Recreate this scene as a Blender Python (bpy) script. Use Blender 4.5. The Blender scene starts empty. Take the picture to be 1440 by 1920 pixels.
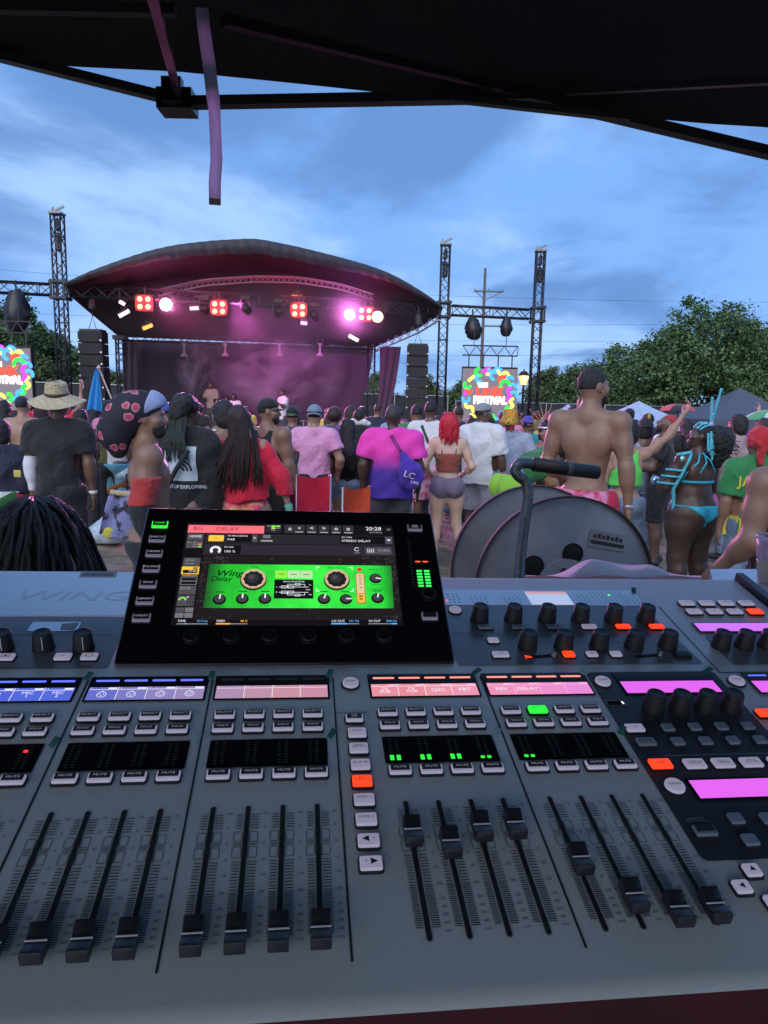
import bpy, bmesh, math, random
import numpy as np
from mathutils import Vector, Matrix
R = math.radians
scene = bpy.context.scene
col = scene.collection

# ------------------------------------------------------------------ camera
F = 1331.0
PITCH, ROLL, EYE = R(8.5), R(1.2), 1.68
fw = np.array([0, math.cos(PITCH), -math.sin(PITCH)])
_up = np.array([0, math.sin(PITCH), math.cos(PITCH)])
_rt = np.array([1.0, 0, 0])
rt = _rt * math.cos(ROLL) + _up * math.sin(ROLL)
up = _up * math.cos(ROLL) - _rt * math.sin(ROLL)
CAM = np.array([0, 0, EYE])
cd = bpy.data.cameras.new('camera')
cam = bpy.data.objects.new('camera', cd)
col.objects.link(cam)
cd.sensor_fit = 'HORIZONTAL'
cd.sensor_width = 36.0
cd.lens = 36.0 * F / 1440.0
cd.clip_start = 0.02
cd.clip_end = 2000
cam.matrix_world = Matrix(((rt[0], up[0], -fw[0], CAM[0]), (rt[1], up[1], -fw[1], CAM[1]),
                           (rt[2], up[2], -fw[2], CAM[2]), (0, 0, 0, 1)))
scene.camera = cam

def at(px, py, d):
    """world point seen at photo pixel (px, py), d metres ahead"""
    return Vector(CAM + d * (fw + rt * (px - 720) / F - up * (py - 960) / F))

def foot(px, py, d):
    p = at(px, py, d)
    return Vector((p.x, p.y, 0))

# ------------------------------------------------------------------ world, sun, exposure
SUN_EL, SUN_AZ = R(30), R(200)
w = bpy.data.worlds.new('World')
scene.world = w
w.use_nodes = True
nt = w.node_tree
nt.nodes.clear()
def wn(t, **k):
    n = nt.nodes.new(t)
    for a, b in k.items():
        setattr(n, a, b)
    return n
sky = wn('ShaderNodeTexSky')
sky.sky_type = 'NISHITA'
sky.sun_disc = False
sky.sun_elevation = SUN_EL
sky.sun_rotation = SUN_AZ
sky.altitude = 100
sky.air_density = 1.0
sky.dust_density = 1.0
sky.ozone_density = 3.0
tc = wn('ShaderNodeTexCoord')
sep = wn('ShaderNodeSeparateXYZ')
nt.links.new(tc.outputs['Generated'], sep.inputs[0])
def wmath(op, a, b=None, clamp=False):
    n = wn('ShaderNodeMath', operation=op, use_clamp=clamp)
    for i, v in enumerate((a, b)):
        if v is None: continue
        if isinstance(v, (int, float)): n.inputs[i].default_value = v
        else: nt.links.new(v, n.inputs[i])
    return n.outputs[0]
zz = wmath('ADD', wmath('MAXIMUM', sep.outputs['Z'], 0.0), 0.22)
cx = wmath('DIVIDE', sep.outputs['X'], zz)
cy = wmath('DIVIDE', sep.outputs['Y'], zz)
comb = wn('ShaderNodeCombineXYZ')
nt.links.new(cx, comb.inputs[0]); nt.links.new(cy, comb.inputs[1])
comb.inputs[2].default_value = 0.7
def wnoise(scale, detail, rough, dist, off):
    m = wn('ShaderNodeMapping')
    m.inputs['Location'].default_value = off
    nt.links.new(comb.outputs[0], m.inputs[0])
    n = wn('ShaderNodeTexNoise')
    n.inputs['Scale'].default_value = scale
    n.inputs['Detail'].default_value = detail
    n.inputs['Roughness'].default_value = rough
    n.inputs['Distortion'].default_value = dist
    nt.links.new(m.outputs[0], n.inputs['Vector'])
    return n.outputs[0]
def wramp(v, stops):
    r = wn('ShaderNodeValToRGB')
    r.color_ramp.interpolation = 'EASE'
    while len(r.color_ramp.elements) < len(stops):
        r.color_ramp.elements.new(0.5)
    for e, (p, c) in zip(r.color_ramp.elements, stops):
        e.position = p
        e.color = (*c, 1) if len(c) == 3 else c
    nt.links.new(v, r.inputs[0])
    return r.outputs[0]
def wmix(f, a, b, mode='MIX'):
    n = wn('ShaderNodeMix', data_type='RGBA', blend_type=mode)
    for i, v in ((0, f), (6, a), (7, b)):
        if isinstance(v, (int, float)): n.inputs[i].default_value = v
        elif isinstance(v, tuple): n.inputs[i].default_value = (*v, 1)
        else: nt.links.new(v, n.inputs[i])
    return n.outputs[2]
SKYK = 10.0          # the background strength is 0.1
def k(c): return tuple(x * SKYK for x in c)
base = wmix(0.9, sky.outputs[0], k((0.135, 0.285, 0.610)))
big = wnoise(0.62, 8, 0.55, 0.6, (3.1, 1.7, 0))
mid = wnoise(1.25, 10, 0.55, 0.25, (2.4, 1.2, 0))
m1 = wramp(big, [(0.46, (0, 0, 0)), (0.60, (1, 1, 1))])
m2 = wramp(mid, [(0.44, (0, 0, 0)), (0.62, (1, 1, 1))])
c1 = wmix(wmath('MULTIPLY', m1, 0.75), base, k((0.29, 0.44, 0.70)))
c2 = wmix(wmath('MULTIPLY', m2, 0.85), c1, k((0.080, 0.175, 0.385)))
bg = wn('ShaderNodeBackground')
bg.inputs['Strength'].default_value = 0.1
nt.links.new(c2, bg.inputs['Color'])
wo = wn('ShaderNodeOutputWorld')
nt.links.new(bg.outputs[0], wo.inputs['Surface'])

sl = bpy.data.lights.new('sun', 'SUN')
sl.energy = 1.5
sl.angle = R(70)
sl.color = (1.0, 0.93, 0.86)
so = bpy.data.objects.new('sun', sl)
col.objects.link(so)
_sd = Vector((math.sin(SUN_AZ) * math.cos(SUN_EL), math.cos(SUN_AZ) * math.cos(SUN_EL), math.sin(SUN_EL)))
so.rotation_euler = _sd.to_track_quat('Z', 'Y').to_euler()
so.location = (0, -5, 12)

scene.view_settings.view_transform = 'Standard'
scene.view_settings.look = 'None'
scene.view_settings.exposure = 0.75
scene.view_settings.gamma = 1.0
scene.view_settings.use_curve_mapping = False
scene.cycles.use_denoising = True
scene.cycles.max_bounces = 6
scene.cycles.diffuse_bounces = 3
scene.cycles.glossy_bounces = 3
scene.cycles.transparent_max_bounces = 12
scene.cycles.volume_bounces = 1
scene.cycles.sample_clamp_indirect = 4.0

# ------------------------------------------------------------------ materials
MATS = {}
def pbsdf(name):
    m = bpy.data.materials.new(name)
    m.use_nodes = True
    return m, m.node_tree, m.node_tree.nodes['Principled BSDF']

def mat(name, c, rough=0.6, metal=0.0, emit=None, es=1.0, noise=0.12, nscale=8.0, bump=0.0, bscale=60.0,
        coat=0.0, spec=0.5, alpha=1.0, bd=0.02, c2=None, nlow=0.42, nhigh=0.6, sheen=0.0):
    if name in MATS: return MATS[name]
    m, t, b = pbsdf(name)
    MATS[name] = m
    b.inputs['Roughness'].default_value = rough
    b.inputs['Metallic'].default_value = metal
    b.inputs['Specular IOR Level'].default_value = spec
    b.inputs['Coat Weight'].default_value = coat
    b.inputs['Alpha'].default_value = alpha
    b.inputs['Sheen Weight'].default_value = sheen
    b.inputs['Base Color'].default_value = (*c, 1)
    L = t.links.new
    if noise > 0 or c2 is not None or bump > 0:
        tcn = t.nodes.new('ShaderNodeTexCoord')
    if noise > 0 or c2 is not None:
        n = t.nodes.new('ShaderNodeTexNoise')
        n.inputs['Scale'].default_value = nscale
        n.inputs['Detail'].default_value = 5
        L(tcn.outputs['Object'], n.inputs['Vector'])
        r = t.nodes.new('ShaderNodeValToRGB')
        r.color_ramp.elements[0].position = nlow
        r.color_ramp.elements[1].position = nhigh
        if c2 is None:
            r.color_ramp.elements[0].position = 0.25
            r.color_ramp.elements[1].position = 0.75
            r.color_ramp.elements[0].color = (*[x * (1 - noise) for x in c], 1)
            r.color_ramp.elements[1].color = (*[min(1, x * (1 + noise)) for x in c], 1)
        else:
            r.color_ramp.elements[0].color = (*c, 1)
            r.color_ramp.elements[1].color = (*c2, 1)
        L(n.outputs[0], r.inputs[0])
        L(r.outputs[0], b.inputs['Base Color'])
    if bump > 0:
        n2 = t.nodes.new('ShaderNodeTexNoise')
        n2.inputs['Scale'].default_value = bscale
        n2.inputs['Detail'].default_value = 6
        L(tcn.outputs['Object'], n2.inputs['Vector'])
        bp = t.nodes.new('ShaderNodeBump')
        bp.inputs['Strength'].default_value = bump
        bp.inputs['Distance'].default_value = bd
        n2.inputs['Distortion'].default_value = 1.2 if bd > .02 else 0
        L(n2.outputs[0], bp.inputs['Height'])
        L(bp.outputs[0], b.inputs['Normal'])
    if emit is not None:
        b.inputs['Emission Color'].default_value = (*emit, 1)
        b.inputs['Emission Strength'].default_value = es
    return m

GLOW = 0.64
def glow(name, c, s=1.0):
    return mat(name, tuple(x * 0.3 for x in c), 0.5, emit=c, es=s * GLOW, noise=0)

def srgb(r, g, b):
    f = lambda x: x / 255 / 12.92 if x <= 10 else ((x / 255 + 0.055) / 1.055) ** 2.4
    return (f(r), f(g), f(b))

# ------------------------------------------------------------------ mesh helpers
def link(name, me, m=None, parent=None, loc=None, smooth=False):
    o = bpy.data.objects.new(name, me)
    col.objects.link(o)
    if m is not None and not me.materials:
        me.materials.append(m)
    if parent is not None: o.parent = parent
    if loc is not None: o.location = loc
    if smooth and len(me.polygons):
        me.polygons.foreach_set('use_smooth', [True] * len(me.polygons))
    return o

def tag(o, label=None, cat=None, group=None, kind=None):
    if label: o['label'] = label
    if cat: o['category'] = cat
    if group: o['group'] = group
    if kind: o['kind'] = kind
    return o

def empty(name, loc, label=None, cat=None, group=None, rz=0.0):
    o = bpy.data.objects.new(name, None)
    col.objects.link(o)
    o.location = loc
    o.rotation_euler = (0, 0, rz)
    return tag(o, label, cat, group)

class MB:
    def __init__(s, M=None):
        s.v = []; s.f = []; s.M = M
    def add(s, vs, fs):
        n = len(s.v)
        if s.M is not None: vs = [s.M @ Vector(p) for p in vs]
        s.v += [tuple(p) for p in vs]
        s.f += [tuple(i + n for i in f) for f in fs]
        return s
    def box(s, c, d, M=None):
        hx, hy, hz = d[0] / 2, d[1] / 2, d[2] / 2
        vs = [Vector((x * hx, y * hy, z * hz)) for z in (-1, 1) for y in (-1, 1) for x in (-1, 1)]
        if M is not None: vs = [M @ p for p in vs]
        c = Vector(c)
        return s.add([c + p for p in vs], [(0, 2, 3, 1), (4, 5, 7, 6), (0, 1, 5, 4), (2, 6, 7, 3), (0, 4, 6, 2), (1, 3, 7, 5)])
    def bar(s, a, b, wd, ht=None, upv=(0, 0, 1)):
        a, b = Vector(a), Vector(b)
        ht = ht or wd
        z = (b - a).normalized()
        u = Vector(upv)
        if abs(z.dot(u)) > 0.98: u = Vector((0, 1, 0))
        x = z.cross(u).normalized(); y = x.cross(z)
        vs = [p + x * (i * wd / 2) + y * (j * ht / 2) for p in (a, b) for i, j in ((-1, -1), (1, -1), (1, 1), (-1, 1))]
        return s.add(vs, [(3, 2, 1, 0), (4, 5, 6, 7)] + [(i, (i + 1) % 4, 4 + (i + 1) % 4, 4 + i) for i in range(4)])
    def tube(s, pts, r, n=8, cap=True):
        pts = [Vector(p) for p in pts]
        rs = r if isinstance(r, (list, tuple)) else [r] * len(pts)
        vs = []; fs = []
        ref = None
        for i, p in enumerate(pts):
            a = pts[max(0, i - 1)]; b = pts[min(len(pts) - 1, i + 1)]
            t = (b - a)
            t = t.normalized() if t.length > 1e-9 else Vector((0, 0, 1))
            if ref is None:
                ref = Vector((0, 0, 1)) if abs(t.z) < 0.9 else Vector((1, 0, 0))
            x = ref - t * ref.dot(t)
            x = x.normalized() if x.length > 1e-6 else t.orthogonal().normalized()
            ref = x
            y = t.cross(x)
            for k_ in range(n):
                an = 2 * math.pi * k_ / n
                vs.append(p + (x * math.cos(an) + y * math.sin(an)) * rs[i])
        for i in range(len(pts) - 1):
            for k_ in range(n):
                k2 = (k_ + 1) % n
                fs.append((i * n + k_, i * n + k2, (i + 1) * n + k2, (i + 1) * n + k_))
        if cap:
            fs.append(tuple(range(n - 1, -1, -1)))
            fs.append(tuple((len(pts) - 1) * n + k_ for k_ in range(n)))
        return s.add(vs, fs)
    def lathe(s, prof, n=24, M=None, cap=True):
        vs = []; fs = []
        for r, z in prof:
            for k_ in range(n):
                a = 2 * math.pi * k_ / n
                p = Vector((r * math.cos(a), r * math.sin(a), z))
                vs.append(M @ p if M is not None else p)
        for i in range(len(prof) - 1):
            for k_ in range(n):
                k2 = (k_ + 1) % n
                fs.append((i * n + k_, i * n + k2, (i + 1) * n + k2, (i + 1) * n + k_))
        if cap:
            fs.append(tuple(range(n - 1, -1, -1)))
            fs.append(tuple((len(prof) - 1) * n + k_ for k_ in range(n)))
        return s.add(vs, fs)
    def prism(s, poly, z0, z1, M=None):
        n = len(poly)
        vs = [Vector((x, y, z)) for z in (z0, z1) for x, y in poly]
        if M is not None: vs = [M @ p for p in vs]
        return s.add(vs, [tuple(range(n - 1, -1, -1)), tuple(range(n, 2 * n))] +
                     [(i, (i + 1) % n, n + (i + 1) % n, n + i) for i in range(n)])
    def grid(s, rows, closed=False):
        nr, nc = len(rows), len(rows[0])
        vs = [p for r in rows for p in r]
        fs = []
        for i in range(nr - 1):
            for j in range(nc if closed else nc - 1):
                j2 = (j + 1) % nc
                fs.append((i * nc + j, i * nc + j2, (i + 1) * nc + j2, (i + 1) * nc + j))
        return s.add(vs, fs)
    def mesh(s, name):
        me = bpy.data.meshes.new(name)
        me.from_pydata([tuple(p) for p in s.v], [], s.f)
        me.update()
        return me
    def build(s, name, m=None, parent=None, loc=None, smooth=False, angle=None):
        o = link(name, s.mesh(name), m, parent, loc, smooth or angle is not None)
        if angle is not None:
            sharp_by_angle(o.data, angle)
        return o

def sharp_by_angle(me, deg):
    bm = bmesh.new(); bm.from_mesh(me)
    lim = R(deg)
    for e in bm.edges:
        if len(e.link_faces) == 2 and e.calc_face_angle(0) > lim:
            e.smooth = False
    bm.to_mesh(me); bm.free()

def rrect(w_, h_, r, n=4):
    pts = []
    for cx_, cy_, a0 in ((w_ / 2 - r, h_ / 2 - r, 0), (-w_ / 2 + r, h_ / 2 - r, 90), (-w_ / 2 + r, -h_ / 2 + r, 180), (w_ / 2 - r, -h_ / 2 + r, 270)):
        for i in range(n + 1):
            a = R(a0 + 90 * i / n)
            pts.append((cx_ + r * math.cos(a), cy_ + r * math.sin(a)))
    return pts

def keycap(mb, w_, h_, z0, z1, r=0.0015, ch=0.0008, skew=0.0, c=(0, 0)):
    """rounded button with a softened top edge"""
    A = rrect(w_, h_, r, 3)
    B = rrect(w_ - 2 * ch, h_ - 2 * ch, max(r - ch, 0.0003), 3)
    n = len(A)
    vs = [(x + c[0], y + c[1], z0) for x, y in A] + [(x + c[0], y + c[1], z1 - ch) for x, y in A] + [(x + c[0], y + c[1], z1) for x, y in B]
    fs = [tuple(range(n - 1, -1, -1)), tuple(range(2 * n, 3 * n))]
    for k_ in (0, n):
        fs += [(k_ + i, k_ + (i + 1) % n, k_ + n + (i + 1) % n, k_ + n + i) for i in range(n)]
    return mb.add(vs, fs)

TXT = {}
def text(name, body, size, m, parent=None, M=None, align='CENTER', shear=0.0, ext=0.0, sx=1.0, off=0.0):
    key = (body, size, m.name, align, shear, ext, sx, off)
    me = TXT.get(key)
    if me is None:
        cu = bpy.data.curves.new(name, 'FONT')
        cu.body = body
        cu.size = size
        cu.align_x = align
        cu.align_y = 'CENTER'
        cu.shear = shear
        cu.extrude = ext
        cu.offset = off
        cu.resolution_u = 2
        cu.space_line = 0.8
        tmp = bpy.data.objects.new(name, cu)
        me = bpy.data.meshes.new_from_object(tmp)
        bpy.data.objects.remove(tmp)
        me.name = name
        if sx != 1.0:
            for v in me.vertices: v.co.x *= sx
        me.materials.clear()
        me.materials.append(m)
        TXT[key] = me
    o = bpy.data.objects.new(name, me)
    col.objects.link(o)
    if parent is not None: o.parent = parent
    if M is not None: o.matrix_local = M
    return o

def copy_tree(o, parent=None):
    c = o.copy()
    col.objects.link(c)
    if parent is not None: c.parent = parent
    for ch in [x for x in o.children]:
        copy_tree(ch, c)
    return c
# ================================================================== SETTING
random.seed(7); rng = np.random.default_rng(11)
# ground: one sheet to the horizon, trampled sandy dirt with worn grass
def ground_mat():
    m, t, b = pbsdf('dirt')
    L = t.links.new
    tcn = t.nodes.new('ShaderNodeTexCoord')
    n1 = t.nodes.new('ShaderNodeTexNoise'); n1.inputs['Scale'].default_value = 0.9; n1.inputs['Detail'].default_value = 8
    n2 = t.nodes.new('ShaderNodeTexNoise'); n2.inputs['Scale'].default_value = 9; n2.inputs['Detail'].default_value = 8; n2.inputs['Roughness'].default_value = 0.7
    for n in (n1, n2): L(tcn.outputs['Object'], n.inputs['Vector'])
    r1 = t.nodes.new('ShaderNodeValToRGB')
    r1.color_ramp.elements[0].position = 0.38; r1.color_ramp.elements[0].color = (0.10, 0.075, 0.05, 1)
    r1.color_ramp.elements[1].position = 0.62; r1.color_ramp.elements[1].color = (0.30, 0.235, 0.16, 1)
    e = r1.color_ramp.elements.new(0.5); e.color = (0.19, 0.15, 0.10, 1)
    L(n1.outputs[0], r1.inputs[0])
    r2 = t.nodes.new('ShaderNodeValToRGB')
    r2.color_ramp.elements[0].position = 0.3; r2.color_ramp.elements[0].color = (0.5, 0.5, 0.5, 1)
    r2.color_ramp.elements[1].position = 0.7; r2.color_ramp.elements[1].color = (1.25, 1.25, 1.25, 1)
    L(n2.outputs[0], r2.inputs[0])
    mx = t.nodes.new('ShaderNodeMix'); mx.data_type = 'RGBA'; mx.blend_type = 'MULTIPLY'; mx.inputs[0].default_value = 1
    L(r1.outputs[0], mx.inputs[6]); L(r2.outputs[0], mx.inputs[7])
    L(mx.outputs[2], b.inputs['Base Color'])
    b.inputs['Roughness'].default_value = 0.95
    bp = t.nodes.new('ShaderNodeBump'); bp.inputs['Strength'].default_value = 0.6; bp.inputs['Distance'].default_value = 0.05
    L(n2.outputs[0], bp.inputs['Height']); L(bp.outputs[0], b.inputs['Normal'])
    return m
gm = MB()
N = 60
xs = np.concatenate([np.linspace(-600, -14, 8)[:-1], np.linspace(-14, 14, 57), np.linspace(14, 600, 8)[1:]])
ys = np.concatenate([np.linspace(-400, -6, 6)[:-1], np.linspace(-6, 30, 73), np.linspace(30, 900, 10)[1:]])
def gz(x, y):
    if abs(x) > 13 or y > 28 or y < -5: return -0.02
    return -0.02 + 0.018 * math.sin(x * 2.1 + 1.3 * math.sin(y)) * math.sin(y * 1.7 + x)
gm.grid([[(x, y, gz(x, y)) for x in xs] for y in ys])
g = gm.build('ground', ground_mat(), smooth=True); g['kind'] = 'structure'

# ---------------------------------------------------------------- trees
def leaf_mat(name, a, b_, c):
    m, t, b = pbsdf(name)
    L = t.links.new
    ge = t.nodes.new('ShaderNodeNewGeometry')
    r = t.nodes.new('ShaderNodeValToRGB')
    r.color_ramp.elements[0].color = (*a, 1)
    r.color_ramp.elements[1].color = (*c, 1)
    e = r.color_ramp.elements.new(0.55); e.color = (*b_, 1)
    L(ge.outputs['Random Per Island'], r.inputs[0])
    L(r.outputs[0], b.inputs['Base Color'])
    b.inputs['Roughness'].default_value = 0.7
    b.inputs['Specular IOR Level'].default_value = 0.25
    return m
LEAF = [leaf_mat('foliage_dark', (0.030, 0.060, 0.026), (0.08, 0.14, 0.055), (0.14, 0.23, 0.085)),
        leaf_mat('foliage_mid', (0.04, 0.08, 0.03), (0.095, 0.16, 0.06), (0.15, 0.235, 0.09)),
        leaf_mat('foliage_olive', (0.05, 0.075, 0.028), (0.085, 0.12, 0.05), (0.135, 0.165, 0.07))]
bark = mat('bark', (0.06, 0.045, 0.035), 0.9, bump=0.5)
def crown_mesh(lobes, n, leaf, seed):
    """leaf-sized faces over clumps that cover each lobe's outer half"""
    rg = np.random.default_rng(seed)
    P = []; Nn = []
    vol = np.array([(a[1][0] * a[1][1] * a[1][2]) ** (2 / 3) for a in lobes]); vol /= vol.sum()
    for (c, r), q in zip(lobes, vol):
        nl = int(n * q)
        ncl = max(6, nl // 34)
        d = rg.normal(size=(ncl, 3)); d[:, 2] = d[:, 2] * 0.9 + 0.25
        d /= np.linalg.norm(d, axis=1)[:, None]
        cr = rg.uniform(0.62, 1.14, ncl)[:, None]
        cen = np.array(c) + d * cr * np.array(r)
        k_ = rg.integers(0, ncl, nl)
        off = rg.normal(size=(nl, 3)) * (np.array(r).mean() * 0.15 + leaf * 0.6)
        off[:, 2] *= 0.6
        P.append(cen[k_] + off)
        nn = d[k_] * 0.8 + rg.normal(size=(nl, 3)) * 0.55 + np.array([0, 0, 0.35])
        Nn.append(nn)
    P = np.concatenate(P); Nn = np.concatenate(Nn)
    Nn /= np.linalg.norm(Nn, axis=1)[:, None] + 1e-9
    m = len(P)
    a = rg.normal(size=(m, 3)); a -= (a * Nn).sum(1)[:, None] * Nn
    a /= np.linalg.norm(a, axis=1)[:, None] + 1e-9
    b = np.cross(Nn, a)
    s = (leaf * rg.uniform(0.6, 1.4, m))[:, None]
    V = np.stack([P + a * s * 0.5 , P + b * s * 0.33 + Nn * s * .08, P - a * s * 0.5, P - b * s * 0.33 + Nn * s * .08], 1).reshape(-1, 3)
    me = bpy.data.meshes.new('crown')
    me.vertices.add(len(V)); me.vertices.foreach_set('co', V.ravel())
    me.loops.add(4 * m); me.loops.foreach_set('vertex_index', np.arange(4 * m, dtype=np.int32))
    me.polygons.add(m); me.polygons.foreach_set('loop_start', np.arange(0, 4 * m, 4, dtype=np.int32))
    me.update(calc_edges=True)
    return me
def tree(px, py_top, d, wpx, n, leaf, lm, seed, label, name='broadleaf_tree', h_lo=0.12):
    top = at(px, py_top, d)
    H_ = top.z
    base_ = Vector((top.x, top.y, 0))
    wr = wpx / F * d / 2
    rg = random.Random(seed)
    lobes = [((0, 0, H_ * 0.48), (wr * 0.60, wr * 0.60, H_ * 0.36))]
    for i in range(rg.randint(15, 20)):
        an = rg.uniform(0, 2 * math.pi); z = rg.uniform(h_lo + 0.12, 0.86)
        rr = wr * math.sqrt(max(0.05, 1 - ((z - 0.45) / 0.52) ** 2)) * rg.uniform(0.45, 0.98)
        s = wr * rg.uniform(0.15, 0.40)
        lobes.append(((rr * math.cos(an), rr * math.sin(an), z * H_), (s, s, s * 0.85)))
    for i in range(6):
        s = wr * rg.uniform(0.10, 0.24); x_ = rg.uniform(-0.6, 0.6)
        lobes.append(((wr * x_, wr * rg.uniform(-.4, .4), H_ - s * 0.9 - (rg.uniform(0, 0.10) + .30 * abs(x_) if i else 0) * H_), (s, s, s * rg.uniform(.9, 1.5))))
    t = empty(name, base_, label, 'tree', 'trees beyond the fence')
    mb = MB()
    lean = Vector((rg.uniform(-.3, .3), rg.uniform(-.3, .3), 0))
    tr = 0.03 * H_
    mid_ = Vector((0, 0, H_ * 0.35)) + lean * 0.4
    mb.tube([(0, 0, -0.3), (0, 0, H_ * 0.15), mid_, mid_ + Vector((0, 0, H_ * .35)) + lean], [tr * 1.3, tr, tr * 0.75, tr * 0.25], 8)
    for c, r_ in lobes[1:8]:
        c = Vector(c)
        mb.tube([mid_ * rg.uniform(.7, 1.0), mid_.lerp(c, 0.5) + Vector((0, 0, .3)), c], [tr * 0.45, tr * 0.3, tr * 0.1], 5)
    mb.build('trunk', bark, t, smooth=True)
    link('crown', crown_mesh(lobes, n, leaf, seed), lm, t)
    return t
TREES = [  # px, top y, distance, width px, leaves, leaf size, leaf kind, label
 (1345, 566, 46, 270, 17000, .30, 0, 'tallest rounded dark green tree at the right behind the grey tent'),
 (1200, 640, 48, 190, 11000, .30, 0, 'bushy tree just behind the bare-backed man in pink shorts'),
 (1438, 600, 50, 130, 8000, .30, 1, 'tree with a loose high crown at the right edge behind the tallest tree'),
 (1145, 668, 55, 110, 6000, .32, 1, 'lower pointed tree stepping down towards the right truss tower'),
 (1085, 684, 62, 110, 6000, .34, 0, 'small dark tree beside the truss tower right of the house roof'),
 (1035, 690, 66, 90, 5000, .34, 2, 'low tree right behind the lit street lamp'),
 (1425, 690, 42, 110, 7000, .26, 1, 'leafy green tree bulging above the green and white umbrella'),
 (865, 712, 70, 70, 3500, .34, 0, 'small tree between the middle truss tower and the right screen'),
 (795, 705, 75, 60, 3000, .34, 2, 'small tree just right of the right speaker stack'),
 (715, 700, 70, 70, 3500, .34, 1, 'small tree showing through the gap right of the stage backdrop'),
 (15, 548, 45, 130, 9000, .28, 1, 'tall tree at the left edge behind the wrapped lamp'),
 (70, 608, 50, 110, 7000, .30, 0, 'tree behind the left truss tower'),
 (128, 630, 50, 110, 7000, .30, 1, 'round tree between the left truss tower and the left speakers'),
 (200, 684, 58, 80, 4500, .30, 2, 'low tree between the left speakers and the stage column'),
 (60, 665, 40, 120, 6000, .24, 2, 'pale bush-like tree low behind the left screen'),
]
for i, a in enumerate(TREES):
    tree(a[0], a[1], a[2], a[3], int(a[4] * 2.0), a[5] * .72, LEAF[a[6]], 40 + i, a[7])

# ---------------------------------------------------------------- fence with dark screening
fpost = mat('galvanised', (0.42, 0.43, 0.45), 0.45, 0.8)
fscr = mat('screen_mesh', (0.030, 0.032, 0.038), 0.9, bump=0.3, bscale=3)
def fence(a, b, h0, h1, label, n):
    t = empty('fence', (a + b) / 2, label, 'fence', 'screened fences')
    o = t.location
    for i in range(n + 1):
        p = a.lerp(b, i / n); h = h0 + (h1 - h0) * i / n
        MB().tube([p - o, p - o + Vector((0, 0, h + 0.03))], 0.035, 8).build('post', fpost, t)
    dirv = (b - a).normalized()
    for i in range(n):
        p = a.lerp(b, i / n); q = a.lerp(b, (i + 1) / n); hp = h0 + (h1 - h0) * i / n; hq = h0 + (h1 - h0) * (i + 1) / n
        yn = Vector((-dirv.y, dirv.x, 0)) * 0.05
        rows = []
        for j in range(4):
            f_ = j / 3
            rows.append([(p.lerp(q, k_ / 6) - o + yn * (1 + 0.8 * math.sin(k_ * 2.2 + j * 1.5 + i)) + Vector((0, 0, 0.05 + (hp + (hq - hp) * k_ / 6 - 0.10) * f_))) for k_ in range(7)])
        MB().grid(rows).build('panel', fscr, t, smooth=True)
    m_ = MB()
    m_.tube([a - o + Vector((0, 0, h0)), b - o + Vector((0, 0, h1))], 0.028, 6)
    m_.build('rail', fpost, t)
    return t
fence(foot(-60, 720, 36), foot(232, 727, 36), 2.55, 2.45, 'dark screened fence with a pale top rail at the left behind the straw hat', 5)
fence(foot(640, 745, 40), foot(840, 748, 40), 2.35, 2.3, 'dark screened fence seen through the gaps right of the stage backdrop', 4)
fence(foot(855, 750, 41), foot(1500, 770, 44), 2.05, 1.95, 'long dark screened fence below the trees on the right', 12)

# ---------------------------------------------------------------- house roof far right
t = empty('house', foot(1040, 760, 75), 'pale house with a gabled roof beyond the fence beside the truss tower', 'house')
o = t.location
hw = mat('pale_siding', (0.42, 0.44, 0.47), 0.8); hr = mat('roof_shingle', (0.30, 0.33, 0.37), 0.85)
mb = MB(); mb.box((0, 0, 1.25), (4.6, 5, 2.5)); mb.build('wall', hw, t)
mb = MB(); mb.prism([(-2.3, 2.5), (2.3, 2.5), (0, 4.3)], -2.48, 2.48, Matrix.Rotation(R(90), 4, 'X')); mb.build('gable', hw, t)
mb = MB()
for s_ in (-1, 1):
    mb.add([(s_ * 2.6, -2.7, 2.25), (0, -2.7, 4.38), (0, 2.7, 4.38), (s_ * 2.6, 2.7, 2.25), (s_ * 2.6, -2.7, 2.4), (0, -2.7, 4.53), (0, 2.7, 4.53), (s_ * 2.6, 2.7, 2.4)],
           [(0, 1, 2, 3), (7, 6, 5, 4), (0, 4, 5, 1), (3, 2, 6, 7), (0, 3, 7, 4), (1, 5, 6, 2)])
mb.build('roof', hr, t)
wf = MB(); wf.box((0.9, -2.53, 3.0), (0.6, 0.06, 0.6)); wf.build('window', mat('dark_pane', (0.03, 0.035, 0.045), 0.15), t)
mb = MB(); mb.box((4.2, 0.5, 1.2), (3.6, 4, 2.4)); mb.build('annex', hw, t)
mb = MB(); mb.add([(2.4, -1.9, 2.4), (6.2, -1.9, 2.4), (6.2, 0.5, 3.4), (2.4, 0.5, 3.4), (6.2, 2.9, 2.4), (2.4, 2.9, 2.4)], [(0, 1, 2, 3), (3, 2, 4, 5), (0, 3, 5), (1, 4, 2)]); mb.build('roof', hr, t)

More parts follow.
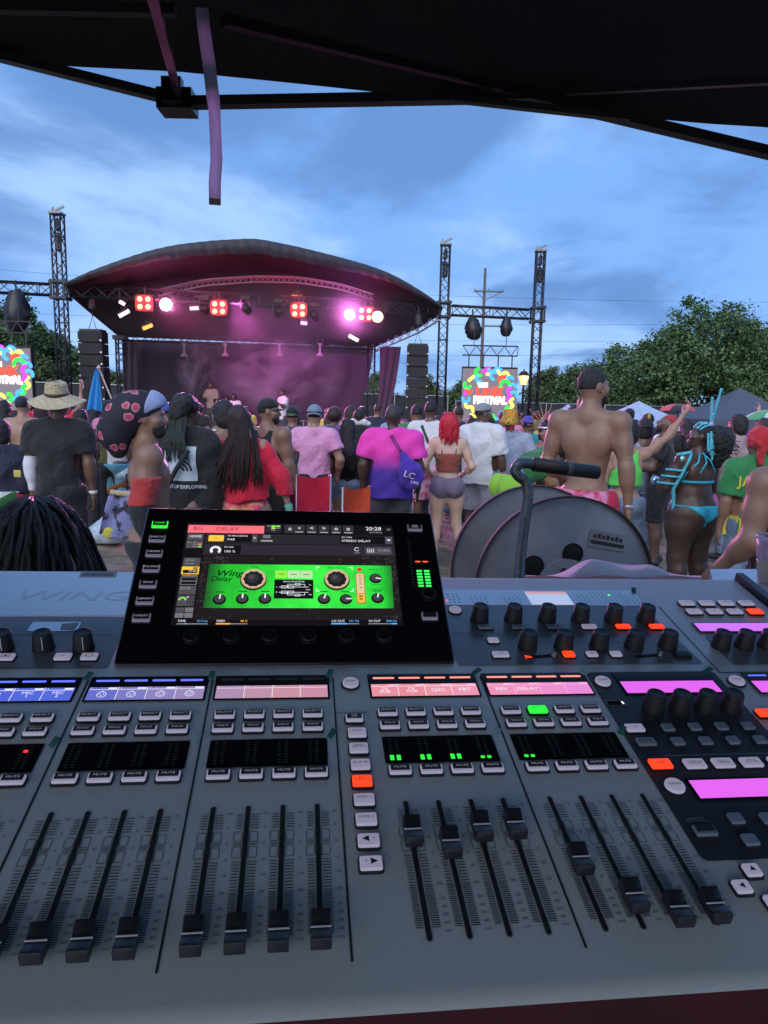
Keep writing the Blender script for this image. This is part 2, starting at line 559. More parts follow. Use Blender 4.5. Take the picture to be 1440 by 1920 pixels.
# ---------------------------------------------------------------- utility pole and wires
wood = mat('pole_wood', (0.14, 0.12, 0.11), 0.85, bump=0.3)
pb = foot(908, 700, 62); pt = at(910, 503, 62)
t = empty('utility_pole', Vector((pt.x, pt.y, 0)), 'tall utility pole with cross arms behind the hanging wrapped lamps', 'utility pole')
MB().tube([(0, 0, 0), (0, 0, pt.z)], [0.17, 0.11], 10).build('pole', wood, t)
WZ = [at(910, 546, 62).z, at(910, 610, 62).z]
MB().box((0.35, -0.16, WZ[0]), (2.6, 0.10, 0.12)).build('cross_arm', wood, t)
MB().box((0.8, -0.16, WZ[1]), (1.5, 0.10, 0.12)).build('cross_arm', wood, t)
mb = MB()
for s_ in (-1, 1): mb.bar((0.35 + s_ * 1.1, -0.12, WZ[0] - 0.02), (0.1, -0.1, WZ[0] - 0.75), 0.05)
mb.build('brace', wood, t)
ceram = mat('insulator', (0.25, 0.22, 0.2), 0.3)
for x in (-0.85, 0.35, 1.55):
    MB().lathe([(0.02, 0), (0.05, 0.03), (0.03, 0.08), (0.06, 0.11), (0.03, 0.2)], 8).build('insulator', ceram, t, loc=(x, -0.16, WZ[0] + 0.06))
wire = mat('power_line', (0.045, 0.06, 0.09), 0.7, noise=0)
def cable(a, b, sag, r, label):
    pts = []
    for i in range(17):
        f_ = i / 16; p = a.lerp(b, f_); p.z -= sag * 4 * f_ * (1 - f_); pts.append(p)
    o_ = pts[0].copy()
    q = MB().tube([p - o_ for p in pts], r, 5).build('power_line', wire, loc=o_)
    tag(q, label, 'power line', 'power lines crossing behind the stage')
cable(at(-300, 480, 62), at(1700, 566, 64), 1.2, .012, 'topmost thin power line crossing the sky above the right tower')
cable(at(-300, 570, 62), at(1700, 600, 64), 1.0, .012, 'thin power line passing just above the horizontal truss at the right')
cable(at(-300, 600, 64), at(1700, 632, 64), 1.0, .011, 'thin power line passing behind the hanging wrapped lamps')
cable(at(-300, 655, 66), at(1700, 655, 66), 0.6, .011, 'low power line level with the top of the right screen')

# ---------------------------------------------------------------- lit street lamp
lp = at(982, 711, 33)
t = empty('street_lamp', Vector((lp.x, lp.y, 0)), 'lit old-style street lamp with warm glowing lantern right of the screen', 'street lamp')
blk = mat('black_metal', (0.02, 0.02, 0.022), 0.45, 0.6)
MB().lathe([(0.12, 0), (0.12, 0.25), (0.06, 0.35), (0.05, lp.z - 0.3), (0.09, lp.z - 0.25)], 10).build('post', blk, t, smooth=True)
MB().lathe([(0.13, -0.26), (0.25, 0.12), (0.21, 0.16)], 8).build('lantern', glow('lamp_glow', (1.0, 0.60, 0.24), 1.15), t, loc=(0, 0, lp.z))
MB().lathe([(0.28, 0.17), (0.12, 0.36), (0.03, 0.36), (0.03, 0.46), (0.0, 0.48)], 8).build('cap', blk, t, loc=(0, 0, lp.z))
pl = bpy.data.lights.new('lantern_light', 'POINT'); pl.energy = 60; pl.color = (1, .55, .2); pl.shadow_soft_size = 0.2
po = bpy.data.objects.new('lantern_light', pl); col.objects.link(po); po.parent = t; po.location = (0, -0.35, lp.z)
# ================================================================== STAGE
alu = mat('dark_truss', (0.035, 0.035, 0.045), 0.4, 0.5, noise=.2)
def truss(t, p0, p1, wd, ht, seg, o, side=None, rc=0.026, rl=0.012):
    """box truss from p0 to p1: four chords as parts and one lacing"""
    p0, p1 = Vector(p0), Vector(p1)
    z = (p1 - p0).normalized()
    x = Vector(side).normalized() if side else z.cross(Vector((0, 0, 1))).normalized()
    x = (x - z * x.dot(z)).normalized()
    y = z.cross(x)
    cs = [(x * (i * wd / 2) + y * (j * ht / 2)) for i, j in ((-1, -1), (1, -1), (1, 1), (-1, 1))]
    for c in cs:
        MB().tube([p0 + c - o, p1 + c - o], rc, 8).build('chord', alu, t, smooth=True)
    L_ = (p1 - p0).length
    n = max(2, int(round(L_ / seg)))
    mb = MB()
    for i in range(n):
        a = p0 + z * (L_ * i / n); b = p0 + z * (L_ * (i + 1) / n)
        for k_ in range(4):
            c, d = cs[k_], cs[(k_ + 1) % 4]
            if i % 2: c, d = d, c
            mb.bar(a + c - o, b + d - o, rl * 1.8)
        for k_ in range(4):
            if i % 4 == 0: mb.bar(a + cs[k_] - o, a + cs[(k_ + 1) % 4] - o, rl * 1.8)
    mb.build('lacing', alu, t)

D0, D1 = 20.0, 23.6            # truss line distance at px 107 and px 1012
def dt(px): return D0 + (D1 - D0) * (px - 107) / (1012 - 107)
galv = mat('head_block', (0.25, 0.27, 0.3), 0.5, 0.4)
motor = mat('chain_motor', (0.03, 0.03, 0.035), 0.5)
def tower(px, pyt, label):
    d = dt(px); tp = at(px, pyt, d)
    t = empty('truss_tower', Vector((tp.x, tp.y, 0)), label, 'truss tower', 'truss towers')
    o = t.location
    truss(t, o + Vector((0, 0, 0.3)), Vector((o.x, o.y, tp.z)), 0.27, 0.27, 0.30, o, side=(1, 0, 0))
    MB().box((0, 0, 0.15), (0.7, 0.7, 0.3)).build('base', alu, t)
    mb = MB(); mb.box((0, 0, tp.z + 0.02), (0.36, 0.36, 0.05)); mb.bar((-.17, 0, tp.z + .05), (.2, 0, tp.z + .22), .05, .06); mb.bar((-.17, 0, tp.z + .05), (-.1, 0, tp.z + .2), .04); mb.build('head_block', galv, t)
    mb = MB(); mb.lathe([(0.05, tp.z - 1.0), (0.09, tp.z - .95), (0.09, tp.z - .55), (0.05, tp.z - .5)], 10); mb.lathe([(0.03, tp.z - .45), (0.07, tp.z - .4), (0.07, tp.z - .2), (0.03, tp.z - .1)], 8); mb.tube([(0, 0, tp.z), (0, 0, tp.z - 1)], .012, 5); mb.build('chain_motor', motor, t)
    zc = at(px, 541 + (px - 107) * 0.052, d).z
    mb = MB()
    for s_ in (-1, 1):
        for zz_ in (-.22, .22):
            mb.box((0, s_ * 0.19, zc + zz_), (0.5, 0.05, 0.06)); mb.box((s_ * 0.19, 0, zc + zz_), (0.05, 0.43, 0.06))
        for q in (-1, 1): mb.box((s_ * 0.19, q * 0.19, zc), (0.055, 0.055, 0.56))
    mb.build('sleeve_block', alu, t)
    return o, zc
tl, zl = tower(107, 402, 'tallest truss tower at the left end of the stage roof')
tm, zm = tower(836, 460, 'middle truss tower at the right end of the stage roof')
tr_, zr = tower(1014, 472, 'rightmost truss tower beyond the right screen')
# horizontal trusses
def htruss(a, b, label):
    t = empty('lighting_truss', (a + b) / 2, label, 'truss', 'horizontal trusses')
    truss(t, a, b, 0.30, 0.30, 0.34, t.location)
TL = Vector((tl.x, tl.y, zl)); TM = Vector((tm.x, tm.y, zm)); TR = Vector((tr_.x, tr_.y, zr))
dirL = (TM - TL).normalized()
htruss(TL - dirL * 6.0, TL - dirL * 0.25, 'horizontal truss left of the left tower carrying a wrapped lamp')
htruss(TL + dirL * 0.25, TM - dirL * 0.25, 'long front lighting truss across the stage with the red blinders')
htruss(TM + dirL * 0.25, TR - dirL * 0.25, 'short horizontal truss between the two right towers')

# ---- roof
roofm = mat('roof_skin', (0.009, 0.008, 0.010), 0.65, bump=0.25, bscale=1.5)
def polyline(pts, n):
    xs_ = np.linspace(pts[0][0], pts[-1][0], n)
    p = np.array(pts)
    # smooth (Catmull-like) interpolation
    ys_ = np.interp(xs_, p[:, 0], p[:, 1])
    for _ in range(3):
        ys_[1:-1] = (ys_[:-2] + 2 * ys_[1:-1] + ys_[2:]) / 4
    return list(zip(xs_, ys_))
NS = 64
R0 = polyline([(122, 533), (170, 511), (230, 489), (280, 473), (330, 462), (400, 454), (480, 450), (560, 466), (640, 486), (700, 503), (740, 519), (790, 548), (828, 575)], NS)
R1 = polyline([(128, 548), (200, 543), (300, 524), (390, 512), (480, 509), (560, 513), (640, 528), (740, 562), (824, 588)], NS)
R2 = polyline([(165, 580), (240, 590), (330, 582), (400, 575), (480, 573), (560, 577), (620, 588), (700, 612), (786, 612)], NS)
R3 = polyline([(228, 632), (330, 636), (480, 642), (600, 647), (700, 650)], NS)
def arc(i): return math.sin(math.pi * i / (NS - 1))
rows = []
for rr, off in ((R0, -1.5), (R1, 0.9), (R2, 2.4), (R3, 3.6)):
    row = []
    for i, (x, y) in enumerate(rr):
        d = dt(x) + (off * arc(i) ** 0.6 if off < 1 else off)
        if off >= 1: d = dt(x) + off * (0.55 + 0.45 * arc(i))
        if rr is R3: d = dt(x) + 3.6
        row.append(at(x, y, d))
    rows.append(row)
# refine between rows
fine = []
for a in range(3):
    for f_ in (0, .25, .5, .75):
        fine.append([rows[a][i].lerp(rows[a + 1][i], f_) for i in range(NS)])
fine.append(rows[3])
t = empty('stage_roof', foot(480, 700, 22), 'big dark domed stage roof with a puckered front hem', 'stage roof')
o = t.location
for a in range(12):       # twelve sewn panels from front to back
    MB().grid([[p - o for p in fine[a]], [p - o for p in fine[a + 1]]]).build('roof_panel', roofm, t, smooth=True)
# puckered valance along the front arch
vm = mat('valance', (0.045, 0.04, 0.052), 0.7, bump=.3, bscale=3)
vr = []
NV = 260
for j in range(7):
    row = []
    for i in range(NV):
        u_ = i / (NV - 1) * (NS - 1); i0 = min(int(u_), NS - 2); p = rows[0][i0].lerp(rows[0][i0 + 1], u_ - i0)
        s_ = i / (NV - 1)
        hgt = (0.10 + 0.30 * math.sin(math.pi * s_) ** 0.7) * (1 + 0.04 * math.sin(i * 0.27) + 0.03 * math.sin(i * .71))
        f_ = j / 6
        fold = 0.009 * math.sin(i * 0.31 + 2.5 * math.sin(i * 0.05) + f_ * 1.3) * math.sin(math.pi * min(1, f_ * 1.15)) + 0.012 * math.sin(i * 0.83 - 2 * f_)
        row.append(p - o + Vector((0, -fold - 0.10 * math.sin(math.pi * f_), 0.05 - hgt * f_)))
    vr.append(row)
MB().grid(vr).build('valance', vm, t, smooth=True)
# inner arch trusses under the roof (pale, lit)
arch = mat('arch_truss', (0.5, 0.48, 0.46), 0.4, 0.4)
for q, (pts, off) in enumerate((([(300, 542), (380, 524), (480, 517), (560, 519), (640, 532), (700, 552)], 0.6), ([(345, 548), (420, 536), (480, 533), (560, 536), (625, 545)], 1.6))):
    pl_ = polyline(pts, 40)
    mb = MB(); A = [at(x, y, dt(x) + off) - o for x, y in pl_]; B = [p + Vector((0, 0.25, 0)) for p in A]; Cc = [p + Vector((0, 0.12, -0.16)) for p in A]
    for ch in (A, B, Cc): mb.tube(ch, 0.022, 6)
    for i in range(39):
        mb.bar(A[i], Cc[i + 1], .018); mb.bar(Cc[i], B[i + 1], .018); mb.bar(A[i], B[i + 1], .018)
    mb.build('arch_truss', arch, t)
# rear edge beam
truss(t, rows[3][0], rows[3][-1], 0.22, 0.22, 0.3, o)
# side edge bars down to the rear corners
mb = MB()
for rr in (0, NS - 1):
    for a in range(3): mb.tube([rows[a][rr] - o, rows[a + 1][rr] - o], 0.05, 8)
mb.build('edge_tube', alu, t)
mb = MB(); off_ = Vector((0.0, -.1, -0.35))
for a in range(1, 3): mb.tube([rows[a][-1] - o + off_ * .6, rows[a + 1][-1] - o + off_ * .6], 0.03, 8)
for q in range(8):
    p = rows[1][-1].lerp(rows[3][-1], q / 8) - o; p2 = rows[1][-1].lerp(rows[3][-1], (q + .5) / 8) - o
    mb.bar(p, p2 + off_ * .6, .025); mb.bar(p2 + off_ * .6, rows[1][-1].lerp(rows[3][-1], (q + 1) / 8) - o, .025)
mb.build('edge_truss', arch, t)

# ---- rear columns
for px, x2, lab in ((220, 226, 'thin truss column under the left rear corner of the roof'), (694, 697, 'thin truss column under the right rear corner of the roof')):
    p = at(x2, 640, dt(px) + 3.4)
    c_ = empty('roof_column', Vector((p.x, p.y, 0)), lab, 'column', 'stage roof columns')
    truss(c_, (p.x, p.y, 0), (p.x, p.y, p.z + .05), 0.24, 0.24, 0.28, c_.location, side=(1, 0, 0), rc=.03)
    MB().box((0, 0, p.z + .12), (0.4, 0.4, 0.14)).build('corner_block', alu, c_)

# ---- stage deck, backdrop, wings
deckm = mat('stage_deck', (0.03, 0.028, 0.032), 0.5)
a = at(232, 640, dt(232) + 4.2); b = at(700, 652, dt(700) + 4.2)
DECK = 0.30
fr_a = at(200, 700, dt(200) - 0.9); fr_b = at(715, 700, dt(715) - 0.9)
t = empty('stage_deck', Vector(((a.x + b.x) / 2, (a.y + b.y) / 2 - 2, 0)), 'black stage platform the performers stand on', 'stage'); o = t.location
mb = MB(); ZT = DECK
P4 = [Vector((fr_a.x, fr_a.y, 0)), Vector((fr_b.x, fr_b.y, 0)), Vector((b.x, b.y + .3, 0)), Vector((a.x, a.y + .3, 0))]
mb.add([p - o + Vector((0, 0, z)) for z in (ZT - .2, ZT) for p in P4], [(3, 2, 1, 0), (4, 5, 6, 7)] + [(i, (i + 1) % 4, 4 + (i + 1) % 4, 4 + i) for i in range(4)])
mb.build('platform', deckm, t)
mb = MB()
ins = [p.lerp(sum(P4, Vector()) / 4, 0.03) for p in P4]
rowb = []
for k_ in range(81):
    f_ = k_ / 80; p = ins[0].lerp(ins[1], f_) - o; rowb.append(p + Vector((0, 0.04 * math.sin(k_ * 1.3), 0)))
mb.grid([[p + Vector((0, 0, z)) for p in rowb] for z in (0.02, ZT * .5, ZT - .21)]); mb.build('skirt', mat('black_drape', (0.02, 0.018, 0.022), 0.85), t, smooth=True)
# backdrop: heavy dark cloth hung from the rear beam, right edge pulled in
bm_ = mat('backdrop_cloth', (0.062, 0.045, 0.064), 0.9, bump=.15, bscale=2)
rowsb = []
for j in range(9):
    f_ = j / 8; y = 636 + f_ * 175
    xr = 700 - 10 * f_ - 38 * f_ ** 2.0
    row = []
    for i in range(61):
        u_ = i / 60; x = 232 + (xr - 232) * u_
        p = at(x, y + 14 * u_ * (1 - f_), dt(x) + 4.0); p.z = max(p.z, ZT + .01) if j == 8 else p.z
        row.append(p + Vector((0, 0.05 * math.sin(i * 0.9 + 0.4 * j) + .03 * math.sin(i * 2.3), 0)))
    rowsb.append(row)
o0 = foot(470, 700, 26)
tag(MB().grid([[p - o0 for p in r_] for r_ in rowsb]).build('backdrop', bm_, loc=o0, smooth=True), 'dark purple-lit cloth backdrop hanging behind the performers', 'backdrop')
# side leg drape right
rowsb = []
for j in range(9):
    f_ = j / 8; y = 650 + f_ * 130
    xl = 712 + 2 * f_ - 8 * f_ ** 2; xr = 752 - 14 * f_ - 10 * f_ * f_
    rowsb.append([at(xl + (xr - xl) * i / 14, y, dt(720) + 2.6) + Vector((0, .05 * math.sin(i * 1.2 + .3 * j), 0)) for i in range(15)])
o0 = foot(730, 700, 25)
tag(MB().grid([[p - o0 for p in r_] for r_ in rowsb]).build('side_drape', bm_, loc=o0, smooth=True), 'narrow dark curtain panel hanging at the right side of the stage', 'curtain')
rowsb = [[at(236 + 22 * i / 10 , 640 + 140 * j / 8, dt(240) + 3.2) + Vector((0, .05 * math.sin(i * 1.2), 0)) for i in range(11)] for j in range(9)]
o0 = foot(240, 700, 24)
tag(MB().grid([[p - o0 for p in r_] for r_ in rowsb]).build('side_drape', bm_, loc=o0, smooth=True), 'narrow dark curtain panel hanging at the left side of the stage', 'curtain')

# ---- line arrays
spk = mat('speaker_black', (0.014, 0.014, 0.016), 0.55, bump=.1, bscale=40)
grl = mat('speaker_grille', (0.02, 0.02, 0.023), 0.7, bump=.4, bscale=300)
stl = mat('rigging_steel', (0.45, 0.45, 0.48), 0.35, 0.8)
def array(px0, px1, pyt, pyb, d, n, label):
    tp = at((px0 + px1) / 2, pyt, d); wd = (px1 - px0) / F * d; H_ = (pyb - pyt) / F * d
    t = empty('line_array', Vector((tp.x, tp.y, tp.z - H_)), label, 'speaker', 'hanging speaker stacks')
    for i in range(n):
        z1 = H_ - H_ * i / n; z0 = H_ - H_ * (i + 1) / n + 0.025
        tilt = 0.02 * i * i / n
        c = MB(); hz = (z0 + z1) / 2
        c.box((0, 0.25 + tilt, hz), (wd, 0.5, z1 - z0)); cb = c.build('cabinet', spk, t)
        g_ = MB(); g_.box((0, -0.012 + tilt, hz), (wd * 0.88, 0.03, (z1 - z0) * 0.9)); g_.build('grille', grl, cb)
        for s_ in (-1, 1): MB().lathe([(0.028, 0), (0.028, .03)], 8, Matrix.Translation((s_ * wd * 0.465, tilt, z0 + .06)) @ Matrix.Rotation(R(90), 4, 'X')).build('rigging_pin', stl, cb)
    f_ = MB(); f_.box((0, 0.25, H_ + 0.04), (wd * 0.9, 0.45, 0.06)); f_.tube([(-.12, .25, H_ + .05), (0, .25, H_ + .45), (.12, .25, H_ + .05)], .012, 5)
    f_.tube([(0, .25, H_ + .45), (0, .25, H_ + 1.25)], .014, 5); f_.build('fly_frame', alu, t)
    mm = MB(); mm.lathe([(.05, H_ + .62), (.10, H_ + .68), (.10, H_ + .95), (.05, H_ + 1.0)], 10, Matrix.Translation((0, .25, 0))); mm.build('chain_motor', motor, t)
array(145, 190, 621, 752, 20.6, 6, 'tall black speaker stack hanging left of the stage')
array(764, 804, 648, 768, 22.4, 6, 'tall black speaker stack hanging right of the stage')

# ---- video screens
def led_screen(px0, px1, pyt, pyb, d, label):
    A = at(px0, pyt, d); B = at(px1, pyt + (px1 - px0) * .03, d)
    wd = (B - A).length; H_ = (pyb - pyt) / F * d
    rz = math.atan2(B.y - A.y, B.x - A.x)
    t = empty('video_screen', Vector(((A.x + B.x) / 2, (A.y + B.y) / 2, A.z - H_ - .03)), label, 'screen', 'festival video screens', rz)
    MB().box((0, 0.09, H_ / 2), (wd, 0.16, H_)).build('screen_frame', spk, t)
    p = MB(); p.add([(-wd / 2 + .015, 0.004, 0.01), (wd / 2 - .015, 0.004, .01), (wd / 2 - .015, 0.004, H_ - .06), (-wd / 2 + .015, .004, H_ - .06)], [(0, 1, 2, 3)])
    p.build('picture', glow('screen_grey', (0.165, 0.14, 0.165), 1.15), t)
    C_ = {'r': (1.0, .06, .03), 'g': (.02, .85, .06), 'b': (.05, .35, 1.0), 'y': (1, .85, .12), 'p': (.55, .03, .95), 'w': (1, 1, 1)}
    def gl(c): return glow('screen_' + c, C_[c], 1.5 if c != 'w' else 2.2)
    def squig(u_, v_, L_, an, c, kind, wdt=0.050, dy=-0.004):
        L_ *= 1.35
        pts = []
        for i in range(15):
            s_ = i / 14 - .5
            if kind == 's': q = (s_ * L_, 0.05 * math.sin(s_ * 9))
            elif kind == 'c': q = (0.07 * math.cos(s_ * 4.2) * L_ / .2, 0.07 * math.sin(s_ * 4.2) * L_ / .2)
            else: q = (s_ * L_, 0)
            pts.append((u_ + q[0] * math.cos(an) - q[1] * math.sin(an), v_ + q[0] * math.sin(an) + q[1] * math.cos(an)))
        # flat ribbon
        vs = []; fs = []
        for i, (x, z) in enumerate(pts):
            x2, z2 = pts[min(i + 1, 14)]; x1, z1 = pts[max(i - 1, 0)]
            l = math.hypot(x2 - x1, z2 - z1) or 1; nx, nz = -(z2 - z1) / l, (x2 - x1) / l
            k_ = wdt * (1 if 0 < i < 14 else 0.75)
            vs += [(x + nx * k_, dy, z + nz * k_), (x - nx * k_, dy, z - nz * k_)]
        for i in range(14): fs.append((2 * i, 2 * i + 1, 2 * i + 3, 2 * i + 2))
        sq.append(MB().add(vs, fs).build('squiggle', gl(c), t, (0, -.0004 * len(sq), 0)))
    sq = []
    # logo centre and radius in metres
    cx_, cz_ = 0.02, H_ - 0.48 * wd
    rad = 0.435 * wd
    ring = [(118, 'g', 'c', .24), (100, 'p', 's', .2), (80, 'b', 's', .34), (58, 'y', 's', .34), (36, 'b', 'c', .2), (17, 'b', 'c', .2), (-2, 'b', 'c', .22), (-22, 'y', 's', .26),
            (-42, 'g', 's', .22), (-62, 'b', 's', .3), (-84, 'g', 'c', .2), (-108, 'y', 's', .3), (-128, 'y', 'c', .22), (-146, 'y', 's', .34), (-168, 'b', 'c', .22), (178, 'p', 'l', .14), (160, 'g', 'c', .2), (142, 'y', 'l', .2)]
    for an, c, kd, L_ in ring:
        a_ = R(an); squig(cx_ + rad * math.cos(a_), cz_ + rad * math.sin(a_), L_, a_ + 1.4 + (0.5 if kd == 's' else 0), c, kd)
    for an, c, kd, L_, q in ((128, 'b', 'c', .18, .78), (95, 'y', 'l', .14, .8), (50, 'r', 'c', .2, .78), (30, 'g', 'c', .30, .72), (2, 'p', 's', .34, .8), (172, 'r', 'c', .15, .88), (78, 'b', 'c', .24, .76)):
        a_ = R(an); squig(cx_ + rad * q * math.cos(a_), cz_ + rad * q * math.sin(a_), L_, a_ + 1.5, c, kd)
    RX = Matrix.Rotation(R(90), 4, 'X')
    for body, size, c, dx, dz, sx in (('THE', .17, 'w', -.24, .27, 1.0), ('LINK', .42, 'r', 0.0, 0.05, .98), ('FESTIVAL', .33, 'w', 0.02, -.22, .82)):
        text('lettering', body, size * wd / 1.8, gl(c), t, Matrix.Translation((cx_ + dx * wd / 1.8, -.020, cz_ + dz * wd / 1.8)) @ RX, off=.021, sx=sx)
    # hanging frame above
    m_ = MB()
    zt = H_ + 0.36
    for zz_ in (zt, zt + .3): m_.tube([(-wd * .5, .1, zz_), (wd * .49, .1, zz_)], .022, 6)
    for i in range(9):
        x = -wd * .5 + wd * i / 8
        m_.bar((x, .1, zt if i % 2 else zt + .3), (min(x + wd / 8, wd * .49), .1, zt + .3 if i % 2 else zt), .022)
    for x in (-.38, -.12, .15, .4): m_.bar((x * wd, .1, H_), (x * wd, .1, zt), .035)
    for x in (-.3, .28): m_.bar((x * wd, .1, zt + .3), (x * wd, .1, zt + 1.05), .02)
    m_.build('hanging_frame', alu, t)
    return t
led_screen(867, 971, 685, 790, 22.6, 'right video screen with the colourful festival logo')
led_screen(-48, 57, 645, 765, 19.3, 'left video screen cut by the frame edge')

# ---- lights
SPOTC = {}
def lamp_obj(name, p, label, cat, group, colr, es, kind='bar', w_=.42, h_=.09, rz=0.0, tilt=0.0):
    t = empty(name, p, label, cat, group)
    M_ = Matrix.Rotation(tilt, 4, 'Y')
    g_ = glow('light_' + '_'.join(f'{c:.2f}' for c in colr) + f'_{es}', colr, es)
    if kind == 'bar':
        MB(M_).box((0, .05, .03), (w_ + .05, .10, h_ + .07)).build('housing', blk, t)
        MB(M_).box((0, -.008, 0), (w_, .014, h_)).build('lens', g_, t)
        MB(M_).bar((0, .06, .05), (0, .06, .22), .04).build('clamp', blk, t)
    elif kind == 'blinder':
        MB().box((0, .10, 0), (.52, .2, .46)).build('housing', blk, t)
        for i in (-1, 1):
            for j in (-1, 1):
                MB().lathe([(.072, 0), (.072, .02), (.05, .035)], 16, Matrix.Translation((i * .115, 0, j * .105)) @ Matrix.Rotation(R(90), 4, 'X')).build('lens', g_, t, smooth=True)
        MB().bar((0, .1, .23), (0, .1, .45), .05).build('clamp', blk, t)
        rg_ = glow('blinder_spill', (1.0, .01, .03), 0.9)  # self-lit red plate paints the glow around the four lamps
        MB().prism(rrect(.50, .44, .14, 5), 0, .01, Matrix.Translation((0, .004, 0)) @ Matrix.Rotation(R(90), 4, 'X')).build('red_glow_plate', rg_, t)
    else:
        MB().lathe([(.10, -.25), (.17, -.2), (.19, 0)], 16, Matrix.Rotation(R(90), 4, 'X')).build('housing', blk, t, smooth=True)
        MB().lathe([(.17, .004), (.12, .02), (.02, .03)], 20, Matrix.Rotation(R(90), 4, 'X')).build('lens', g_, t, smooth=True)
        mb_ = MB(); mb_.tube([(-.21, .1, 0), (-.21, .1, .25), (.21, .1, .25), (.21, .1, 0)], .02, 6); mb_.build('yoke', blk, t)
    return t
RED = (1.0, .10, .06)
for px, py, lab in ((270, 568, 'red four-lamp blinder at the left of the front truss'), (410, 577, 'second red four-lamp blinder on the front truss'), (560, 582, 'third red four-lamp blinder under the middle right of the roof'), (685, 589, 'rightmost red four-lamp blinder beside the magenta beam')):
    lamp_obj('blinder', at(px, py, dt(px) - .35), lab, 'stage light', 'red blinders', (1.0, .50, .20), 3.2, 'blinder')
for px, py, c, es, lab in ((311, 571, (1.0, .72, .92), 40.0, 'blinding white-pink beam light on the left of the front truss'), (655, 590, (1.0, .36, 1.0), 2.2, 'bright magenta beam light on the right of the front truss'), (708, 594, (1.0, .35, .2), 8.0, 'small orange-red beam light right of the last blinder')):
    lamp_obj('beam_light', at(px, py, dt(px) - .45), lab, 'stage light', 'beam lights', c, es, 'beam')
BARS = [(233, 588, (1, .85, 1), 3.0, 22, -28, .5, 'white light bar tilted at the left under the roof'), (229, 568, (1, .7, 1), 2.2, 12, 30, .5, 'small lilac light left of the first blinder'), (401, 488, (.9, .95, 1), 2.4, 26, -4, .6, 'white work light bar high under the roof'),
        (277, 613, (1, .28, .04), 2.6, 20, -22, .6, 'orange light bar low at the left'), (583, 501, (1, .10, .06), 2.2, 24, 8, .6, 'red light bar high under the roof on the right'), (556, 557, (1, .16, .03), 3.0, 18, 3, .5, 'orange-red light bar above the third blinder'),
        (750, 563, (1, .30, .05), 2.8, 21, 24, .5, 'orange light bar near the right end of the roof'), (663, 634, (.95, .85, 1), 3.2, 20, 27, .5, 'white light bar tilted at the lower right'), (366, 578, (.8, .75, .9), 1.4, 20, -4, .3, 'dim white bar between the first two blinders'), (570, 606, (1, .5, .6), 1.4, 12, 6, .3, 'dim pink bar under the third blinder'),
        (485, 481, (.35, .33, .4), .5, 20, 4, .6, 'unlit grey work light bar at the top centre of the roof'), (672, 521, (.35, .33, .4), .4, 18, 16, .6, 'unlit grey work light bar at the right of the roof'), (204, 532, (.7, .4, .8), .6, 18, -16, .5, 'dim lilac bar near the left tip of the roof')]  # the unlit bars get their grey from a weak emission
for px, py, c, es, wpx, tl_, off, lab in BARS:
    lamp_obj('light_bar', at(px, py, dt(px) + off), lab, 'stage light', 'light bars', c, es, 'bar', wpx / F * dt(px), .10, tilt=R(tl_))
# unlit moving heads hanging from the truss
for px, py, lab in ((462, 580, 'unlit moving head lamp between the second and third blinders'), (523, 585, 'unlit moving head lamp tilted left of the third blinder'), (590, 592, 'unlit moving head lamp right of the third blinder'), (384, 580, 'unlit moving head lamp left of the second blinder')):
    p = at(px, py, dt(px) - .1); t = empty('moving_head', p, lab, 'stage light', 'moving heads')
    MB().lathe([(.10, -.2), (.13, -.15), (.13, .12), (.09, .18)], 12, Matrix.Rotation(R(60 if px % 2 else -35), 4, 'Y') @ Matrix.Rotation(R(70), 4, 'X')).build('head', blk, t, smooth=True)
    mb_ = MB(); mb_.box((0, 0, .32), (.28, .22, .12)); mb_.bar((-.16, 0, .3), (-.16, 0, 0), .04); mb_.bar((.16, 0, .3), (.16, 0, 0), .04); mb_.build('yoke', blk, t)
# rear pendant lamps
for px, lab in ((345, 'leftmost slim lamp hanging from the rear beam'), (422, 'second slim lamp hanging from the rear beam'), (524, 'third slim lamp hanging from the rear beam'), (600, 'rightmost slim lamp hanging from the rear beam')):
    p = at(px, 645, dt(px) + 3.3); t = empty('pendant_lamp', p, lab, 'stage light', 'lamps hanging from the rear beam')
    pm = mat('pendant_grey', (.42, .36, .42), .5, noise=0)
    MB().lathe([(.13, -.42), (.13, -.36), (.04, -.30), (.035, -.06), (.08, -.03), (.08, .02)], 10).build('lamp_body', pm, t, smooth=True)
    mb_ = MB(); mb_.bar((-.09, 0, .02), (-.09, 0, .18), .03); mb_.bar((.09, 0, .02), (.09, 0, .18), .03); mb_.build('clamp', blk, t)

def spot(px, py, d, target, e, c, ang, blend=.6, size=.12):
    l = bpy.data.lights.new('stage_spot', 'SPOT'); l.energy = e; l.color = c; l.spot_size = R(ang); l.spot_blend = blend; l.shadow_soft_size = size
    o_ = bpy.data.objects.new('stage_spot', l); col.objects.link(o_)
    o_.location = at(px, py, d)
    o_.rotation_euler = (Vector(target) - o_.location).to_track_quat('-Z', 'Y').to_euler()
    return o_
STG = at(470, 760, 24)
spot(311, 571, 19.9, (0.0, 6, 1.0), 3600, (1.0, .26, .62), 120, 1.0)
spot(655, 590, 21.3, (1.5, 7, 1.0), 2200, (1.0, .24, .80), 110, 1.0)
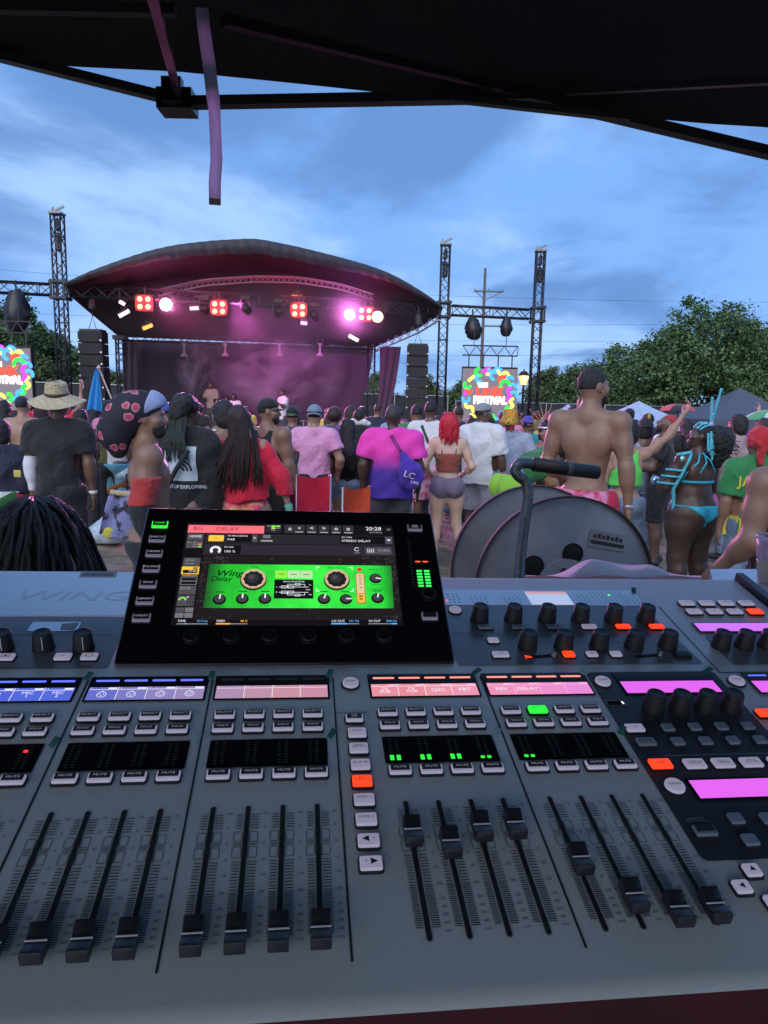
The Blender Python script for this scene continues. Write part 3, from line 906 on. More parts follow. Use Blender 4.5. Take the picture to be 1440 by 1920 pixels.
# washes from the truss onto backdrop, roof underside and performers
for px, py, tg, e, c in ((270, 560, (-2.5, 25.5, 2.2), 300, (1, .10, .35)), (440, 570, (-3, 25.8, 2.4), 620, (1, .18, .75)), (560, 575, (-2, 26, 2.4), 360, (.85, .20, .8)), (690, 585, (-.6, 26, 2.6), 220, (.8, .15, .7))):
    spot(px, py, dt(px) - .1, tg, e, c, 95, 1.0, .3)
for px, e, c in ((270, 60, (1, .04, .10)), (311, 110, (1, .22, .6)), (410, 60, (1, .04, .12)), (560, 60, (1, .05, .12)), (660, 80, (.9, .2, .9)), (700, 40, (1, .06, .12))):
    spot(px, 574, dt(px) - .75, at(px, 470, dt(px) + .6), e, c, 165, 1.0, .12)

# ---- wrapped lamps hanging outboard
wrap = mat('black_bag', (0.018, 0.018, 0.022), 0.35, bump=.6, bscale=9)
def wrapped(px, py0, py1, d, wpx, label, lean=0):
    a = at(px, py0, d); H_ = (py1 - py0) / F * d; wd = wpx / F * d / 2
    t = empty('wrapped_lamp', a, label, 'stage light', 'lamps wrapped in black bags')
    rg_ = random.Random(px)
    rows_ = []
    for j in range(11):
        f_ = j / 10
        rad = wd * (0.18 + 0.95 * math.sin(math.pi * min(1, .08 + f_ * .78)) ** .8) * (0.7 if j == 10 else 1)
        rows_.append([((rad * (1 + .16 * math.sin(3 * q + j * 1.3) + .1 * rg_.uniform(-1, 1)) * math.cos(2 * math.pi * q / 18)) + lean * f_ * wd, rad * math.sin(2 * math.pi * q / 18), -H_ * f_) for q in range(18)])
    m_ = MB(); m_.grid(rows_, True); m_.add(rows_[-1], [tuple(range(17, -1, -1))]); m_.build('bag', wrap, t, smooth=True)
    MB().tube([(0, 0, .28), (0, 0, -.02)], .025, 6).build('hook', blk, t)
wrapped(30, 545, 622, dt(30), 38, 'lamp wrapped in a black bag hanging above the left screen')
wrapped(886, 596, 636, dt(886), 27, 'larger black-wrapped lamp hanging left of the utility pole', .35)
wrapped(950, 596, 630, dt(950), 19, 'smaller black-wrapped lamp hanging right of the utility pole')

# ---- smoke on stage
def smoke(name, c, d_, dens, label, lo=.47, hi=.66):
    o_ = bpy.data.meshes.new(name)
    b_ = bmesh.new(); bmesh.ops.create_icosphere(b_, subdivisions=3, radius=1)
    b_.to_mesh(o_); b_.free()
    m_ = bpy.data.materials.new(name); m_.use_nodes = True; t_ = m_.node_tree; t_.nodes.clear()
    out = t_.nodes.new('ShaderNodeOutputMaterial'); v = t_.nodes.new('ShaderNodeVolumePrincipled')
    v.inputs['Color'].default_value = (.95, .8, .95, 1); v.inputs['Anisotropy'].default_value = .2
    tc_ = t_.nodes.new('ShaderNodeTexCoord'); n_ = t_.nodes.new('ShaderNodeTexNoise'); n_.inputs['Scale'].default_value = 1.7; n_.inputs['Detail'].default_value = 4; n_.inputs['Distortion'].default_value = .8
    t_.links.new(tc_.outputs['Object'], n_.inputs['Vector'])
    r_ = t_.nodes.new('ShaderNodeMapRange'); r_.inputs[1].default_value = lo; r_.inputs[2].default_value = hi; r_.inputs[3].default_value = 0; r_.inputs[4].default_value = dens
    t_.links.new(n_.outputs[0], r_.inputs[0])
    gr = t_.nodes.new('ShaderNodeVectorMath'); gr.operation = 'LENGTH'; t_.links.new(tc_.outputs['Object'], gr.inputs[0])
    fo = t_.nodes.new('ShaderNodeMapRange'); fo.inputs[1].default_value = 1.0; fo.inputs[2].default_value = .35; t_.links.new(gr.outputs['Value'], fo.inputs[0])
    mu = t_.nodes.new('ShaderNodeMath'); mu.operation = 'MULTIPLY'; t_.links.new(r_.outputs[0], mu.inputs[0]); t_.links.new(fo.outputs[0], mu.inputs[1])
    t_.links.new(mu.outputs[0], v.inputs['Density']); t_.links.new(v.outputs[0], out.inputs['Volume'])
    q = link(name, o_, m_); q.location = c; q.scale = d_
    tag(q, label, 'smoke', None, 'stuff'); return q
smoke('smoke', at(510, 700, 24.4), (2.6, .8, 1.6), 2.2, 'magenta lit smoke drifting in front of the backdrop')
smoke('smoke', at(365, 690, 24.0), (.8, .6, 1.1), 2.2, 'small wisp of pale smoke rising at the left of the backdrop')
smoke('added_glow_haze', at(470, 590, dt(470) + .6), (6.0, 2.6, 1.5), .11, 'thin haze added round the front truss lamps to imitate lens glow', .2, .6)  # added volume: gives the lamps a halo in place of lens bloom
# ================================================================== MIXING CONSOLE
mx_X = Vector((0.9925193, 0.12105567, -0.01584183)); mx_D = Vector((-0.11392427, 0.96497498, 0.2363145)); mx_N = -Vector((-0.04389418, 0.23274193, -0.97154747))
mx_h = 0.39973
mx_O = Vector(CAM) - mx_N * mx_h          # foot of the camera on the panel plane
MXB = Vector((0.115, 0.52, -0.10))          # base centre in panel coordinates
mc = empty('mixing_console', (0, 0, 0), 'large grey digital mixing console with black tilted touchscreen in the foreground', 'mixing console')
Rm = Matrix((mx_X, mx_D, mx_N)).transposed()
mc.matrix_world = Matrix.Translation(mx_O + Rm @ MXB) @ Rm.to_4x4()
def L3(u, v, w_=0.0): return Vector((u, v, w_)) - MXB
def mpart(mb, name, m, u=0, v=0, w_=0, parent=None, **k):
    if parent is None:
        return mb.build(name, m, mc, L3(u, v, w_), **k)
    return mb.build(name, m, parent, (u, v, w_), **k)

pan = mat('console_panel', (0.55, 0.595, 0.595), 0.40, 0.18, noise=.05, nscale=320, bump=.05, bscale=900, spec=.45)
pan_dk = mat('console_dark_panel', (0.030, 0.036, 0.048), 0.35, noise=.1, bump=.03, bscale=700)
pan_rear = mat('console_rear_panel', (0.16, 0.185, 0.22), 0.30, 0.35, noise=.06)
gloss = mat('console_gloss_strip', (0.62, 0.66, 0.72), 0.28, 0.55, noise=.05, spec=.7)
ink = mat('print_ink', (0.012, 0.014, 0.018), .6, noise=0)
ink_w = mat('print_pale', (0.30, 0.34, 0.40), .6, noise=0)
blackp = mat('black_plastic', (0.008, 0.008, 0.010), 0.33, noise=.1, bump=.04, bscale=400)
rub = mat('rubber_shadow_base', (0.010, 0.012, 0.018), 0.7, noise=0)  # dark rubber rim, also standing for the shadow round each button
cap_l = mat('button_pale', (0.56, 0.54, 0.62), 0.45, noise=.04, nscale=200, emit=(.52, .46, .64), es=0.20)
cap_g = mat('button_grey', (0.22, 0.27, 0.32), 0.45, noise=.04, nscale=200)
cap_d = mat('button_dark_face', (0.014, 0.015, 0.022), 0.5, noise=0)
txt_d = mat('button_text_dark', (0.02, 0.02, 0.03), .6, noise=0)
txt_w = mat('button_text_pale', (0.34, 0.33, 0.38), .6, noise=0, emit=(.4, .38, .45), es=.25)
red_on = glow('button_red', (1.0, .055, .012), 1.15)
grn_on = glow('button_green', (.03, .95, .05), 1.1)
glass = mat('black_glass', (0.006, 0.006, 0.009), 0.12, noise=0)
wht = mat('fader_line', (0.75, 0.77, 0.8), .4, noise=0)

# chassis: one extruded profile with a rolled front lip
U0, U1, V0, V1 = -0.345, 0.573, 0.257, 0.782
prof = [(V1, -.02), (V1, -.11), (V0 + .09, -.11), (V0 + .06, -.03), (V0 + .012, -.013), (V0 + .001, -.008), (V0 - .0015, -.004), (V0 + .003, -.0008), (V0 + .009, 0.0), (V1 - .014, 0.0), (V1 - .004, -.004)]
mb = MB(); n_ = len(prof)
uc = [U0, U0 + .004, U1 - .004, U1]
rows_ = [[(u, v, w_ - (.004 if u in (U0, U1) and w_ > -.02 else 0)) for v, w_ in prof] for u in uc]
mb.grid(rows_, True); mb.add(rows_[0], [tuple(range(n_))]); mb.add(rows_[-1], [tuple(range(n_ - 1, -1, -1))])
mpart(mb, 'chassis', pan, angle=35)
mb = MB(); mb.prism([(U0 - .012, V0 + .02), (U0 - .002, V0 + .02), (U0 - .002, V1 - .003), (U0 - .012, V1 - .003)], -.11, .006); mpart(mb, 'end_cheek', pan_dk)
mb = MB(); mb.prism([(U1 + .002, V0 + .02), (U1 + .012, V0 + .02), (U1 + .012, V1 - .003), (U1 + .002, V1 - .003)], -.11, .006); mpart(mb, 'end_cheek', pan_dk)
E0 = 0.0006
def sheet(name, poly, m, w_=E0, th=.0008, **k):
    mb_ = MB(); mb_.prism(poly, w_ - th, w_); return mpart(mb_, name, m, **k)
def rounded(poly, r, n=4):
    out = []
    for i, p in enumerate(poly):
        a = Vector(poly[i - 1]); b = Vector(p); c = Vector(poly[(i + 1) % len(poly)])
        p0 = b + (a - b).normalized() * r; p1 = b + (c - b).normalized() * r
        for j in range(n + 1):
            t_ = j / n; out.append(tuple(p0 * (1 - t_) ** 2 + b * 2 * t_ * (1 - t_) + p1 * t_ * t_))
    return out
sheet('rear_panel', rounded([(-.344, .582), (-.173, .582), (-.173, .675), (-.344, .675)], .004), pan_rear)
sheet('rear_panel', rounded([(.162, .582), (.421, .582), (.409, .700), (.162, .700)], .004), pan_rear)
sheet('gloss_strip', rounded([(.166, .702), (.410, .702), (.418, .739), (.166, .739)], .003), gloss)
sheet('gloss_strip', rounded([(-.344, .677), (-.173, .677), (-.173, .778), (-.344, .778)], .003), gloss)
sheet('rear_panel', rounded([(.453, .579), (.560, .579), (.560, .636), (.452, .636)], .004), pan_rear)
sheet('assign_panel', rounded([(.288, .342), (.470, .342), (.470, .400), (.424, .470), (.424, .568), (.288, .568)], .006), pan_dk)
sheet('assign_panel', rounded([(.4245, .342), (.565, .342), (.565, .480), (.4245, .480)], .006), pan_dk, w_=E0 + .0006)
sheet('meter_screen', [(.275, .703), (.326, .703), (.326, .734), (.275, .734)], mat('pale_lcd', (.35, .38, .46), .2, noise=0, emit=(.30, .36, .52), es=.75), w_=E0 + .0006)
sheet('lcd_header', [(.276, .727), (.325, .727), (.325, .733), (.276, .733)], glow('lcd_pink', (.62, .36, .46), .8), w_=E0 + .0012)
# seams
mb = MB()
for u in (-.185, -.074, .037, .180): mb.prism([(u - .0007, .284), (u + .0007, .284), (u + .0005, .564), (u - .0009, .564)], 0, .0004)
mb.prism([(.43, .566), (.4308, .566), (.4308, .70), (.43, .70)], 0, .0004); mb.prism([(.43, .566), (.452, .566), (.452, .5668), (.43, .5668)], 0, .0004)
o_ = mpart(mb, 'panel_seam', ink); o_['kind'] = 'stuff'

GR = {'g1': -.280, 'g2': -.168, 'g3': -.056, 'g4': .085, 'g5': .197}
PT = .025
def mtext(body, size, m, u, v, w_, parent=None, name='lettering', **k):
    loc = (L3(u, v, w_) if parent is None else Vector((u, v, w_)))
    return text(name, body, size, m, parent or mc, Matrix.Translation(loc), **k)
BASE = {}
def button(u, v, w_, h_, m, label=None, face=None, tm=None, ts=None, hgt=.0042, tv=0.0, name='button', rr=.0014, parent=None, z=0.0, kind_face=True, alabel=None):
    key = (w_, h_, hgt, rr)
    if key not in BASE:
        b1 = MB(); keycap(b1, w_ + .0022, h_ + .0026, 0, hgt * .45, rr + .0008, .0004); me1 = b1.mesh('button_base')
        b2 = MB(); keycap(b2, w_, h_, hgt * .4, hgt, rr, .0006); me2 = b2.mesh('button')
        b3 = MB(); keycap(b3, w_ - .0022, h_ * .66, hgt - .0001, hgt + .0003, .0006, .0002, c=(0, h_ * .12)); me3 = b3.mesh('button_face')
        BASE[key] = (me1, me2, me3)
    me1, me2, me3 = BASE[key]
    me2 = me2.copy()
    kk = ('b', key, m.name)
    if kk in BASE: bpy.data.meshes.remove(me2); me2 = BASE[kk]
    else: BASE[kk] = me2; me2.materials.append(m)
    loc = L3(u, v, z) if parent is None else Vector((u, v, z))
    par = parent or mc
    o = bpy.data.objects.new(name, me2); col.objects.link(o); o.parent = par; o.location = loc
    if alabel: o['label'] = alabel
    sub = o if parent is None else parent
    d_ = Vector((0, 0, 0)) if parent is None else loc
    o1 = bpy.data.objects.new('button_base', me1); col.objects.link(o1); o1.parent = sub; o1.location = d_
    if not me1.materials: me1.materials.append(rub)
    if face is not None:
        kf = ('f', key, face.name)
        if kf not in BASE: BASE[kf] = me3.copy(); BASE[kf].materials.append(face)
        o2 = bpy.data.objects.new('button_face', BASE[kf]); col.objects.link(o2); o2.parent = sub; o2.location = d_
    if label:
        text('lettering', label, ts or h_ * .34, tm or txt_d, sub, Matrix.Translation(d_ + Vector((0, h_ * (.12 if face is not None else 0) + tv, hgt + (.0006 if face is not None else .0003)))), sx=1.25)
    return o

# ---- faders
capP = [(-.0130, .0035), (-.0132, .0105), (-.0118, .0128), (-.0090, .0126), (-.0045, .0108), (-.0010, .0098), (0, .0101), (.0010, .0098), (.0045, .0112), (.0095, .0134), (.0120, .0138), (.0130, .0120), (.0134, .0035)]
mbc = MB()
W_ = .0070
def crow(x, s_): return [(x, v * s_, max(.0035, w_ - (0.0008 if abs(x) > .0066 else 0))) for v, w_ in capP]
rws = [crow(-W_, .97), crow(-W_ + .0008, 1), crow(W_ - .0008, 1), crow(W_, .97)]
mbc.grid(rws, True); mbc.add(rws[0], [tuple(range(len(capP)))]); mbc.add(rws[-1], [tuple(range(len(capP) - 1, -1, -1))])
cap_me = mbc.mesh('fader_cap'); cap_me.materials.append(mat('fader_black', (.014, .016, .021), .42, noise=.05, spec=.6)); cap_me.polygons.foreach_set('use_smooth', [True] * len(cap_me.polygons)); sharp_by_angle(cap_me, 40)
ml = MB(); ml.box((0, 0, .0102), (.0142, .0011, .0006)); line_me = ml.mesh('fader_line'); line_me.materials.append(wht)
stem = MB(); stem.box((0, 0, .002), (.0014, .012, .004)); stem_me = stem.mesh('fader_stem'); stem_me.materials.append(blackp)
slotm = MB(); slotm.prism(rrect(.0030, .112, .0014, 4), 0, .0005); slot_me = slotm.mesh('fader_slot_shade'); slot_me.materials.append(mat('slot_black', (.004, .004, .006), .8, noise=0))  # dark strip laid on the panel for the shade of an uncut slot
slote = MB(); slote.prism(rrect(.0040, .1132, .0019, 4), 0, .0003); sloe_me = slote.mesh('slot_edge'); sloe_me.materials.append(mat('slot_edge', (.16, .18, .19), .5, noise=0))
CV = {'g1': [.3] * 4, 'g2': [.3005] * 4, 'g3': [.3] * 4, 'g4': [.371, .360, .373, .374], 'g5': [.342, .312, .301, .302]}
def scale_print(g_, u0):
    """flat printed scale lines either side of each slot"""
    mb_ = MB()
    def seg(x0, x1, y, th=.0003): mb_.add([(x0, y - th, .00055), (x1, y - th, .00055), (x1, y + th, .00055), (x0, y + th, .00055)], [(0, 1, 2, 3)])
    def rect(x0, x1, y0, y1):
        n0 = len(mb_.v)
        r_ = .0012
        P_ = rounded([(x0, y0), (x1, y0), (x1, y1), (x0, y1)], r_, 3)
        for i in range(len(P_)):
            a_ = Vector(P_[i]); b_ = Vector(P_[(i + 1) % len(P_)]); d_ = (b_ - a_)
            if d_.length < 1e-7: continue
            nn = Vector((-d_.y, d_.x)).normalized() * .00022
            mb_.add([(*(a_ - nn), .00055), (*(b_ - nn), .00055), (*(b_ + nn), .00055), (*(a_ + nn), .00055)], [(0, 1, 2, 3)])
    for i in range(4):
        u = u0 + i * PT
        for s_ in (-1, 1):
            y = .398; k_ = 0
            while y > .302:
                if not (.3585 < y < .3845):
                    seg(u + s_ * .0028, u + s_ * (.0085 if s_ > 0 else .0075), y)
                y -= .0024 if y > .335 else .0016
            for y_ in (.3725, .3712): seg(u + s_ * .0024, u + s_ * .0085, y_, .0002)
            xs_ = sorted((u + s_ * .0024, u + s_ * .0082))
            rect(xs_[0], xs_[1], .3740, .3825); rect(xs_[0], xs_[1], .3605, .3695)
    o = mpart(mb_, 'scale_print', ink); o['kind'] = 'stuff'
for g_, u0 in GR.items():
    scale_print(g_, u0)
    for i in range(4):
        u = u0 + i * PT
        for me_, w_ in ((slot_me, .0003), (sloe_me, .0001)):
            o = bpy.data.objects.new(me_.name, me_); col.objects.link(o); o.parent = mc; o.location = L3(u, .350, w_)
        o = bpy.data.objects.new('fader_cap', cap_me); col.objects.link(o); o.parent = mc; o.location = L3(u, CV[g_][i], .0006)
        o.scale = (.88, .80, .92)
        for me_ in (line_me, stem_me):
            q = bpy.data.objects.new(me_.name, me_); col.objects.link(q); q.parent = o
        if True:
            for s_, y in (('10', .399), ('5', .3865), ('0', .372), ('-5', .3585), ('-10', .3465), ('-20', .3335), ('-30', .3225), ('-40', .3165), ('-50', .311), ('-60', .3055), ('-oo', .300)):
                mtext(s_, .0030, ink, u + .0125, y, .0006, sx=1.2)
        # select / solo / mute
        sel_on = (g_ == 'g5' and i == 1)
        button(u + (-.002 if g_ != 'g1' else -.002), .5085, .0170, .0090, grn_on if sel_on else cap_l, 'SELECT', face=grn_on if sel_on else cap_d, tm=txt_d if sel_on else txt_w, name='select_button', alabel='lit green select button' if sel_on else None)
        button(u - .002, .4910, .0170, .0088, cap_l, 'SOLO', face=cap_d, tm=txt_w, name='solo_button')
        button(u - .0, .4370, .0175, .0092, cap_l, 'MUTE', face=cap_d, tm=txt_w, name='mute_button')
    # meter window
    um = u0 + .0415 if g_ in ('g4',) else u0 + .037
    um = {'g1': -.243, 'g2': -.130, 'g3': -.019, 'g4': .122, 'g5': .233}[g_]
    mb = MB(); mb.prism(rounded([(um - .0475, .447), (um + .0475, .447), (um + .0475, .4785), (um - .0475, .4785)], .0015), 0, .0007)
    mw = mpart(mb, 'meter_window', glass)
    dots = MB(); lit = MB(); redl = MB()
    for i in range(4):
        uu = u0 + i * PT - .0035
        for s_ in (0, 1):
            for r_ in range(9):
                y = .4505 + r_ * .0030
                on = (g_ == 'g4' and r_ < (2 if i < 3 else 1) + 0) or (g_ == 'g5' and i == 0 and r_ < 1)
                x = uu + s_ * .0055 - .001
                if on: lit.prism([(x - .0016, y - .0003), (x + .0016, y - .0003), (x + .0016, y + .0021), (x - .0016, y + .0021)], .0007, .0011)
                else: dots.prism([(x - .0014, y), (x + .0014, y), (x + .0014, y + .0008), (x - .0014, y + .0008)], .0007, .0009)
    if g_ == 'g1':
        redl.prism([(-.2085, .4685), (-.2055, .4685), (-.2055, .4710), (-.2085, .4710)], .0007, .0011)
        redl.build('peak_led', glow('led_red', (1, .03, .02), 1.6), mw, L3(0, 0, 0) - L3(0, 0, 0) )
    q = dots.build('led_segments', mat('led_off', (.022, .024, .03), .5, noise=0), mw); q['kind'] = 'stuff'
    if lit.v: lit.build('lit_leds', grn_on, mw)['kind'] = 'stuff'
    # scribble strip
    mb = MB(); mb.prism(rounded([(um - .052, .5318), (um + .052, .5318), (um + .0525, .5675), (um - .0525, .5675)], .0012), 0, .0009)
    sc_ = mpart(mb, 'scribble_panel', glass)
    bar_m = {'g1': glow('bar_blue', (.10, .14, 1.0), 1.5), 'g2': glow('bar_blue', (.10, .14, 1.0), 1.5), 'g3': mat('bar_off', (.03, .03, .04), .4, noise=0), 'g4': glow('bar_pink', (1.0, .28, .22), 1.25), 'g5': glow('bar_pink', (1.0, .28, .22), 1.25)}[g_]
    for i in range(4):
        b_ = MB(); x = um + (i - 1.5) * .0248
        b_.prism(rrect(.0205, .0024, .0010, 3), .0009, .0012, Matrix.Translation((x, .5612, 0)))
        b_.build('colour_bar', bar_m, sc_)
    scc = {'g1': [(.065, .11, .62), (.075, .12, .66), (.08, .13, .66), (.085, .135, .66)], 'g2': [(.13, .15, .56), (.19, .19, .52), (.26, .22, .50), (.31, .24, .47)],
           'g3': [(.42, .26, .42), (.52, .28, .38), (.57, .28, .34), (.58, .26, .36)], 'g4': [(.80, .27, .33), (.78, .25, .30), (.80, .29, .36), (.82, .30, .42)], 'g5': [(.82, .28, .46), (.82, .27, .50), (.82, .26, .58), (.80, .25, .66)]}[g_]
    white_t = glow('lcd_white', (.85, .82, .95), .95)
    for i in range(4):
        x0 = um + (i - 2) * .0252; c = scc[i]
        b_ = MB(); b_.prism([(x0 + .0002, .5335), (x0 + .0250, .5335), (x0 + .0250, .5515), (x0 + .0002, .5515)], .0009, .0011)
        b_.build('channel_display', glow('lcd_%s_%d' % (g_, i), c, .92), sc_)
        b_ = MB(); b_.prism([(x0 + .0006, .5478), (x0 + .0246, .5478), (x0 + .0246, .5482), (x0 + .0006, .5482)], .0011, .0013)
        if i: b_.prism([(x0 - .0002, .5335), (x0 + .0003, .5335), (x0 + .0003, .5515), (x0 - .0002, .5515)], .0011, .0013)
        b_.build('divider', white_t if g_ != 'g5' else glow('lcd_palepink', (.9, .5, .75), .95), sc_)
        xc = x0 + .0126
        lab = {'g1': ['', 'DJ', 'MIC\n1', 'MIC\n2'], 'g2': [''] * 4, 'g3': [''] * 4, 'g4': ['DJ\nSUB', 'DJ\nTOP', 'QSC', 'FBT'], 'g5': ['REV', 'DELAY', '', '']}[g_][i]
        if lab: text('lettering', lab, .0054 if '\n' in lab else .0064, white_t, sc_, Matrix.Translation((xc, .5418, .0014)), sx=1.1)
        num = {'g1': '1 2 3 4', 'g2': '5 6 7 8', 'g3': '9 10 11 12', 'g4': '1 2 3 4', 'g5': '5 6 7 8'}[g_].split()[i]
        text('lettering', num, .0026, white_t, sc_, Matrix.Translation((x0 + .0025, .5498, .0014)))
        if g_ in ('g1', 'g2', 'g4', 'g5'):
            b_ = MB(); b_.prism([(x0 + .0165, .5488), (x0 + .0240, .5488), (x0 + .0240, .5508), (x0 + .0165, .5508)], .0011, .00125); b_.build('header_mark', white_t if g_ in ('g1', 'g2') else glow('lcd_palepink', (.9, .5, .75), .95), sc_)
        if g_ == 'g2':      # round connector symbol with three pins
            b_ = MB()
            for k_ in range(20):
                a0, a1 = 2 * math.pi * k_ / 20, 2 * math.pi * (k_ + 1) / 20
                b_.add([(xc + .0041 * math.cos(a0), .5408 + .0041 * math.sin(a0), .0013), (xc + .0041 * math.cos(a1), .5408 + .0041 * math.sin(a1), .0013), (xc + .0035 * math.cos(a1), .5408 + .0035 * math.sin(a1), .0013), (xc + .0035 * math.cos(a0), .5408 + .0035 * math.sin(a0), .0013)], [(0, 1, 2, 3)])
            for dx, dy in ((-.0016, .0007), (.0016, .0007), (0, -.0016)): b_.prism([(xc + dx + .0006 * math.cos(q), .5408 + dy + .0006 * math.sin(q)) for q in (0, 1.05, 2.1, 3.14, 4.2, 5.2)], .0011, .0013)
            b_.prism([(xc - .0008, .5446), (xc + .0008, .5446), (xc + .0008, .5456), (xc - .0008, .5456)], .0011, .0013)
            b_.build('connector_symbol', white_t, sc_)

# ---- centre column
cu_ = .054
button(cu_ - .001, .501, .0150, .0088, cap_l, 'SOF\nFLIP', face=cap_d, tm=txt_w, ts=.0024, name='layer_button')
mtext('SENDS ON FADERS', .0030, ink, cu_ - .002, .511, .0006, sx=1.2)
for v, lab, on in ((.482, 'DCA', 0), (.463, 'MAIN\nMATRIX', 0), (.444, 'AUX IN', 0), (.426, 'BUS\nMASTER', 1), (.407, 'USER 1', 0), (.388, 'USER 2', 0), (.369, None, 0), (.350, None, 0)):
    o = button(cu_, v, .0152, .0108, red_on if on else cap_l, lab, ts=.0030 if lab and '\n' not in lab else .0025, name='layer_button', alabel='lit red layer button' if on else None, tv=.001)
    if lab is None:
        s_ = -1 if v > .36 else 1
        b_ = MB(); b_.prism([(s_ * .0035 + .001 * s_, 0.0005), (s_ * -.0012 + .001 * s_, .0030), (s_ * -.0012 + .001 * s_, -.0020)][::s_], .0042, .0045); b_.build('arrow', txt_d, o)
        text('lettering', '4', .003, txt_d, o, Matrix.Translation((-s_ * .0035, .0006, .0046)))
def round_button(u, v, r_, m, lab, name='view_button'):
    b_ = MB(); b_.lathe([(r_, 0), (r_, .0032), (r_ - .0006, .0040)], 28); o = mpart(b_, name, m, u, v, 0, angle=40)
    q = MB(); q.lathe([(r_ + .0014, 0), (r_ + .0012, .0016)], 28); q.build('button_base', rub, o)
    text('lettering', lab, r_ * .46, txt_d, o, Matrix.Translation((0, .0005, .0043)), sx=1.2); return o
round_button(.053, .5525, .0076, cap_l, 'VIEW')
round_button(.299, .5505, .0076, cap_l, 'VIEW'); round_button(.438, .5490, .0076, cap_l, 'VIEW'); round_button(.302, .4115, .0080, cap_l, 'VIEW'); round_button(.180, .688, .0070, cap_l, 'VIEW')

# ---- knobs
kp = [(.0102, 0), (.0104, .001), (.0098, .004), (.0086, .0185), (.0080, .0200), (.0070, .0203), (.0060, .0199)]
kb = MB(); kb.lathe(kp, 28); knob_me = kb.mesh('knob'); knob_me.materials.append(mat('knob_rubber', (.012, .012, .014), .5, noise=.1, bump=.15, bscale=600)); knob_me.polygons.foreach_set('use_smooth', [True] * len(knob_me.polygons)); sharp_by_angle(knob_me, 50)
def knob(u, v, mark=None, s_=1.0):
    o = bpy.data.objects.new('knob', knob_me); col.objects.link(o); o.parent = mc; o.location = L3(u, v, .0006); o.scale = (s_, s_, s_ * .92)
    if mark is not None:
        b_ = MB(); b_.bar((0, -.0102, .0045), (0, -.0086, .0190), .0007, .0005); q = b_.build('pointer', wht, o); q.rotation_euler = (0, 0, mark)
    return o
for i, u in enumerate((.2035, .242, .281, .320, .359, .398)): knob(u, .668)
for u in (.242, .281, .320, .359, .397): knob(u, .613)
for i, u in enumerate((-.314, -.277, -.240, -.203)): knob(u, .6155, .25)
for u in (.458, .485, .512, .539): knob(u, .613)
for u in (.3305, .356, .3815, .407): knob(u, .508)
# rear section buttons
for u, m_ in ((.206, cap_g), (.244, cap_g), (.284, cap_g), (.324, cap_l), (.3635, red_on), (.403, red_on)): button(u, .651, .0165, .0075, m_, 'SELECT', ts=.0022, name='param_button', alabel='lit red button' if m_ is red_on else None)
button(.208, .624, .0115, .0078, cap_l, name='param_button'); button(.209, .5975, .0170, .0088, cap_l, 'EQ', ts=.003, name='param_button')
button(.281, .597, .0120, .0095, red_on, 'I', ts=.004, name='param_button', alabel='lit red button'); button(.306, .597, .0115, .0085, cap_l, 'BUS', ts=.0026, name='param_button'); button(.332, .597, .0115, .0085, cap_l, name='param_button'); button(.405, .595, .0165, .0082, cap_d, name='param_button')
for x0 in (.236, .352):
    b_ = MB(); b_.bar((x0, .594, .0008), (x0 + .030, .598, .0008), .0045, .0006); o = mpart(b_, 'slot_light', mat('slot_black', (.004, .004, .006), .8)); 
    b_ = MB(); b_.bar((x0 + .028, .5955, .0014), (x0 + .0325, .602, .0014), .0035, .001); b_.build('slot_tip', mat('tip_pale', (.5, .52, .52), .4, noise=0), o)
b_ = MB(); b_.bar((.234, .5935, .0016), (.241, .594, .0016), .0012, .0006); b_.bar((.234, .5965, .0016), (.239, .595, .0016), .0012, .0006); mpart(b_, 'status_light', red_on)
for u, m_ in ((-.305, cap_l), (-.268, cap_l), (-.217, cap_l), (-.193, cap_l)):
    o = button(u, .598, .0150, .0098, m_, {-.217: 'DIM'}.get(u), ts=.0026, name='monitor_button')
    b_ = MB()
    if u == -.193:
        for k_ in range(16):
            a0, a1 = 2 * math.pi * k_ / 16, 2 * math.pi * (k_ + 1) / 16
            b_.add([(r_ * math.cos(a) * 1.3, r_ * math.sin(a), .0045) for r_, a in ((.0024, a0), (.0024, a1), (.0029, a1), (.0029, a0))], [(3, 2, 1, 0)])
        b_.build('symbol', txt_d, o)
    if u == -.268:
        P_ = rrect(.0075, .0056, .001, 2)
        for k_ in range(len(P_)):
            a_, c_ = Vector(P_[k_]), Vector(P_[(k_ + 1) % len(P_)])
            b_.add([(*a_, .0045), (*c_, .0045), (*(c_ * .85), .0045), (*(a_ * .85), .0045)], [(0, 1, 2, 3)])
        b_.prism([(-.001, -.001), (.001, -.001), (.001, .001), (-.001, .001)], .0042, .0045); b_.build('symbol', txt_d, o)
b_ = MB(); b_.prism(rounded([(-.266, .646), (-.218, .646), (-.218, .664), (-.266, .664)], .003), E0, E0 + .0006); mw_ = mpart(b_, 'lamp_window', mat('mirror_window', (.25, .3, .36), .06, .9, noise=0))
sheet('headphone_print', [(-.235, .649), (-.221, .647), (-.220, .662), (-.236, .660)], mat('window_dark', (.02, .025, .035), .1, noise=0), w_=E0 + .0009)
pr = MB()
def hl(u0_, u1_, v, th=.0004): pr.add([(u0_, v - th, .0008), (u1_, v - th, .0008), (u1_, v + th, .0008), (u0_, v + th, .0008)], [(0, 1, 2, 3)])
hl(-.30, -.18, .640); hl(.166, .30, .6405); hl(.31, .40, .6405); hl(.215, .30, .622); hl(.30, .36, .622); hl(.31, .42, .4475, .0003)
for u in (.470, .497): pr.add([(u, .585, .0008), (u + .0006, .585, .0008), (u + .0006, .628, .0008), (u, .628, .0008)], [(0, 1, 2, 3)])
o = mpart(pr, 'panel_print', ink_w); o['kind'] = 'stuff'
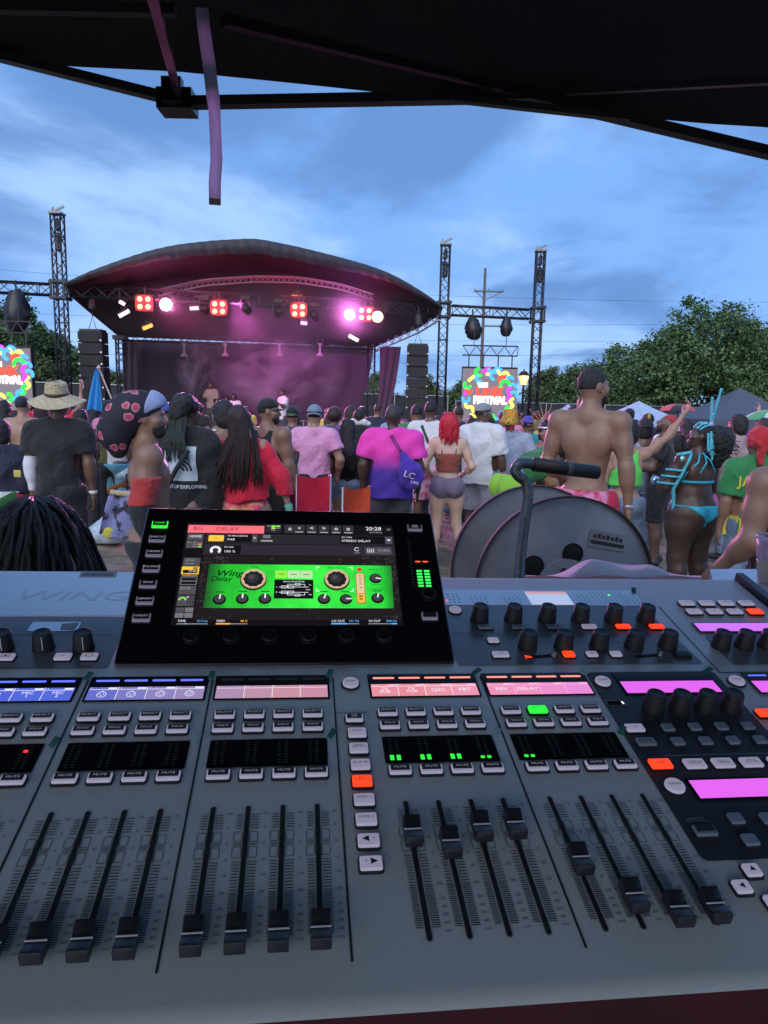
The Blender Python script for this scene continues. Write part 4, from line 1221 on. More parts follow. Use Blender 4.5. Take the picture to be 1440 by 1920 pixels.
for s_, u, v in (('PHONES LEVEL', -.240, .5995 + .0065), ('MONITOR LEVEL', -.203, .6065), ('TALKBACK', -.268, .590), ('SEE MANUAL', -.240, .668), ('FILTER', .2, .590), ('GATE', .281, .588), ('EQ', .320, .604), ('DYNAMICS', .300, .588), ('PRESETS', .300, .4895), ('CUSTOM CONTROLS', .370, .5215)):
    mtext(s_, .0026, ink_w, u, v, .0013, sx=1.3)
mtext('WING', .030, mat('engraved', (.50, .54, .60), .28, .55, noise=0, spec=.7), -.2435, .719, .0008, shear=.2, sx=1.45)
# dots on the gloss strip
dm = MB()
for u0_, n1, n2 in ((.178, 3, 4), (.205, 4, 3), (.245, 4, 3), (.338, 3, 4), (.355, 8, 5), (.392, 4, 4)):
    for i in range(n1):
        for j in range(n2): dm.prism([(u0_ + i * .0055, .708 + j * .006), (u0_ + i * .0055 + .0016, .708 + j * .006), (u0_ + i * .0055 + .0016, .7092 + j * .006), (u0_ + i * .0055, .7092 + j * .006)], .0006, .0009)
o = mpart(dm, 'indicator_leds', mat('led_pale', (.30, .36, .44), .4, noise=0)); o['kind'] = 'stuff'
for u, v, c in ((.174, .7105, (1, .08, .2)), (.3775, .7255, (.05, .9, .15))):
    b_ = MB(); b_.prism([(u, v), (u + .0025, v), (u + .0025, v + .0022), (u, v + .0022)], .0006, .0012); mpart(b_, 'indicator_led', glow('ind%d' % int(u * 1000), c, 1.5))
# far-right buttons and screen
for i, u in enumerate((.467, .4925, .518, .544)):
    button(u, .7045, .0175, .0100, cap_l, ['UTIL', 'SETUP', 'LIBRARY', 'METERS'][i], ts=.0024, name='function_button'); button(u - .001, .6845, .0175, .0100, red_on if i == 3 else cap_l, ['F1', 'F2', 'F3', 'F4'][i], ts=.0026, name='function_button', alabel='lit red function button' if i == 3 else None)
mag = glow('lcd_magenta', (.62, .17, .92), .95); mag2 = glow('lcd_magenta_pink', (.72, .12, .80), 1.0)
def magstrip(u0_, u1_, v0_, v1_, m_, name='channel_display', n=4, top=.0):
    b_ = MB(); b_.prism([(u0_ - .002, v0_ - .0015), (u1_ + .002, v0_ - .0015), (u1_ + .002, v1_ + top + .002), (u0_ - .002, v1_ + top + .002)], E0, .0016); o = mpart(b_, 'scribble_panel', glass)
    w1 = (u1_ - u0_) / n
    for i in range(n):
        b_ = MB(); b_.prism([(u0_ + i * w1, v0_), (u0_ + (i + 1) * w1 - .0003, v0_), (u0_ + (i + 1) * w1 - .0003, v1_), (u0_ + i * w1, v1_)], .0016, .0019); b_.build(name, m_, o)
    return o
magstrip(.452, .556, .643, .6595, mag, n=4)
o = magstrip(.3165, .4135, .5325, .5505, mag2, top=.014)
for i in range(4):
    b_ = MB(); b_.prism(rrect(.020, .002, .0009, 3), .0016, .0018, Matrix.Translation((.3285 + i * .0245, .5600, 0))); b_.build('colour_bar', mat('bar_off', (.03, .03, .04), .4), o)
magstrip(.317, .418, .3985, .4175, mag2)
o = magstrip(.4535, .556, .5310, .5490, mag2, top=.014)
for i in range(4):
    b_ = MB(); b_.prism(rrect(.020, .002, .0009, 3), .0016, .0018, Matrix.Translation((.466 + i * .0255, .5585, 0))); b_.build('colour_bar', glow('bar_blue', (.10, .14, 1.0), 1.5), o)
# assign section buttons
button(.300, .481, .0165, .0092, cap_l, 'UP', ts=.0028, name='preset_button'); button(.302, .463, .0165, .0092, cap_g, 'DOWN', ts=.0028, name='preset_button')
for i in range(4): button(.331 + i * .0255, .481, .0105, .0092, cap_g, name='user_button'); button(.331 + i * .0255, .4625, .0105, .0092, cap_g, name='user_button')
button(.302, .436, .0185, .0105, red_on, 'USER', ts=.0030, name='user_bank_button', alabel='lit red user bank button')
for i, s_ in enumerate(('2-TRACK\nTRANSP', 'MULTI\nTRANSP', 'MUTE\nGROUPS', 'GPIO')): button(.3315 + i * .0252, .435, .0180, .0105, cap_l, s_, ts=.0025, name='user_bank_button')
b_ = MB(); b_.prism(rounded([(.289, .5145), (.309, .5145), (.309, .5225), (.289, .5225)], .0008), E0, .0014); q = mpart(b_, 'usb_socket', mat('socket_steel', (.4, .4, .43), .25, .9, noise=0))
b_ = MB(); b_.prism([(.2905, .5155), (.3075, .5155), (.3075, .5210), (.2905, .5210)], .0014, .0018); b_.build('socket_mouth', glass, q)
b_ = MB(); b_.prism([(.3045, .516), (.306, .516), (.3055, .5195), (.304, .5195)], .0018, .0021); b_.build('socket_light', glow('socket_white', (.9, .85, 1), 1.2), q)
button(.3025, .3665, .0165, .0100, cap_g, face=cap_d, name='remote_button'); mtext('REMOTE\nCONTROL', .0030, ink_w, .302, .3775, .0014, sx=1.2)
for u, v in ((.333, .3765), (.3585, .3755), (.384, .3755), (.332, .3565), (.358, .3560)): button(u, v, .0110, .0098, cap_g, name='user_button')
for u, v, a_ in ((.3175, .331, 90), (.3025, .3185, 180), (.3325, .3185, 0), (.3175, .306, 270)):
    o = button(u, v, .0115, .0098, cap_l, name='arrow_button')
    b_ = MB(); b_.prism([(.0024 * math.cos(R(a_ + q)), .0024 * math.sin(R(a_ + q))) for q in (0, 120, 240)], .0042, .0045); b_.build('arrow', txt_d, o)
button(.436, .4985, .0165, .0100, red_on, 'MAIN\nSEL', ts=.0025, name='select_button', alabel='lit red button at the right'); button(.455, .478, .0150, .0090, cap_l, name='solo_button')
# sticker with barcode
b_ = MB(); b_.prism(rounded([(-.249, .764), (-.208, .764), (-.209, .779), (-.250, .779)], .001), E0, .0009); st_ = mpart(b_, 'asset_sticker', mat('sticker', (.45, .5, .56), .5, noise=.05))
b_ = MB(); rg_ = random.Random(4)
x = -.2455
while x < -.213: 
    w2 = rg_.uniform(.0005, .0024); b_.prism([(x, .7675), (x + w2, .7675), (x + w2, .7715), (x, .7715)], .0009, .0011); x += w2 + rg_.uniform(.0004, .0012)
b_.prism([(-.2455, .7735), (-.214, .7735), (-.214, .7745), (-.2455, .7745)], .0009, .0011)
q = b_.build('printed_code', mat('sticker_ink', (.13, .17, .24), .6, noise=0), st_); q['kind'] = 'stuff'
# little flags of torn green tape on the strip corners
tp_m = mat('green_tape', (.02, .11, .09), .6, c2=(.05, .20, .17), nscale=60)
tp_b = mat('pale_tape', (.22, .40, .46), .5, noise=.1)
for u, v, m_, a_ in ((-.078, .4775, tp_b, 1.0), (-.0755, .5655, tp_m, 1.3), (.034, .5665, tp_m, 1.2), (.0325, .4805, tp_m, .9), (.1765, .5675, tp_m, .4), (.1735, .4775, tp_b, .9), (.2855, .5670, tp_b, .5), (.2865, .4775, tp_m, .8), (.4165, .5660, tp_m, .2), (.4135, .7340, tp_m, 1.2), (-.188, .4770, tp_m, 1.0), (-.1855, .5655, tp_m, 1.0)):
    b_ = MB(); c_, s_ = math.cos(a_), math.sin(a_)
    p_ = [(-.0042, -.0030), (.0050, -.0022), (.0042, .0030), (-.0036, .0026)]
    lo = [(x * c_ - y * s_, x * s_ + y * c_, .0008 + .0035 * (x > 0)) for x, y in p_]
    b_.add(lo + [(x, y, z + .0005) for x, y, z in lo], [(3, 2, 1, 0), (4, 5, 6, 7), (0, 1, 5, 4), (1, 2, 6, 5), (2, 3, 7, 6), (3, 0, 4, 7)])
    mpart(b_, 'tape_flag', m_, u, v, .0003)

# ================================================================== TOUCHSCREEN
TH = R(24)
dsp_M = Matrix.Translation(L3(-.168, .584, .002)) @ Matrix.Rotation(TH, 4, 'X')
scr_b = mat('screen_body', (.006, .006, .008), .3, noise=0, spec=.35)
b_ = MB()
DW, DH = .327, .2065
A_ = rounded([(0, 0), (DW, 0), (DW, DH), (0, DH)], .004); B_ = rounded([(.0015, .0015), (DW - .0015, .0015), (DW - .0015, DH - .0015), (.0015, DH - .0015)], .003)
n_ = len(A_)
b_.add([(x, y, -.016) for x, y in B_] + [(x, y, -.014) for x, y in A_] + [(x, y, -.0015) for x, y in A_] + [(x, y, 0) for x, y in B_], [tuple(range(n_ - 1, -1, -1)), tuple(range(3 * n_, 4 * n_))] + [(k_ + i, k_ + (i + 1) % n_, k_ + n_ + (i + 1) % n_, k_ + n_ + i) for k_ in (0, n_, 2 * n_) for i in range(n_)])
ds = b_.build('touchscreen', scr_b, mc, angle=40); ds.matrix_local = dsp_M

for s_ in (.06, .265):
    mb = MB(); mb.prism([(s_ - .02, .63), (s_ + .02, .63), (s_ + .02, .70), (s_ - .02, .70)], 0.0, .012); mpart(mb, 'screen_hinge', blackp, -.168, 0, 0)

_z = [0.0]
def dq(name, x0, y0, x1, y1, m_, lay=1, r_=0.0):
    P_ = [(x0, y0), (x1, y0), (x1, y1), (x0, y1)]
    if r_ > 0: P_ = rounded(P_, r_, 3)
    P_ = [(x / 1000, y / 1000) for x, y in P_]
    z = .0002 + .00012 * lay
    q = MB(); q.prism(P_, z - .0001, z); return q.build(name, m_, ds)
def dt_(s_, size, x, y, m_, lay=6, al='LEFT', **k):
    return text('lettering', s_, size / 1000, m_, ds, Matrix.Translation((x / 1000, y / 1000, .0002 + .00012 * lay)), align=al, **k)
def gw(n, c, s_=1.0): return glow('scr_' + n, c, s_)
W1 = gw('white', (.85, .84, .9)); K1 = gw('black', (.006, .005, .007)); G1 = gw('grey', (.075, .07, .085)); G2 = gw('grey2', (.16, .155, .175)); G3 = gw('head', (.022, .019, .026))
dq('screen_picture', 46.5, 44.5, 279, 184, K1, 0)
dq('screen_area', 68, 153.5, 278.5, 167.5, G3, 1); dq('screen_area', 68, 137, 278.5, 152.5, gw('row', (.026, .021, .031)), 1)
dq('title_bar', 48.5, 168.5, 132, 180, gw('pinkbar', (.92, .16, .20)), 2)
dt_('BG', 7.6, 54, 174.2, gw('barink', (.25, .01, .03)), sx=1.1); dt_('DELAY', 7.6, 79, 174.2, gw('barink', (.25, .01, .03)), sx=1.1)
dq('tab', 49, 158, 66.5, 167, G1, 2); dt_('HOME', 4.4, 57.8, 162.5, W1, al='CENTER', sx=1.05)
dq('tab', 49, 146, 66.5, 157, G1, 2)
for x, y, m_ in ((52, 154, G2), (58, 154, G2), (58, 151, G2), (58, 148, G2), (63.5, 151.5, gw('org', (.8, .3, .08))), (63.5, 148, gw('grn', (.2, .75, .1)))): dq('tab_mark', x - 2, y - .9, x + 2, y + .9, m_, 3)
dq('toggle', 72, 156.2, 88.5, 165, gw('yellow', (.92, .55, .06)), 3, 1); dt_('ON', 3, 80, 160.6, gw('yink', (.3, .15, .0)), al='CENTER')
dq('screen_field', 91.5, 155, 119, 166.5, K1, 2); dt_('FX PROCESSOR', 2.9, 92.5, 164, W1, sx=1.1); dt_('FX8', 4.2, 92.5, 158.6, W1, sx=1.15)
dq('screen_field', 119.5, 156, 125, 166.5, G1, 3); dt_('>', 6, 122.2, 161.2, W1, al='CENTER')
dq('screen_icon', 131, 161.5, 139.5, 166.5, G2, 3, 1); dq('screen_icon', 129, 156.8, 142, 158.6, gw('dimw', (.4, .38, .42)), 3)
for i, s_ in enumerate(('', '*', '<', '>', 'o', 'o')):
    x = 150 + i * 13.9 + (3 if i == 0 else 0)
    dq('screen_icon', x + 1.5, 170, x + 13.5, 182.5, gw('icon', (.035, .03, .04)), 2)
    if s_: dt_(s_, 8, x + 7.5, 177.3 - (1.6 if s_ == '*' else 0), W1, al='CENTER'); dq('screen_icon', x + 3, 171, x + 12, 172.2, gw('dimw', (.4, .38, .42)), 3)
    else:
        dq('screen_icon', x + 6, 174, x + 9.5, 177.5, gw('dimw', (.4, .38, .42)), 3); dq('screen_icon', x + 6.8, 177.5, x + 8.7, 179.3, G2, 3)
dq('screen_icon', 133.5, 170, 151, 182.5, G3, 2)
for x, y, m_ in ((137, 180, G2), (142.2, 180, gw('lime', (.25, .9, .12))), (147.6, 180, gw('lime', (.25, .9, .12))), (142.2, 177, gw('lime2', (.5, .9, .12))), (147.6, 177, G2), (142.2, 174, G2)): dq('status_mark', x - 2.3, y - 1, x + 2.3, y + 1, m_, 3)
dt_('20:28', 7.6, 247, 177.8, W1, sx=1.08); dt_(':34', 4, 271.0, 177, gw('dimw', (.4, .38, .42))); dt_('2024-06-22', 3.2, 251, 172.2, gw('dimw', (.4, .38, .42)))
dq('screen_field', 217.5, 155, 277, 166.5, K1, 2); dt_('FX TYPE', 2.9, 219, 164, W1, sx=1.1); dt_('STEREO DELAY', 4.4, 219, 158.8, W1, sx=1.1)
dq('screen_field', 268.5, 155.5, 276.5, 166, G1, 3)
q = MB(); q.prism([(.2703, .1618), (.2748, .1618), (.27255, .1592)][::-1], .0008, .0009); q.build('screen_icon', W1, ds)
def arc_(x, y, r0, r1, a0, a1, m_, lay=5, n=20, name='dial_ring'):
    q = MB()
    for i in range(n):
        p0, p1 = R(a0 + (a1 - a0) * i / n), R(a0 + (a1 - a0) * (i + 1) / n)
        z = .0002 + .00012 * lay
        q.add([((x + r_ * math.cos(a)) / 1000, (y + r_ * math.sin(a)) / 1000, z) for r_, a in ((r0, p0), (r1, p0), (r1, p1), (r0, p1))], [(0, 1, 2, 3)])
    return q.build(name, m_, ds)
arc_(81, 143, 3.2, 6, -45, 225, W1)
dq('screen_field', 88, 137.8, 108, 150.5, K1, 2); dt_('FX MIX', 2.9, 90, 147.4, W1, sx=1.1); dt_('100 %', 4.4, 90, 141.2, W1, sx=1.15)
arc_(235.5, 146.6, 2.2, 2.8, 30, 330, W1); dt_('RESET', 2.2, 235.5, 141, gw('dimw', (.4, .38, .42)), al='CENTER')
dq('screen_field', 245, 140, 274.5, 150, G1, 2); dt_('FX SPILL', 3.2, 272.5, 145, gw('dimw', (.4, .38, .42)), al='RIGHT', sx=1.1)
for i in range(4): dq('spill_mark', 247.5 + i * 2.1, 142.3, 248.1 + i * 2.1, 147.7, W1, 3)
# scratched dark frame of the effect
dq('effect_frame', 68, 51, 278, 136, gw('effect', (.013, .010, .012)), 1)
sm = MB(); rg_ = random.Random(9)
for i in range(150):
    x = rg_.choice((rg_.uniform(69, 96), rg_.uniform(240, 277), rg_.uniform(69, 277))); y = rg_.choice((rg_.uniform(125, 135), rg_.uniform(52, 65)))
    if rg_.random() < .25: x, y = rg_.uniform(272.5, 277.5), rg_.uniform(52, 134)
    if rg_.random() < .2: x, y = rg_.uniform(68.5, 74), rg_.uniform(60, 132)
    a_ = rg_.uniform(-.7, .7) + (1.3 if 272 < x else 0); l_ = rg_.uniform(.4, 5) * (1 if y > 123 or x > 271 else .5); w2 = rg_.uniform(.08, .28)
    dx, dy = math.cos(a_) * l_ / 2, math.sin(a_) * l_ / 2; nx, ny = -math.sin(a_) * w2, math.cos(a_) * w2
    sm.add([((x + sx_ * dx + sy_ * nx) / 1000, (y + sx_ * dy + sy_ * ny) / 1000, .00048) for sx_, sy_ in ((-1, -1), (1, -1), (1, 1), (-1, 1))], [(0, 1, 2, 3)])
q = sm.build('scratches', gw('scratch', (.10, .085, .085)), ds); q['kind'] = 'stuff'
# green faceplate: print with a darker left edge
def green_mat():
    m_, t_, b = pbsdf('effect_green'); L = t_.links.new
    tc_ = t_.nodes.new('ShaderNodeTexCoord'); sp = t_.nodes.new('ShaderNodeSeparateXYZ'); L(tc_.outputs['Object'], sp.inputs[0])
    r_ = t_.nodes.new('ShaderNodeValToRGB'); mr = t_.nodes.new('ShaderNodeMapRange'); mr.inputs[1].default_value = .074; mr.inputs[2].default_value = .272; L(sp.outputs['X'], mr.inputs[0]); L(mr.outputs[0], r_.inputs[0])
    el = r_.color_ramp.elements; el[0].position = 0; el[0].color = (.006, .03, .008, 1); el[1].position = 1; el[1].color = (.008, .11, .012, 1)
    for p_, c in ((.04, (.008, .10, .012)), (.12, (.012, .30, .018)), (.55, (.03, .55, .04)), (.93, (.015, .42, .03))): e = el.new(p_); e.color = (*c, 1)
    nz = t_.nodes.new('ShaderNodeTexNoise'); nz.inputs['Scale'].default_value = 60; L(tc_.outputs['Object'], nz.inputs['Vector'])
    mxn = t_.nodes.new('ShaderNodeMix'); mxn.data_type = 'RGBA'; mxn.blend_type = 'OVERLAY'; mxn.inputs[0].default_value = .35; L(r_.outputs[0], mxn.inputs[6]); L(nz.outputs[0], mxn.inputs[7])
    L(mxn.outputs[2], b.inputs['Emission Color']); b.inputs['Emission Strength'].default_value = 1.0; b.inputs['Base Color'].default_value = (.02, .2, .03, 1); return m_
q = MB(); q.prism([(x / 1000, y / 1000) for x, y in rounded([(75.5, 66), (271, 66), (272.5, 123.5), (76.5, 123.5)], 1.2)], .0005, .0006); q.build('effect_faceplate', green_mat(), ds)
KT = gw('gink', (.0, .035, .004))
dt_('Wing', 11.5, 84, 110.5, KT, al='LEFT', shear=.3, sx=1.12, off=.0002); dt_('Delay', 8.5, 79, 103, KT, al='LEFT', shear=.3, sx=1.12, off=.0001)
dt_('TIME', 3.2, 124, 119.5, KT, al='CENTER', sx=1.3); dt_('FEEDBACK', 3.0, 212, 119.3, KT, al='CENTER', sx=1.3); dt_('HIGH CUT', 2.6, 254, 117.5, KT, al='CENTER', sx=1.2); dt_('LOW CUT', 2.6, 254.5, 91, KT, al='CENTER', sx=1.2)
gold = gw('gold', (.62, .42, .28)); goldd = gw('goldd', (.13, .075, .05)); kblk = gw('kblk', (.012, .011, .013)); khi = gw('khi', (.06, .058, .062)); kgry = gw('kgrey', (.05, .05, .055))
def disc(x, y, r_, m_, lay, name='dial', n=28, wob=0):
    q = MB(); z = .0002 + .00012 * lay
    q.add([((x + r_ * (1 + wob * math.cos(10 * 2 * math.pi * i / n)) * math.cos(2 * math.pi * i / n)) / 1000, (y + r_ * (1 + wob * math.cos(10 * 2 * math.pi * i / n)) * math.sin(2 * math.pi * i / n)) / 1000, z) for i in range(n)], [tuple(range(n))])
    return q.build(name, m_, ds)
for x, y in ((124, 103.5), (212, 104)):
    disc(x, y - 1.2, 14, gw('kshadow', (.002, .02, .003)), 4); disc(x, y, 13.4, goldd, 5); disc(x, y + .4, 12.9, gold, 6); disc(x, y, 10.2, kblk, 7, n=60, wob=.045); disc(x - 1, y + 1.2, 6.6, gw('khi0', (.028, .028, .031)), 8); disc(x - 2.2, y + 2.4, 3.2, khi, 9)
    dq('dial_mark', x - 11.8, y - .3, x - 9.8, y + .3, kblk, 8)
for x, y, a_ in ((91, 77, 85), (114, 78, 88), (137, 78, 88), (198, 78, 72), (221, 78, 0), (254, 106, -12), (254.5, 79.5, 76)):
    disc(x, y - .7, 6.7, gw('kshadow', (.002, .02, .003)), 4); disc(x, y, 6.2, kblk, 5); disc(x, y + .5, 5.0, kgry, 6)
    q = MB(); c_, s_ = math.cos(R(a_)), math.sin(R(a_)); z = .0002 + .00012 * 7
    q.add([((x + c_ * a + -s_ * b) / 1000, (y + s_ * a + c_ * b) / 1000, z) for a, b in ((.3, -.75), (6, -.75), (6, .75), (.3, .75))], [(0, 1, 2, 3)]); q.build('pointer', W1, ds)
    for k_ in (-3.4, 0, 3.4): dq('dial_mark', x + k_ - 1, y - 9.2 - (.6 if k_ == 0 else 0), x + k_ + 1, y - 8.6 - (.6 if k_ == 0 else 0), KT, 5)
    if y < 100: dq('dial_mark', x - 4.5, y + 8.6, x + 4.5, y + 9.6, KT, 5)
for i, c in enumerate(((.28, .80, .06), (.50, .72, .38), (.48, .70, .36))): dq('mode_button', 146.5 + i * 13.4, 105, 159.2 + i * 13.4, 115.5, gw('mode%d' % i, c), 4, .8); dq('mode_mark', 149.5 + i * 13.4, 109.7, 156.2 + i * 13.4, 110.7, gw('modeink', (.10, .25, .06)), 5)
dq('diagram', 146, 78, 187, 103, K1, 4, 1); dt_('Stereo Feed Mode', 3.0, 166.5, 100.3, W1, al='CENTER')
dg = MB(); 
def ln(x0, y0, x1, y1, t_=.25):
    z = .0009; d_ = Vector((x1 - x0, y1 - y0)).normalized(); nx, ny = -d_.y * t_, d_.x * t_
    dg.add([((x0 - nx) / 1000, (y0 - ny) / 1000, z), ((x1 - nx) / 1000, (y1 - ny) / 1000, z), ((x1 + nx) / 1000, (y1 + ny) / 1000, z), ((x0 + nx) / 1000, (y0 + ny) / 1000, z)], [(0, 1, 2, 3)])
for y, s_ in ((93, 1), (86, -1)):
    ln(151, y, 182, y)
    for x in (156.5, 163.5):
        for p_ in ((x - 3, y - 1.5, x + 3, y - 1.5), (x - 3, y + 1.5, x + 3, y + 1.5), (x - 3, y - 1.5, x - 3, y + 1.5), (x + 3, y - 1.5, x + 3, y + 1.5)): ln(*p_)
    yy = y + s_ * 3.6; ln(160, yy, 178, yy); ln(160, yy, 160, y); ln(178, yy, 178, y); 
    for p_ in ((168, yy - 1.3, 173, yy - 1.3), (168, yy + 1.3, 173, yy + 1.3), (168, yy - 1.3, 168, yy + 1.3), (173, yy - 1.3, 173, yy + 1.3)): ln(*p_)
q = dg.build('diagram_lines', W1, ds); q['kind'] = 'stuff'
dt_('L', 2.6, 148, 93, W1); dt_('R', 2.6, 148, 86, W1); dt_('+L', 2.6, 182, 96, W1); dt_('+R', 2.6, 182, 83, W1); dt_('Feed', 2.4, 179, 89.6, W1)
dq('slider_track', 232, 71.5, 242.2, 113, gw('sledge', (.30, .18, .03)), 4, 3); dq('slider_body', 233, 73, 241.2, 112, gw('slider', (.72, .55, .30)), 5, 2.5); dq('slider_body', 233.2, 73.2, 241, 84, gw('slider2', (.85, .48, .05)), 6, 2.5); dq('slider_line', 233, 84, 241.2, 84.8, gw('sline', (.6, .05, .02)), 7)
for y in (108, 104.5, 101, 97, 92): dq('slider_mark', 236, y, 238.6, y + 1.2, gw('smark', (.25, .17, .1)), 7)
for y in (76.5, 80): dq('slider_mark', 235.4, y, 236.6, y + 2.3, kblk, 7); dq('slider_mark', 237.4, y, 238.6, y + 2.3, kblk, 7)
disc(237, 117.8, 2.7, gw('redled', (.75, .04, .03)), 5, 'status_led')
for x, y, dx, dy in ((190, 121, 1, -1), (233 - 3.5, 121, -1, -1), (190, 87.5, 1, 1), (233 - 3.5, 87.5, -1, 1)):
    dq('corner_bracket', min(x, x + 4 * dx), min(y, y + .8 * dy), max(x, x + 4 * dx), max(y, y + .8 * dy), W1, 5); dq('corner_bracket', min(x, x + .8 * dx), min(y, y + 4 * dy), max(x, x + .8 * dx), max(y, y + 4 * dy), W1, 6)
# left rail of the screen
dq('rail_tile', 49, 121, 66.5, 132, G1, 2); dq('rail_mark', 51, 127.5, 60.5, 131, G2, 3); dt_('COMP', 2.8, 55.8, 129.3, K1, al='CENTER'); dq('rail_mark', 51, 123, 55, 125, G2, 3); dq('rail_mark', 56, 123, 60, 125, G2, 3)
dq('rail_tile', 48.5, 109.5, 66.5, 120, gw('yellow', (.92, .55, .06)), 2); dq('rail_mark', 50, 110.8, 65, 115.3, K1, 3); dq('rail_mark', 60, 115.8, 65, 119, gw('ybrown', (.3, .17, .02)), 3); dt_('ST-DL', 3.2, 64.6, 113, W1, al='RIGHT')
dq('rail_mark', 55, 108.6, 57.5, 111, gw('salm', (.9, .25, .12)), 4); dq('rail_mark', 49.5, 106.8, 66, 107.6, gw('dimw', (.4, .38, .42)), 2)
dq('rail_tile', 49, 95.5, 66, 105, G2, 2)
for y in (96.3, 101): dq('rail_mark', 50, y, 65, y + 3.3, K1, 3)
dq('rail_tile', 49, 83, 66, 94, G1, 2); dq('rail_mark', 50, 89.5, 60.5, 93, G2, 3); dt_('INS', 2.8, 55, 91.3, K1, al='CENTER')
dq('rail_tile', 49, 68.5, 66, 81.5, G1, 2); arc_(54, 75.5, 2.4, 4, 0, 180, gw('lime', (.25, .9, .12)), 4)
for x in (60, 62.5, 65): dq('rail_mark', x - .7, 70, x + .2, 80, G3, 3)
dq('rail_mark', 58, 78.3, 60, 80.6, gw('dimw', (.4, .38, .42)), 4)
for x in (49, 58): dq('rail_tile', x, 61, x + 8.3, 66.5, G1 if x < 50 else G2, 2); dq('rail_tile', x, 54, x + 8.3, 60, G2, 2)
# bottom readouts
BL = gw('blue', (.10, .48, .95)); OR = gw('orange', (1.0, .45, .05))
for x0, x1, a_, b2, c, f0, f1 in ((52, 82, 'TIME', '314 ms', BL, .27, .31), (90, 121, 'FEED', '48 %', OR, 0, .46), (205, 233.5, 'LO CUT', '101 Hz', BL, 0, .56), (243, 272.5, 'HI CUT', '868 Hz', BL, .82, 1)):
    dt_(a_, 3.6, x0 + .5, 49.6, W1, sx=1.05); dt_(b2, 3.5, x1, 49.6, c, al='RIGHT', sx=1.05); dq('value_track', x0, 46.3, x1, 46.9, gw('dimw', (.4, .38, .42)), 2); dq('value_bar', x0 + (x1 - x0) * f0, 45.9, x0 + (x1 - x0) * f1, 47.4, c, 3)
# buttons round the screen
for i, s_ in enumerate(('HOME', 'EFFECTS', 'METERS', 'ROUTING', 'SETUP', 'LIBRARY', 'UTILITY')):
    on = i == 0
    button(.0175, .1785 - i * .0209, .0172, .0104, grn_on if on else mat('bezel_button', (.30, .28, .36), .4, noise=0, emit=(.5, .42, .62), es=.10), s_, face=cap_d, tm=grn_on if on else glow('bezel_text', (.42, .40, .50), .8), ts=.0029, name='screen_button', parent=ds, hgt=.003)
button(.3045, .1795, .0170, .0102, mat('bezel_button', (.30, .28, .36), .4), 'CLR\nSOLO', face=cap_d, tm=glow('bezel_text', (.42, .40, .50), .8), ts=.0026, name='screen_button', parent=ds, hgt=.003)
button(.3075, .0553, .0165, .0100, mat('bezel_button', (.30, .28, .36), .4), face=cap_d, name='screen_button', parent=ds, hgt=.003)
for j, x in enumerate((303, 311.4)):
    for i in range(6): dq('meter_led', x - 3, 94.6 + i * 4.1, x + 3, 97.2 + i * 4.1, gw('ledg', (.05, .95, .12), 1.2), 4, .6)
    dq('meter_led', x - 3, 129.0, x + 3, 130.6, gw('ledr', (1, .12, .05), 1.3), 4, .4)
for i in range(17):
    dq('meter_mark', 293.5, 96 + i * 4.1, 297, 96.6 + i * 4.1, gw('mmark', (.02, .02, .024)), 3)
ring_m = mat('encoder_ring', (.03, .03, .035), .25, noise=0)
for x in (68, 106, 144, 182, 220, 258, 310):
    y = 35 if x < 300 else 88
    q = MB(); q.lathe([(.0078, 0), (.0078, .0005), (.0074, .004), (.0068, .0046), (.005, .0045)], 28); q.build('encoder', blackp, ds, (x / 1000, y / 1000 - .004, 0.0002), angle=50)
    q = MB(); q.lathe([(.0086, 0), (.0086, .0004), (.0080, .0004)], 32); q.build('encoder_ring', ring_m, ds, (x / 1000, y / 1000 - .004, .0001))

# ================================================================== ROAD CASE UNDER THE CONSOLE, RIGHT TABLE
case_m = mat('dark_red_ply', (.075, .010, .014), .55, noise=.3, bump=.1, bscale=120)
edge_m = mat('case_edge', (.22, .22, .24), .4, .8)
cb = mx_O + Rm @ Vector((.115, .46, -.20))
t = empty('road_case', Vector((cb.x, cb.y, 0)), 'dark red flight case the mixing console stands on', 'flight case', rz=math.atan2(mx_X.y, mx_X.x)); o = t.location
# tilted tray that holds the console, on an upright case
bb = MB(); 
ctr = Rm @ Vector((0, 0, 0))
def LW(u, v, w_): 
    p = mx_O + Rm @ Vector((u, v, w_)) - o
    c_, s_ = math.cos(-t.rotation_euler.z), math.sin(-t.rotation_euler.z)
    return Vector((p.x * c_ - p.y * s_, p.x * s_ + p.y * c_, p.z))
tr = [LW(u, v, w_) for w_ in (-.135, -.112) for u, v in ((-.42, .10), (.62, .10), (.62, .82), (-.42, .82))]
bb.add(tr, [(3, 2, 1, 0), (4, 5, 6, 7)] + [(i, (i + 1) % 4, 4 + (i + 1) % 4, 4 + i) for i in range(4)]); bb.build('tray', case_m, t)
low = min(p.z for p in tr[:4]) 
bb = MB(); x0, x1 = min(p.x for p in tr), max(p.x for p in tr); y0, y1 = min(p.y for p in tr), max(p.y for p in tr)
topz = [p.z - .002 for p in (tr[0], tr[1], tr[2], tr[3])]
bb.add([(x0 + .02, y0 + .03, .12), (x1 - .02, y0 + .03, .12), (x1 - .02, y1 - .03, .12), (x0 + .02, y1 - .03, .12), (x0 + .02, y0 + .03, topz[0]), (x1 - .02, y0 + .03, topz[1]), (x1 - .02, y1 - .03, topz[2]), (x0 + .02, y1 - .03, topz[3])], [(3, 2, 1, 0), (4, 5, 6, 7)] + [(i, (i + 1) % 4, 4 + (i + 1) % 4, 4 + i) for i in range(4)])
bb.build('body', case_m, t)
